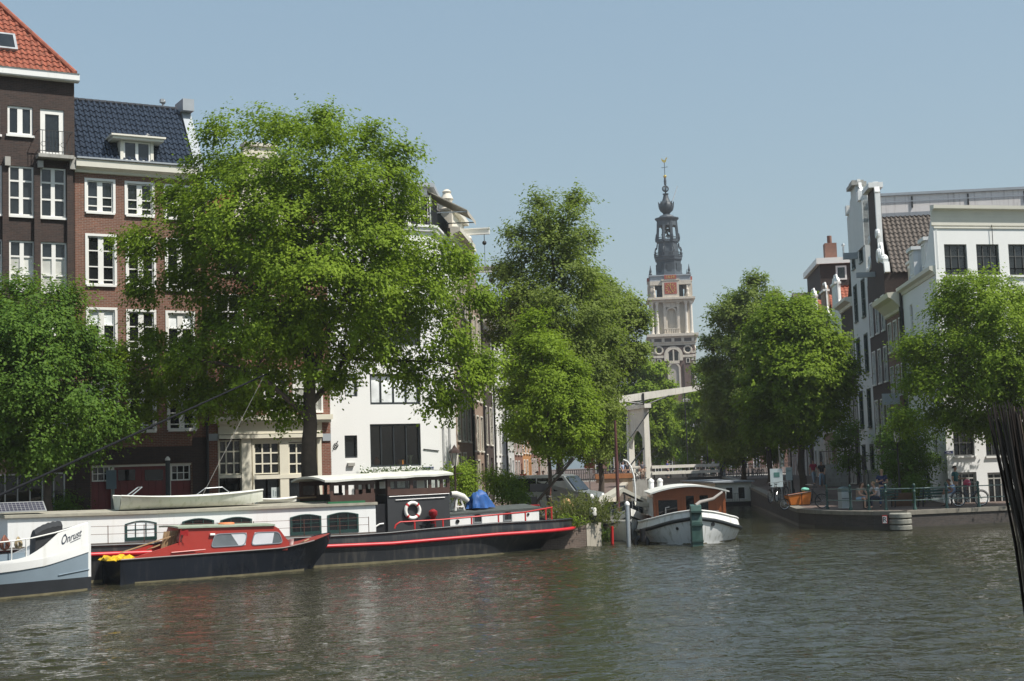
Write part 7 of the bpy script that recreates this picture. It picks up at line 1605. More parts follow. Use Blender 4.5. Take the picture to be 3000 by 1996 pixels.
# wild planting on the brick pier: reedy shoots and leafy clumps
def reeds(label, u0, u1, v0, v1, depth, n, mt, seed, zb=.85, hgt=(.6, 1.3), name='reed_clump'):
    R_ = np.random.RandomState(seed); a = at_y(u0, v1, depth); c = at_y(u1, v1, depth); root = thing(name, label, 'plants', ((a.x+c.x)/2, depth, zb)); C = []; Dr = []; Nr = []; L_ = []
    for i in range(n):
        x = R_.normal(0, .28)*(c.x-a.x); y = R_.uniform(-.9, 1.6); h_ = R_.uniform(*hgt)*(1-.35*abs(x)/(.6*(c.x-a.x))); ln_ = R_.normal(0, .3, 2)
        for j in range(16):
            f_ = (j+.5)/16; p = np.array([x+ln_[0]*f_**1.6, y+ln_[1]*f_**1.6, h_*f_]); d = np.array([ln_[0]*f_, ln_[1]*f_, .6])+R_.normal(0, .75, 3); C.append(p+d*.05); Dr.append(d); Nr.append(R_.normal(0, 1, 3)+np.array([0, -.4, .5])); L_.append(R_.uniform(.09, .17))
    C = np.array(C); L_ = np.array(L_); b = MB()
    for i in range(0, n): p = C[i*16:(i+1)*16]; b.tube([Vector((p[0][0], p[0][1], 0)), Vector(p[8]), Vector(p[15])], [.012, .009, .004], 4, cap=False)
    st_ = b.build('stems', mat('green_stem', (.10, .12, .03), .7, .2), root, fix=False); st_['kind'] = 'stuff'
    leaves_mesh('foliage', mt, root, C, np.array(Dr), unit(np.array(Nr)), L_, L_*.34, R_.normal(.5, .22, len(C))); return root
OLIVE = leaf('reed_leaf', (.075, .085, .022), (.16, .17, .05), .35)
reeds('tall olive green reedy plants overgrowing the top of the brick pier', 1610, 1800, 1400, 1520, 57.2, 230, OLIVE, 51, .84, (.5, 1.45))
reeds('bright green bushy plants hanging over the front of the brick pier', 1640, 1700, 1450, 1560, 56.2, 60, LEAF_A, 52, .8, (.2, .55))
reeds('green plants at the water edge right of the brick pier', 1757, 1785, 1480, 1560, 58.2, 26, LEAF_D, 53, .1, (.3, .9))
# ================================================================ people
def skin_mesh(name, m, parent, verts, edges, radii, root=0, sub=1, flat=None):
    me = bpy.data.meshes.new(name); me.from_pydata([tuple(v) for v in verts], edges, []); o = bpy.data.objects.new(name, me); COL.objects.link(o); o.parent = parent
    md = o.modifiers.new('skin', 'SKIN'); md.use_smooth_shade = True
    for i, r in enumerate(radii): r = r if isinstance(r, tuple) else (r, r); me.skin_vertices[0].data[i].radius = r
    me.skin_vertices[0].data[root].use_root = True
    sb = o.modifiers.new('sub', 'SUBSURF'); sb.levels = sb.render_levels = sub; me.materials.append(m); return o
def mixp(a, b, f): return tuple(a[i]+(b[i]-a[i])*f for i in range(3))
POSES = {}
def pose(kind):
    J = dict(pel=(0, 0, .95), wai=(0, 0, 1.08), che=(0, .01, 1.28), nek=(0, .01, 1.46), chin=(0, -.02, 1.53), hd=(0, -.01, 1.62), top=(0, .0, 1.71), nose=(0, -.105, 1.60))
    for s, q in ((-1, 'l'), (1, 'r')):
        J.update({q+'sh': (s*.18, .01, 1.40), q+'el': (s*.24, .03, 1.13), q+'wr': (s*.245, -.07, .89), q+'hip': (s*.095, 0, .90), q+'kn': (s*.105, -.01, .49), q+'an': (s*.11, .03, .08), q+'toe': (s*.13, -.14, .035)})
    if kind == 'walk':
        J.update(lkn=(-.1, -.17, .52), lan=(-.1, -.27, .11), ltoe=(-.1, -.44, .09), rkn=(.1, .05, .49), ran=(.1, .3, .12), rtoe=(.1, .19, .04), lel=(-.24, .12, 1.14), lwr=(-.25, .1, .9), rel=(.24, -.08, 1.14), rwr=(.23, -.26, .97))
    if kind == 'hold':
        J.update(rel=(.25, -.1, 1.14), rwr=(.2, -.36, 1.15))
    if kind == 'carry':
        J.update(lel=(-.25, -.06, 1.13), lwr=(-.08, -.28, 1.2), rel=(.25, -.06, 1.13), rwr=(.08, -.28, 1.12))
    if kind == 'sit':
        for k in ('pel', 'wai', 'che', 'nek', 'chin', 'hd', 'top', 'nose', 'lsh', 'rsh', 'lel', 'rel'): x, y, z = J[k]; J[k] = (x, y+.0, z-.46)
        for s, q in ((-1, 'l'), (1, 'r')): J.update({q+'hip': (s*.095, -.02, .47), q+'kn': (s*.12, -.45, .5), q+'an': (s*.12, -.43, .09), q+'toe': (s*.13, -.6, .035), q+'el': (s*.25, -.05, .68), q+'wr': (s*.13, -.3, .62)})
    if kind == 'lean':
        J = pose('sit')
        for k in ('che', 'nek', 'chin', 'hd', 'top', 'nose', 'lsh', 'rsh'): x, y, z = J[k]; f_ = (z-.55); J[k] = (x, y-.35*f_, z-.08*f_)
        J.update(lel=(-.24, -.3, .66), lwr=(-.1, -.48, .6), rel=(.24, -.3, .66), rwr=(.1, -.48, .6))
    return J
def person(label, loc, face, kind, top, bottom, hair=(.05, .03, .02), scale=1.0, shorts=False, sleeve='short', group=None, skin=SKIN, skirt=False, longhair=False, hat=None):
    J = pose(kind); t = thing('person', label, 'person', loc, face, group); t.scale = (scale,)*3
    V, E, Rr = [], [], []
    def add(p, r): V.append(p); Rr.append(r); return len(V)-1
    ids = {k: add(J[k], r) for k, r in (('pel', (.145, .10)), ('wai', (.125, .09)), ('che', (.15, .10)), ('nek', .055), ('chin', .058), ('hd', .088), ('top', .06), ('nose', .016))}
    E += [(ids['pel'], ids['wai']), (ids['wai'], ids['che']), (ids['che'], ids['nek']), (ids['nek'], ids['chin']), (ids['chin'], ids['hd']), (ids['hd'], ids['top']), (ids['hd'], ids['nose'])]
    for s, q in ((-1, 'l'), (1, 'r')):
        a = add(J[q+'sh'], .06); b_ = add(J[q+'el'], .042); c = add(J[q+'wr'], .028); E += [(ids['che'], a), (a, b_), (b_, c)]
        d = Vector(J[q+'wr'])-Vector(J[q+'el']); d.normalize(); side = Vector((0, -1, 0)).cross(d).normalized() if abs(d.y) < .9 else Vector((1, 0, 0)); w_ = Vector(J[q+'wr']); pm = add(tuple(w_+d*.06), (.036, .02)); E.append((c, pm))
        for k in range(4):
            sd = side*(-.028+.0187*k); l_ = (.066, .078, .074, .058)[k]; k1 = add(tuple(w_+d*.1+sd), .010); k2 = add(tuple(w_+d*(.1+l_*.55)+sd+Vector((0, -.012, 0))), .009); k3 = add(tuple(w_+d*(.1+l_)+sd+Vector((0, -.03, 0))), .008); E += [(pm, k1), (k1, k2), (k2, k3)]
        th = add(tuple(w_+d*.06+side*(-.05)*s), .011); t2 = add(tuple(w_+d*.1+side*(-.06)*s), .009); E += [(pm, th), (th, t2)]
        h_ = add(J[q+'hip'], .085); k_ = add(J[q+'kn'], .055); an = add(J[q+'an'], .036); to = add(J[q+'toe'], (.04, .025)); E += [(ids['pel'], h_), (h_, k_), (k_, an), (an, to)]
    body = skin_mesh('body', skin, t, V, E, Rr)
    # shirt
    V, E, Rr = [], [], []; p0 = mixp(J['pel'], J['wai'], .1)
    a0 = add(p0, (.165, .125)); a1 = add(J['wai'], (.15, .112)); a2 = add(J['che'], (.18, .125)); a3 = add(mixp(J['che'], J['nek'], .72), (.09, .075)); E += [(a0, a1), (a1, a2), (a2, a3)]
    for q in 'lr':
        s_ = add(J[q+'sh'], .078); e_ = add(mixp(J[q+'sh'], J[q+'el'], .6 if sleeve == 'short' else 1), .062 if sleeve == 'short' else .055); E += [(a2, s_), (s_, e_)]
        if sleeve == 'long': w2 = add(mixp(J[q+'el'], J[q+'wr'], .9), .042); E.append((e_, w2))
    skin_mesh('shirt', top, t, V, E, Rr)
    V, E, Rr = [], [], []; a0 = add(mixp(J['pel'], J['wai'], .35), (.155, .115)); a1 = add(J['pel'], (.165, .122)); E.append((a0, a1))
    for q in 'lr':
        h_ = add(J[q+'hip'], .102); e2 = add(mixp(J[q+'hip'], J[q+'kn'], .75 if shorts else 1.0), .082 if shorts else .07); E += [(a1, h_), (h_, e2)]
        if not shorts: a3 = add(mixp(J[q+'kn'], J[q+'an'], .92), .055); E.append((e2, a3))
    skin_mesh('shorts' if shorts else 'trousers', bottom, t, V, E, Rr)
    for q in 'lr':
        sv_ = [mixp(J[q+'an'], J[q+'toe'], -.25), mixp(J[q+'an'], J[q+'toe'], .45), J[q+'toe']]; sv_ = [(x, y, z*.6+.012) if kind != 'walk' else (x, y, z-.02) for x, y, z in sv_]
        skin_mesh('shoe', BLACK, t, sv_, [(0, 1), (1, 2)], [(.045, .045), (.048, .04), (.042, .03)])
    b = MB(); hx, hy, hz = J['hd']; vs = []; n, m_ = 12, 6
    for i in range(m_+1):
        f_ = i/m_*1.72
        for j in range(n): a = 2*math.pi*j/n; fr = max(0, -math.sin(a)); el = min(f_, 1.72-.75*fr); r_ = .108*math.sin(min(el, 1.57)) if el > .01 else .004; vs.append((hx+r_*math.cos(a)*.9, hy+.015+r_*math.sin(a)*1.06, hz+.115*math.cos(el)+.0))
    b.add(vs, [(i*n+j, (i+1)*n+j, (i+1)*n+(j+1) % n, i*n+(j+1) % n) for i in range(m_) for j in range(n)])
    if longhair: b.tube([(hx, hy+.06, hz+.05), (hx, hy+.1, hz-.1), (hx, hy+.11, hz-.26)], [.08, .08, .04], 8)
    b.build('hair', mat('hair_%d' % int(hair[0]*1000), hair, .6, .2, 20), t, 60)
    if hat: b = MB(); b.lathe([(.17, .05), (.17, .065), (.105, .07), (.1, .15), (.06, .17)], 14, (hx, hy, hz)); b.build('hat', hat, t, 50)
    return t
def cloth(n, c): return mat(n, c, .85, .1, 6)
def pz(u, v, y): return at_y(u, v, y)
def stand(u, y, z=None): p = at_y(u, 1380, y); return (p.x, y, street_z(y) if z is None else z)
person('man in a dark teal shirt standing by the white corner house with a pink balloon', stand(2797, 66.3), rad(50), 'hold', cloth('teal_cloth', (.015, .11, .12)), cloth('stone_trousers', (.35, .3, .25)), scale=1.03)
b = MB(); b.ball((0, 0, 0), .17, 14, 10, 1.12); b.tube([(0, 0, -.18), (.02, 0, -.3)], .006, 4); o = b.build('balloon', mat('pink_balloon', (.62, .07, .14), .35, .05), None, 60); p = pz(2833, 1416, 65.9); o.location = p; tag(o, 'round pink balloon held by the man in teal', 'balloon')
person('person in a pale blue shirt and white trousers sitting on the bench end', (stand(2787, 64.6)[0], 64.6, ZQ), rad(-60), 'lean', cloth('pale_blue_cloth', (.36, .48, .72)), cloth('white_trousers', (.68, .67, .64)), hair=(.04, .02, .015), skin=mat('tan_skin', (.3, .15, .09), .6, .05))
person('woman in a beige top and pale blue shorts sitting near the quay railing', (stand(2512, 64.2)[0], 64.2, ZQ), rad(35), 'lean', cloth('beige_cloth', (.32, .25, .2)), cloth('light_blue_shorts', (.3, .45, .6)), shorts=True, longhair=True)
person('person in a white and red striped top sitting opposite the woman in beige', (stand(2566, 64.4)[0], 64.4, ZQ), rad(-65), 'lean', cloth('striped_top', (.58, .53, .55)), cloth('navy_trousers', (.02, .025, .05)), hair=(.3, .18, .08))
person('fair haired person in a navy top standing behind the seated pair', stand(2582, 66.2), rad(-10), 'carry', cloth('navy_top', (.02, .03, .09)), cloth('blue_jeans', (.05, .1, .22)), hair=(.4, .28, .13))
person('walker in a crimson top and pale jeans on the right street', stand(2383, 99), rad(10), 'walk', cloth('crimson_cloth', (.35, .02, .06)), cloth('pale_jeans', (.3, .36, .42)))
person('walker in a black top and light blue jeans on the right street', stand(2407, 94), rad(-20), 'walk', cloth('black_cloth', (.015, .015, .018)), cloth('light_jeans', (.22, .34, .45)), longhair=True)
person('woman in a red top standing by the white canal house on the left street', stand(1531, 98), rad(25), 'stand', cloth('red_cloth', (.4, .03, .03)), cloth('dark_skirt', (.06, .04, .05)), longhair=True)
person('man in a grey blue shirt with a backpack on the left street', stand(1574, 92), rad(70), 'walk', cloth('grey_blue_cloth', (.12, .16, .24)), cloth('dark_trousers', (.03, .03, .04)))
b = MB(); b.prism([(-.14, -.22), (.14, -.22), (.15, .1), (.08, .22), (-.08, .22), (-.15, .1)], -.1, .1); o = b.build('backpack', cloth('navy_bag', (.02, .025, .06)), None); s_ = stand(1574, 92); o.location = (s_[0]-.2, s_[1]+.02, s_[2]+1.22); o.rotation_euler = (0, 0, rad(70)); tag(o, 'navy backpack worn by the man in grey blue', 'backpack')
person('person in an orange top beside the man with the backpack', stand(1591, 93), rad(-60), 'hold', cloth('orange_cloth', (.5, .17, .06)), cloth('denim', (.05, .09, .18)), hair=(.09, .04, .02))
for u, y, fz, kd, c1, c2, lab, kw in (
    (1955, 141.6, 80, 'stand', (.04, .06, .28), (.03, .03, .06), 'man in a bright navy blue jacket crossing the drawbridge deck', {'sleeve': 'long'}),
    (2056, 142.4, -80, 'walk', (.26, .2, .14), (.12, .1, .08), 'man in a brown jacket and cream hat on the drawbridge deck', {'sleeve': 'long', 'hat': CREAM}),
    (2089, 143.0, -70, 'walk', (.5, .5, .45), (.03, .1, .08), 'woman in a white top near the right end of the drawbridge', {'longhair': True}),
    (1882, 139.3, 20, 'stand', (.1, .1, .12), (.55, .4, .3), 'person in dark top and bare legs beside the drawbridge post', {'shorts': True}),
    (1806, 133, -70, 'walk', (.55, .58, .66), (.04, .05, .1), 'person in a white shirt on the left approach of the drawbridge', {}),
    (1824, 134, 60, 'stand', (.35, .42, .58), (.03, .03, .05), 'person in a light blue shirt on the left approach of the drawbridge', {}),
    (1838, 136, 30, 'stand', (.03, .03, .04), (.03, .03, .05), 'person in dark clothes on the left approach of the drawbridge', {})):
    x = at_y(u, 1360, y).x; person(lab, (x, y, ZD), rad(fz), kd, cloth('cloth_%d' % u, c1), cloth('leg_cloth_%d' % u, c2), **kw)

# ================================================================ bicycles
RUB = mat('tyre_rubber', (.015, .015, .016), .8, .2); CHR = mat('bare_metal', (.5, .5, .5), .3, .1, metal=.9)
def wheel(t, x, r=.34):
    o = MB(); o.torus((x, 0, r), r-.02, .022, 26, 6); w_ = o.build('wheel', RUB, t, 60); b = MB(); b.torus((x, 0, r), r-.045, .012, 24, 5)
    for i in range(14): a = math.pi*i/7; b.tube([(x, (.02 if i % 2 else -.02), r), (x+(r-.045)*math.cos(a), 0, r+(r-.045)*math.sin(a))], .0035, 3, cap=False)
    b.tube([(x, -.04, r), (x, .04, r)], .02, 6); b.build('rim', CHR, w_, 60); return w_
def bicycle(label, loc, rz, m, group=None, step=True):
    t = thing('bicycle', label, 'bicycle', loc, rz, group); wheel(t, -.52); wheel(t, .54)
    b = MB()
    B0 = (-.08, 0, .30); S0 = (-.24, 0, .82); H0 = (.36, 0, .88); H1 = (.38, 0, .68)
    for p, q, r_ in ((B0, S0, .016), (B0, H1, .018), ((-.2, 0, .7) if not step else (-.14, 0, .5), H0 if not step else H1, .016), (B0, (-.52, 0, .34), .011), ((-.21, 0, .72), (-.52, 0, .34), .010), (H0, H1, .02), (H1, (.54, 0, .34), .014)): b.tube([p, q], r_, 6)
    for x in (-.52, .54):
        pts = [(x+.37*math.cos(a), 0, .34+.37*math.sin(a)) for a in np.linspace(.5 if x < 0 else .2, 3.3 if x < 0 else 2.6, 9)]; b.tube(pts, .016, 5)
    b.box(-.86, -.4, -.06, .06, .73, .745); b.build('frame', m, t, 50)
    b = MB(); b.tube([(.36, 0, .88), (.33, 0, 1.02)], .014, 6); b.tube([(.12, -.29, 1.02), (.28, -.24, 1.06), (.34, 0, 1.03), (.28, .24, 1.06), (.12, .29, 1.02)], .012, 6); b.build('handlebar', CHR, t, 60)
    b = MB(); b.tube([(-.24, 0, .82), (-.265, 0, .9)], .013, 6); b.add([(-.4, -.09, .93), (-.4, .09, .93), (-.1, .03, .94), (-.1, -.03, .94), (-.38, -.07, .89), (-.38, .07, .89), (-.1, .02, .91), (-.1, -.02, .91)], [(0, 1, 2, 3), (4, 7, 6, 5), (0, 4, 5, 1), (1, 5, 6, 2), (2, 6, 7, 3), (3, 7, 4, 0)]); b.build('saddle', BLACK, t)
    b = MB(); b.torus((-.08, 0, .3), .08, .012, 14, 5); b.bar((-.08, .05, .3), (.05, .06, .2), .02); b.bar((-.08, -.05, .3), (-.2, -.06, .4), .02); b.build('crank', CHR, t); return t
bk = bicycle('dark blue bicycle leaning at the quay railing by the person in pale blue', (at_y(2842, 1480, 63.6).x, 63.6, ZQ), rad(8), mat('dark_blue_frame', (.02, .035, .07), .4, .1))
proto = bicycle('black bicycle parked first in the row by the right end of the drawbridge', (at_y(2122, 1390, 136).x, 136, ZD), rad(75), BLACK, 'bicycles parked around the drawbridge')
GB = 'bicycles parked around the drawbridge'
def more(labels, spots, group):
    for lab, (u, y, z, rz) in zip(labels, spots):
        c = copy_tree(proto); c.location = (at_y(u, 1390, y).x, y, z); c.rotation_euler = (0, 0, rad(rz)); c['label'] = lab; c['group'] = group
same = 'black bicycle parked in the dense row by the right end of the drawbridge'
proto['label'] = same
more([same]*9, [(2124+11.5*k, 134+.4*(k % 3), ZD-.05, 70+rnd.uniform(-14, 14)) for k in range(1, 10)], GB)
same2 = 'black bicycle leaning on the railing of the left drawbridge approach'
more([same2]*6, [(1762+15*k, 134.5, ZD, 8+rnd.uniform(-10, 10)) for k in range(6)], 'bicycles on the left drawbridge approach')
same3 = 'black bicycle parked behind the orange cargo bike on the right quay'
more([same3]*4, [(2262, 75, ZQ+.08, 62), (2275, 77, ZQ+.1, 70), (2288, 79, ZQ+.13, 55), (2298, 76, ZQ+.1, 80)], 'bicycles behind the cargo bike')
same4 = 'black bicycle parked among the plants on the left quay by the grey van'
more([same4]*4, [(1655, 64.5, ZQ, 30), (1672, 65, ZQ, 50), (1592, 64, ZQ, 20), (1540, 71, ZQ, 80)], 'bicycles on the left quay')
more(['black bicycle standing alone at the drawbridge post, beside the bare legged person'], [(1872, 139, ZD, 60)], None)
# cargo bike with an orange tub
cbk = thing('cargo_bicycle', 'cargo bicycle with a long orange tub parked on the right quay corner', 'cargo bike', (at_y(2342, 1480, 66.9).x+.25, 66.9, ZQ), rad(12))
wheel(cbk, -1.0, .26); wheel(cbk, .85, .34)
b = MB(); P0 = [(-.78, .36, .18), (.12, .36, .2)]; b.add([(-.75, -.2, .22), (.15, -.26, .22), (.15, .26, .22), (-.75, .2, .22), (-.9, -.27, .66), (.2, -.35, .8), (.2, .35, .8), (-.9, .27, .66)], [(0, 3, 2, 1), (0, 1, 5, 4), (1, 2, 6, 5), (2, 3, 7, 6), (3, 0, 4, 7)]); b.build('tub', mat('orange_tub', (.62, .18, .03), .5, .1), cbk)
b = MB(); b.tube([(-.92, -.28, .67), (.22, -.36, .81), (.22, .36, .81), (-.92, .28, .67), (-.92, -.28, .67)], .02, 5); b.bar((-.28, -.325, .24), (-.28, -.36, .75), .05, .02); b.build('tub_trim', BLACK, cbk)
b = MB(); [b.tube(p, .02, 6) for p in ([(-1.0, 0, .26), (-.8, 0, .2), (.2, 0, .18), (.35, 0, .3), (.85, 0, .34)], [(.35, 0, .3), (.25, 0, .95)], [(.35, 0, .3), (.45, 0, .95)], [(.45, 0, .8), (.85, 0, .34)], [(.25, 0, .95), (.2, 0, 1.08)])]; b.build('frame', BLACK, cbk, 50)
b = MB(); b.tube([(.32, -.32, 1.1), (.2, -.2, 1.12), (.18, .2, 1.12), (.32, .32, 1.1)], .014, 6); b.build('handlebar', CHR, cbk, 60)
b = MB(); b.box(.36, .62, -.09, .09, .97, 1.02); b.build('saddle', BLACK, cbk)
b = MB(); b.ball((.05, 0, .9), .2, 10, 6, .5); b.build('mint_cover', mat('mint_cloth', (.2, .55, .42), .8, .1), cbk, 60)
# ================================================================ right quay furniture
RG = mat('railing_green', (.02, .06, .05), .45, .2)
rl = thing('quay_railing', 'dark green iron railing with two pipes along the right quay', 'railing', (16.3, 61.4, ZQ))
rp_ = [Vector((13.75, 66.4, 0)), Vector((14.6, 63.6, 0)), Vector((15.5, 62.3, 0)), Vector((16.6, 61.3, 0)), Vector((20.9, 62.5, 0)), Vector((27.5, 64.4, 0))]
O = Vector((16.3, 61.4, 0)); posts = [2330, 2424, 2492, 2546, 2596, 2680, 2774, 2868, 2960, 3050]
def on_line(u):
    d = ray(u, 1480); a = d.x/d.y
    for p, q in zip(rp_[:-1], rp_[1:]):
        den = (q.x-p.x)-a*(q.y-p.y); k = (a*p.y-p.x)/den if abs(den) > 1e-9 else -1
        if 0 <= k <= 1: return p.lerp(q, k)
pp = [q for q in (on_line(u) for u in posts) if q is not None]
for p in pp:
    b = MB(); p = p-O; b.lathe([(.09, 0), (.09, .08), (.055, .14), (.05, .75), (.075, .8), (.05, .84), (.05, 1.0), (.07, 1.03), (.06, 1.1), (.01, 1.14)], 10, (p.x, p.y, 0)); b.build('post', RG, rl, 50)
for z in (.42, .92):
    b = MB(); b.tube([p-O+Vector((0, 0, z)) for p in pp], .024, 6); b.build('pipe', mat('worn_green_pipe', (.16, .22, .2), .4, .3), rl, 60)
BG = mat('bench_green', (.02, .07, .055), .5, .15)
def bench(label, x, y, rz, L_=1.7):
    t = thing('bench', label, 'bench', (x, y, ZQ), rz)
    b = MB(); [b.box(-L_/2, L_/2, -.25+.13*k, -.15+.13*k, .42, .46) for k in range(4)]; b.build('seat', BG, t)
    b = MB(); [b.box(-L_/2, L_/2, .27+.03*k, .31+.03*k, .52+.13*k, .62+.13*k) for k in range(3)]; b.build('backrest', BG, t)
    for x_ in (-L_/2+.15, L_/2-.15):
        b = MB(); b.bar((x_, -.22, 0), (x_, -.2, .42), .05); b.bar((x_, .22, 0), (x_, .36, .92), .05); b.bar((x_, -.22, .4), (x_, .3, .4), .05); b.build('leg', IRON, t)
bench('green slatted bench behind the railing by the white corner house', at_y(2745, 1460, 65.2).x, 65.2, rad(190), 1.9)
bench('green slatted bench under the seated group on the right quay', at_y(2575, 1460, 65.3).x, 65.3, rad(185), 1.6)
t = thing('litter_bin', 'pale grey metal litter bin with a rounded hood at the quay corner', 'litter bin', (at_y(2476, 1470, 65).x, 65, ZQ), rad(10))
b = MB(); b.box(-.24, .24, -.22, .22, .05, .78); b.build('body', mat('pale_grey_panel', (.40, .44, .44), .5, .1), t)
b = MB(); b.prism([(-.24, .78), (.24, .78), (.24, .9)]+[(.24*math.cos(a), .9+.12*math.sin(a)) for a in np.linspace(.3, 2.84, 7)]+[(-.24, .9)], -.22, .22); b.build('hood', mat('grey_green_hood', (.12, .17, .17), .5, .1), t)
b = MB(); b.box(-.24, .24, -.23, -.22, .48, .5); b.build('door_line', IRON, t)
def placard(label, u0, u1, v0, v1, y):
    a = at_y(u0, v1, y); c = at_y(u1, v0, y); t = thing('placard', label, 'notice board', (a.x, y, a.z)); w_ = c.x-a.x; h_ = c.z-a.z
    b = MB(); b.box(0, w_, 0, .04, 0, h_); b.build('board', mat('pale_blue_board', (.50, .58, .60), .6, .08), t)
    b = MB(); b.bar((.08, .06, -(a.z-street_z(y))), (.08, .06, h_*.8), .05); b.bar((w_-.08, .06, -(a.z-street_z(y))), (w_-.08, .06, h_*.8), .05); b.build('leg', STEEL, t) if w_ < .9 else b.build('support_frame', STEEL, t)
    return t, w_, h_
t, w_, h_ = placard('large pale placard with a green print under the trees on the right quay', 2258, 2292, 1373, 1428, 77)
b = MB(); b.box(w_*.3, w_*.75, -.012, -.002, h_*.55, h_*.8); b.build('print', mat('grey_green_ink', (.08, .2, .18), .6), t)
t, w_, h_ = placard('narrow pale placard right of the larger one on the right quay', 2303, 2320, 1369, 1408, 80)
b = MB(); b.box(w_*.2, w_*.8, -.012, -.002, h_*.7, h_*.74); b.build('print', mat('grey_green_ink', (.08, .2, .18), .6), t)
# mooring sign on the quay wall
p = at_y(2586, 1522, 60.95); t = thing('mooring_sign', 'white sign with a black R and red edges on the right quay wall', 'sign', (p.x, 60.62, p.z), rad(-20)); b = MB(); b.box(-.1, .1, 0, .03, -.16, .18); b.build('plate', RED, t); b = MB(); b.box(-.085, .085, -.006, -.001, -.145, .14); b.build('face', W_TRIM, t)
text('lettering', 'R', BLACK, t, Matrix.Translation((0, -.009, 0)) @ FLAT, .3, .002)
# lamp posts
def lamp(label, u, y, vt, m=IRON):
    x = at_y(u, 1380, y).x; z = street_z(y); top = at_y(u, vt, y).z-z; t = thing('street_lamp', label, 'street lamp', (x, y, z), 0, None)
    b = MB(); b.lathe([(.14, 0), (.14, .25), (.08, .35), (.065, .9), (.08, .95), (.045, 1.05), (.038, top-.95), (.06, top-.9), (.03, top-.82)], 10); b.build('post', m, t, 50)
    b = MB(); b.lathe([(.10, top-.82), (.19, top-.3)], 6, cap=True); b.build('lantern_glass', mat('milky_lantern_glass', (.62, .6, .52), .25, .05), t)
    b = MB(); b.lathe([(.24, top-.3), (.2, top-.2), (.09, top-.1), (.05, top-.02), (.01, top+.04)], 6); 
    for k in range(6): a = k*math.pi/3; b.bar((.1*math.cos(a), .1*math.sin(a), top-.82), (.195*math.cos(a), .195*math.sin(a), top-.3), .02)
    b.build('lantern_cap', m, t)
    b = MB(); b.tube([(-.3, 0, top-1.15), (.3, 0, top-1.15)], .018, 5); b.build('ladder_bar', m, t); return t
lamp('brown street lamp on the left quay behind the wheelhouse of the barge', 1333, 59.3, 1306, mat('brown_iron', (.05, .028, .022), .5, .2))
lamp('dark street lamp by the climbing plant on the right quay', 2633, 67.2, 1244)
lamp('street lamp under the trees behind the placards on the right', 2319, 86, 1280)
for u, y, v0, lab in ((1652, 72, 1322, 'slim white pole rising beside the grey van'), (2286, 84, 1285, 'slim white pole behind the large placard')):
    x = at_y(u, 1380, y).x; b = MB(); b.tube([(0, 0, 0), (0, 0, at_y(u, v0, y).z-street_z(y))], .045, 8); o = b.build('pole', W_TRIM, None, 50); o.location = (x, y, street_z(y)); tag(o, lab, 'pole')
x = at_y(1610, 1400, 69).x; b = MB(); b.tube([(0, 0, 0), (0, 0, 3.6)], .06, 8); o = b.build('pole', mat('rusty_post', (.16, .05, .035), .7, .3, 8), None, 50); o.location = (x, 69, ZQ); tag(o, 'rust brown post in front of the grey van on the left quay', 'pole')
# no entry sign
y = 92; p = at_y(1725, 1338, y); t = thing('road_sign', 'round red no entry sign with a white bar by the left canal street', 'road sign', (p.x, y, street_z(y))); hz = p.z-street_z(y)
b = MB(); b.tube([(0, 0, hz), (0, -.03, hz)], .36, 24); b.build('disc', RED, t, 40); b = MB(); b.box(-.26, .26, -.04, -.031, hz-.055, hz+.055); b.build('bar', W_TRIM, t); b = MB(); b.tube([(0, .03, 0), (0, .03, hz+.3)], .03, 6); b.build('pole', STEEL, t)
b = MB(); b.box(-.3, .3, -.01, .03, hz-.75, hz-.4); b.build('plate_below', mat('faded_red', (.5, .12, .1), .5), t)
# parking / notice sign by the garage
y = 58.2; p = at_y(326, 1385, y); t = thing('road_sign', 'blue grey street notice board on a pole before the garage doors', 'road sign', (p.x, y, ZQ)); h1 = at_y(326, 1378, y).z-ZQ; h0 = at_y(326, 1433, y).z-ZQ
b = MB(); b.box(-.2, .2, -.03, .03, h0, h1); b.build('panel', mat('blue_grey_panel', (.13, .19, .22), .4, .1), t); b = MB(); b.tube([(.05, .06, 0), (.05, .06, h1)], .06, 8); b.build('pole', mat('grey_green_pole', (.22, .25, .23), .6, .2), t)
# diagonal lifting boom by the plants
b = MB(); A = at_y(1568, 1476, 63.5); Bq = at_y(1682, 1342, 61.5); t = thing('boom', 'black diagonal boom with a winch box rising from the left quay', 'boom', (A.x, A.y, ZQ)); A0 = Vector((A.x, A.y, ZQ))
b.bar(A-A0, Bq-A0, .09); b.bar(A-A0+Vector((.35, 0, .75)), Bq-A0+Vector((-.05, 0, .02)), .035); b.build('spar', BLACK, t)
b = MB(); b.box(-.16, .1, -.15, .15, .0, 1.05); b.box(-.2, .62, -.22, .22, at_y(1568, 1440, 63.5).z-ZQ, at_y(1568, 1418, 63.5).z-ZQ); b.build('winch_box', BLACK, t)
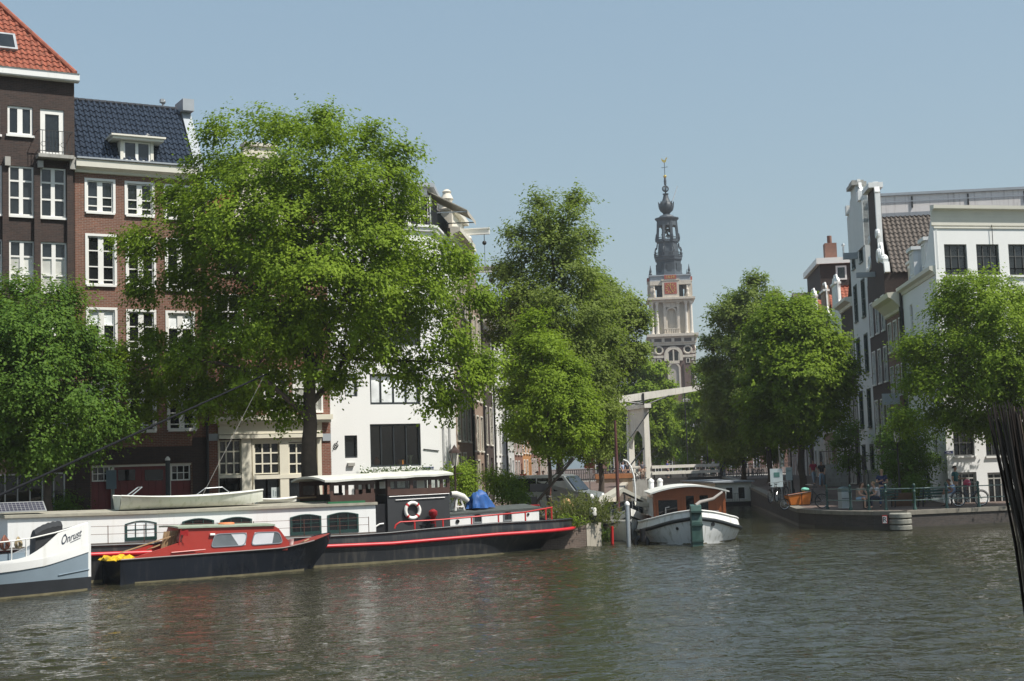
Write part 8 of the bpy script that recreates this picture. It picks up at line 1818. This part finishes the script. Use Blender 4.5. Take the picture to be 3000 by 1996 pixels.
# van
def van():
    y = 70.5; p0 = at_y(1556, 1393, y); p1 = at_y(1706, 1393, y); t = thing('van', 'silver grey van with dark windows parked behind the plants on the left quay', 'van', ((p0.x+p1.x)/2, y, ZQ), rad(-28)); ht = p0.z-ZQ
    prof = [(-2.1, .35), (2.15, .35), (2.2, .8), (2.1, 1.02), (1.35, 1.15), (.75, ht-.08), (.45, ht), (-1.95, ht), (-2.1, ht-.12)]
    b = MB(); w_ = .86
    k = len(prof); vs = [(x, -w_*(1 if z < 1.2 else .9), z) for x, z in prof]+[(x, w_*(1 if z < 1.2 else .9), z) for x, z in prof]
    b.add(vs, [tuple(range(k)), tuple(reversed(range(k, 2*k)))]+[(i, i+k, (i+1) % k+k, (i+1) % k) for i in range(k)]); b.build('body', mat('silver_paint', (.34, .37, .38), .3, .05, metal=.5), t)
    for x0, x1 in ((-1.95, -.75), (-.68, .1)): b = MB(); b.add([(x0, -w_*.965, 1.15), (x1, -w_*.965, 1.15), (x1, -w_*.93, ht-.15), (x0, -w_*.93, ht-.15)], [(0, 1, 2, 3)]); b.build('side_window', G_DARK, t, fix=False)
    b = MB(); b.add([(.2, -w_*.965, 1.15), (1.1, -w_*.965, 1.15), (.68, -w_*.93, ht-.15), (.2, -w_*.93, ht-.15)], [(0, 1, 2, 3)]); b.build('side_window', G_DARK, t, fix=False)
    b = MB(); b.add([(1.37, -.72, 1.17), (1.37, .72, 1.17), (.8, .66, ht-.1), (.8, -.66, ht-.1)], [(0, 1, 2, 3)]); o = b.build('windscreen', G_SKY, t, fix=False); o.location = (.03, 0, .02)
    b = MB(); b.add([(-2.115, .72, 1.15), (-2.115, -.72, 1.15), (-2.115, -.66, ht-.18), (-2.115, .66, ht-.18)], [(0, 1, 2, 3)]); b.build('rear_window', G_DARK, t, fix=False)
    for x in (-1.35, 1.4):
        for s_ in (-1, 1): b = MB(); b.tube([(x, s_*.66, .33), (x, s_*.88, .33)], .33, 18); wv_ = b.build('wheel', RUB, t, 40); b = MB(); b.tube([(x, s_*.87, .33), (x, s_*.892, .33)], .2, 14); b.build('rim', CHR, wv_, 40)
    for s_ in (-1, 1): b = MB(); b.ball((2.12, s_*.65, .85), .13, 10, 6); b.build('headlight', W_TRIM, t, 60); 
    b = MB(); b.box(-2.16, -2.1, -.8, -.68, .8, 1.1); b.build('tail_light', RED, t)
van()
# bits on the pier and left quay
t = thing('bollard', 'black quay bollard with a thick white cap on the brick pier', 'bollard', at_y(1738, 1530, 56.8)); t.location.z = .9
b = MB(); b.lathe([(.2, -.1), (.16, .25), (.17, .3)], 12); b.build('shaft', BLACK, t, 50); b = MB(); b.lathe([(.135, .3), (.145, .34), (.145, .58), (.12, .62), (.02, .63)], 14); b.build('cap', mat('cap_white', (.66, .65, .6), .5, .1), t, 50); t.scale = (1, 1, .95)
p = at_y(1668, 1472, 61); b = MB(); b.lathe([(.16, 0), (.3, .3), (.34, .55), (.2, .85), (.1, 1.0)], 10); o = b.build('burlap_wrap', mat('straw_cloth', (.55, .33, .16), .9, .2, 8), None, 50); o.location = (p.x, 61, ZQ); o.rotation_euler = (.05, -.15, 0); tag(o, 'straw coloured wrapped plant standing among the green shoots', 'plant cover')
def planter(label, u, v, y, m, w_=.8, h_=.5):
    p = at_y(u, v, y); b = MB(); b.add([(-w_/2*.85, -.25, 0), (w_/2*.85, -.25, 0), (w_/2*.85, .25, 0), (-w_/2*.85, .25, 0), (-w_/2, -.3, h_), (w_/2, -.3, h_), (w_/2, .3, h_), (-w_/2, .3, h_)], [(0, 3, 2, 1), (4, 5, 6, 7), (0, 1, 5, 4), (1, 2, 6, 5), (2, 3, 7, 6), (3, 0, 4, 7)]); o = b.build('planter', m, None); o.location = (p.x, y, street_z(y)); tag(o, label, 'planter')
planter('tan stone planter trough under the round bright green bush', 1458, 1470, 67.8, PALE_STONE, 1.3, .55)
planter('orange terracotta planter by the left canal houses', 1596, 1440, 88, mat('terracotta', (.42, .15, .06), .8, .15), .9, .6)
planter('wooden plant tub at the foot of the dark street lamp on the right', 2640, 1450, 66.6, WOODB, .9, .6)
# flower trough under the big window of the white building
s0_, z_ = h4.loc(1055, 1397); s1_, _ = h4.loc(1250, 1397); P_ = h4.root.matrix_basis @ Vector(((s0_+s1_)/2, -.22, z_-.25)); t = thing('flower_trough', 'flower trough with white blossoms and green leaves under the large dark window', 'planter', P_, FL.a); Lh = (s1_-s0_)/2
b = MB(); b.box(-Lh, Lh, -.13, .18, 0, .24); b.build('trough', DKGREEN, t)
R_ = np.random.RandomState(60); n = 1500; C = np.stack([R_.uniform(-Lh-.1, Lh+.1, n), R_.normal(0, .13, n), .24+np.abs(R_.normal(0, .16, n))], 1)+np.array([0, -.05, 0]); leaves_mesh('foliage', LEAF_D, t, C, R_.normal(0, 1, (n, 3)), unit(R_.normal(0, 1, (n, 3))+np.array([0, -.6, .6])), R_.uniform(.08, .15, n), R_.uniform(.04, .08, n), R_.uniform(0, 1, n))
n = 420; C = np.stack([R_.uniform(-Lh-.1, Lh*.75, n), R_.normal(-.1, .1, n), .26+np.abs(R_.normal(.04, .12, n))], 1); leaves_mesh('blossoms', mat('white_petals', (.75, .75, .68), .7, .05), t, C, R_.normal(0, 1, (n, 3)), unit(R_.normal(0, .4, (n, 3))+np.array([0, -.8, .6])), R_.uniform(.06, .1, n), R_.uniform(.06, .1, n), R_.uniform(0, 1, n))
# flag on the right canal houses
p = at_y(2362, 1275, 98); t = thing('flag', 'small white and blue flag on a slanting pole on the right canal houses', 'flag', p); b = MB(); b.tube([(.9, .3, -.55), (0, 0, 0), (-.2, 0, .1)], .025, 6); b.build('pole', W_TRIM, t); b = MB(); b.add([(-.15, 0, .05), (.35, .05, -.2), (.3, .1, -.95), (-.05, .02, -.75)], [(0, 1, 2, 3)]); b.build('cloth', cloth('pale_blue_flag', (.5, .56, .65)), t, fix=False)
p = at_y(2610, 1172, 79); b = MB(); b.box(-.5, .5, -.05, .05, -.25, .35); o = b.build('hanging_sign', mat('pale_sign_panel', (.5, .55, .58), .5, .06), None); o.location = p; o.rotation_euler = (0, 0, rad(10)); tag(o, 'pale rectangular sign sticking out from the brown brick canal house', 'sign')
# iron steps and stoop railings in front of the right canal houses
def stoop(label, u, v0, v1, y, w_=1.6):
    p = at_y(u, v0, y); z = street_z(y); t = thing('stoop', label, 'stoop', (p.x, y, z), rad(-5)); top = p.z-z
    b = MB()
    for k in range(5): b.box(-w_/2+.0, w_/2, -.3*k-.3, .6, 0, top*.62*(1-k/5)) if k else b.box(-w_/2, w_/2, -.3, .6, 0, top*.62)
    b.build('steps', STONE, t)
    b = MB()
    for x in (-w_/2, w_/2):
        b.bar((x, .5, top), (x, -.3, top), .045); b.bar((x, -.3, top), (x, -1.6, top*.45), .045); b.bar((x, .5, top*.62+.35), (x, -.3, top*.62+.35), .03)
        for yy, zz in ((.5, top), (.1, top), (-.3, top), (-1.6, top*.45)): b.bar((x, yy, 0), (x, yy, zz), .04)
    b.bar((-w_/2, .5, top), (w_/2, .5, top), .045); b.build('railing', IRON, t)
stoop('stone stoop with black iron railing before the tall pale canal house', 2440, 1322, 1420, 96)
stoop('stone stoop with black iron railing before the dark gabled canal house', 2570, 1335, 1420, 83)
# white prow of a boat peeping from behind the reed bundle
p = at_z(2990, 1530, 0); t = thing('rowing_boat', 'white prow of a small boat beside the reed bundle on the right', 'rowing boat', (p.x+1.2, p.y-.4, 0), rad(188)); ssp = np.linspace(-1.4, 1.4, 12); pf = lambda s, z: max(.02, .6*(1 if s < 0 else math.sqrt(max(1-(s/1.4)**2, .001)))*(.6+.4*min(max(z/.5, 0), 1))); shell(ssp, pf, lambda s: -.15, lambda s: .42+.12*max(s, 0)**2, 4).build('hull', W_WHITE, t, 40); deck(ssp, pf, lambda s: .36+.12*max(s, 0)**2).build('cover', W_TRIM, t, fix=False)
# dark reed bundle close to the camera at the right edge
R_ = np.random.RandomState(77); t = thing('reed_bundle', 'tall bundle of dark dried reeds close up at the right edge', 'reed bundle', (0, 0, 0)); yd = 7.0
foot = at_y(3085, 1960, yd); headL = at_y(2895, 1200, yd); headR = at_y(3075, 1190, yd); t.location = foot; b = MB(); b2 = MB()
for i in range(120):
    f_ = R_.uniform(0, 1); dy = R_.normal(0, .05); top = headL.lerp(headR, f_)+Vector((R_.normal(0, .008), dy, R_.normal(-.01, .022))); k = -.05+f_*.12
    mid = at_y(2990+f_*85, 1600, yd)+Vector((R_.normal(0, .006), dy, 0)); bot = foot+Vector((-.02+f_*.1, dy*.6, -.9))
    q = mid*.5+top*.5+Vector((R_.normal(0, .006), 0, 0)); r_ = R_.uniform(.003, .0065); (b if i % 6 else b2).tube([bot-foot, (bot*.3+mid*.7)-foot, mid-foot, q-foot, top-foot], [r_, r_, r_, r_*.9, r_*.6], 5)
b.build('stalks', mat('dark_reed', (.035, .025, .02), .4, .5, 14), t, 60); b2.build('pale_stalks', mat('brown_reed', (.16, .115, .09), .6, .35, 14), t, 60)
# ================================================================ summer haze, one closed box round everything
m = bpy.data.materials.new('haze_air'); m.use_nodes = True; t = m.node_tree; t.nodes.clear(); o_m = t.nodes.new('ShaderNodeOutputMaterial'); pv = t.nodes.new('ShaderNodeVolumePrincipled')
pv.inputs['Color'].default_value = (.93, .95, .97, 1); pv.inputs['Density'].default_value = HAZE_D; pv.inputs['Anisotropy'].default_value = .2; L(t, pv.outputs[0], o_m.inputs['Volume'])
hz_ = MB(); hz_.box(-330, 330, -170, 720, -3.2, 78); tag(hz_.build('haze', m), kind='stuff')
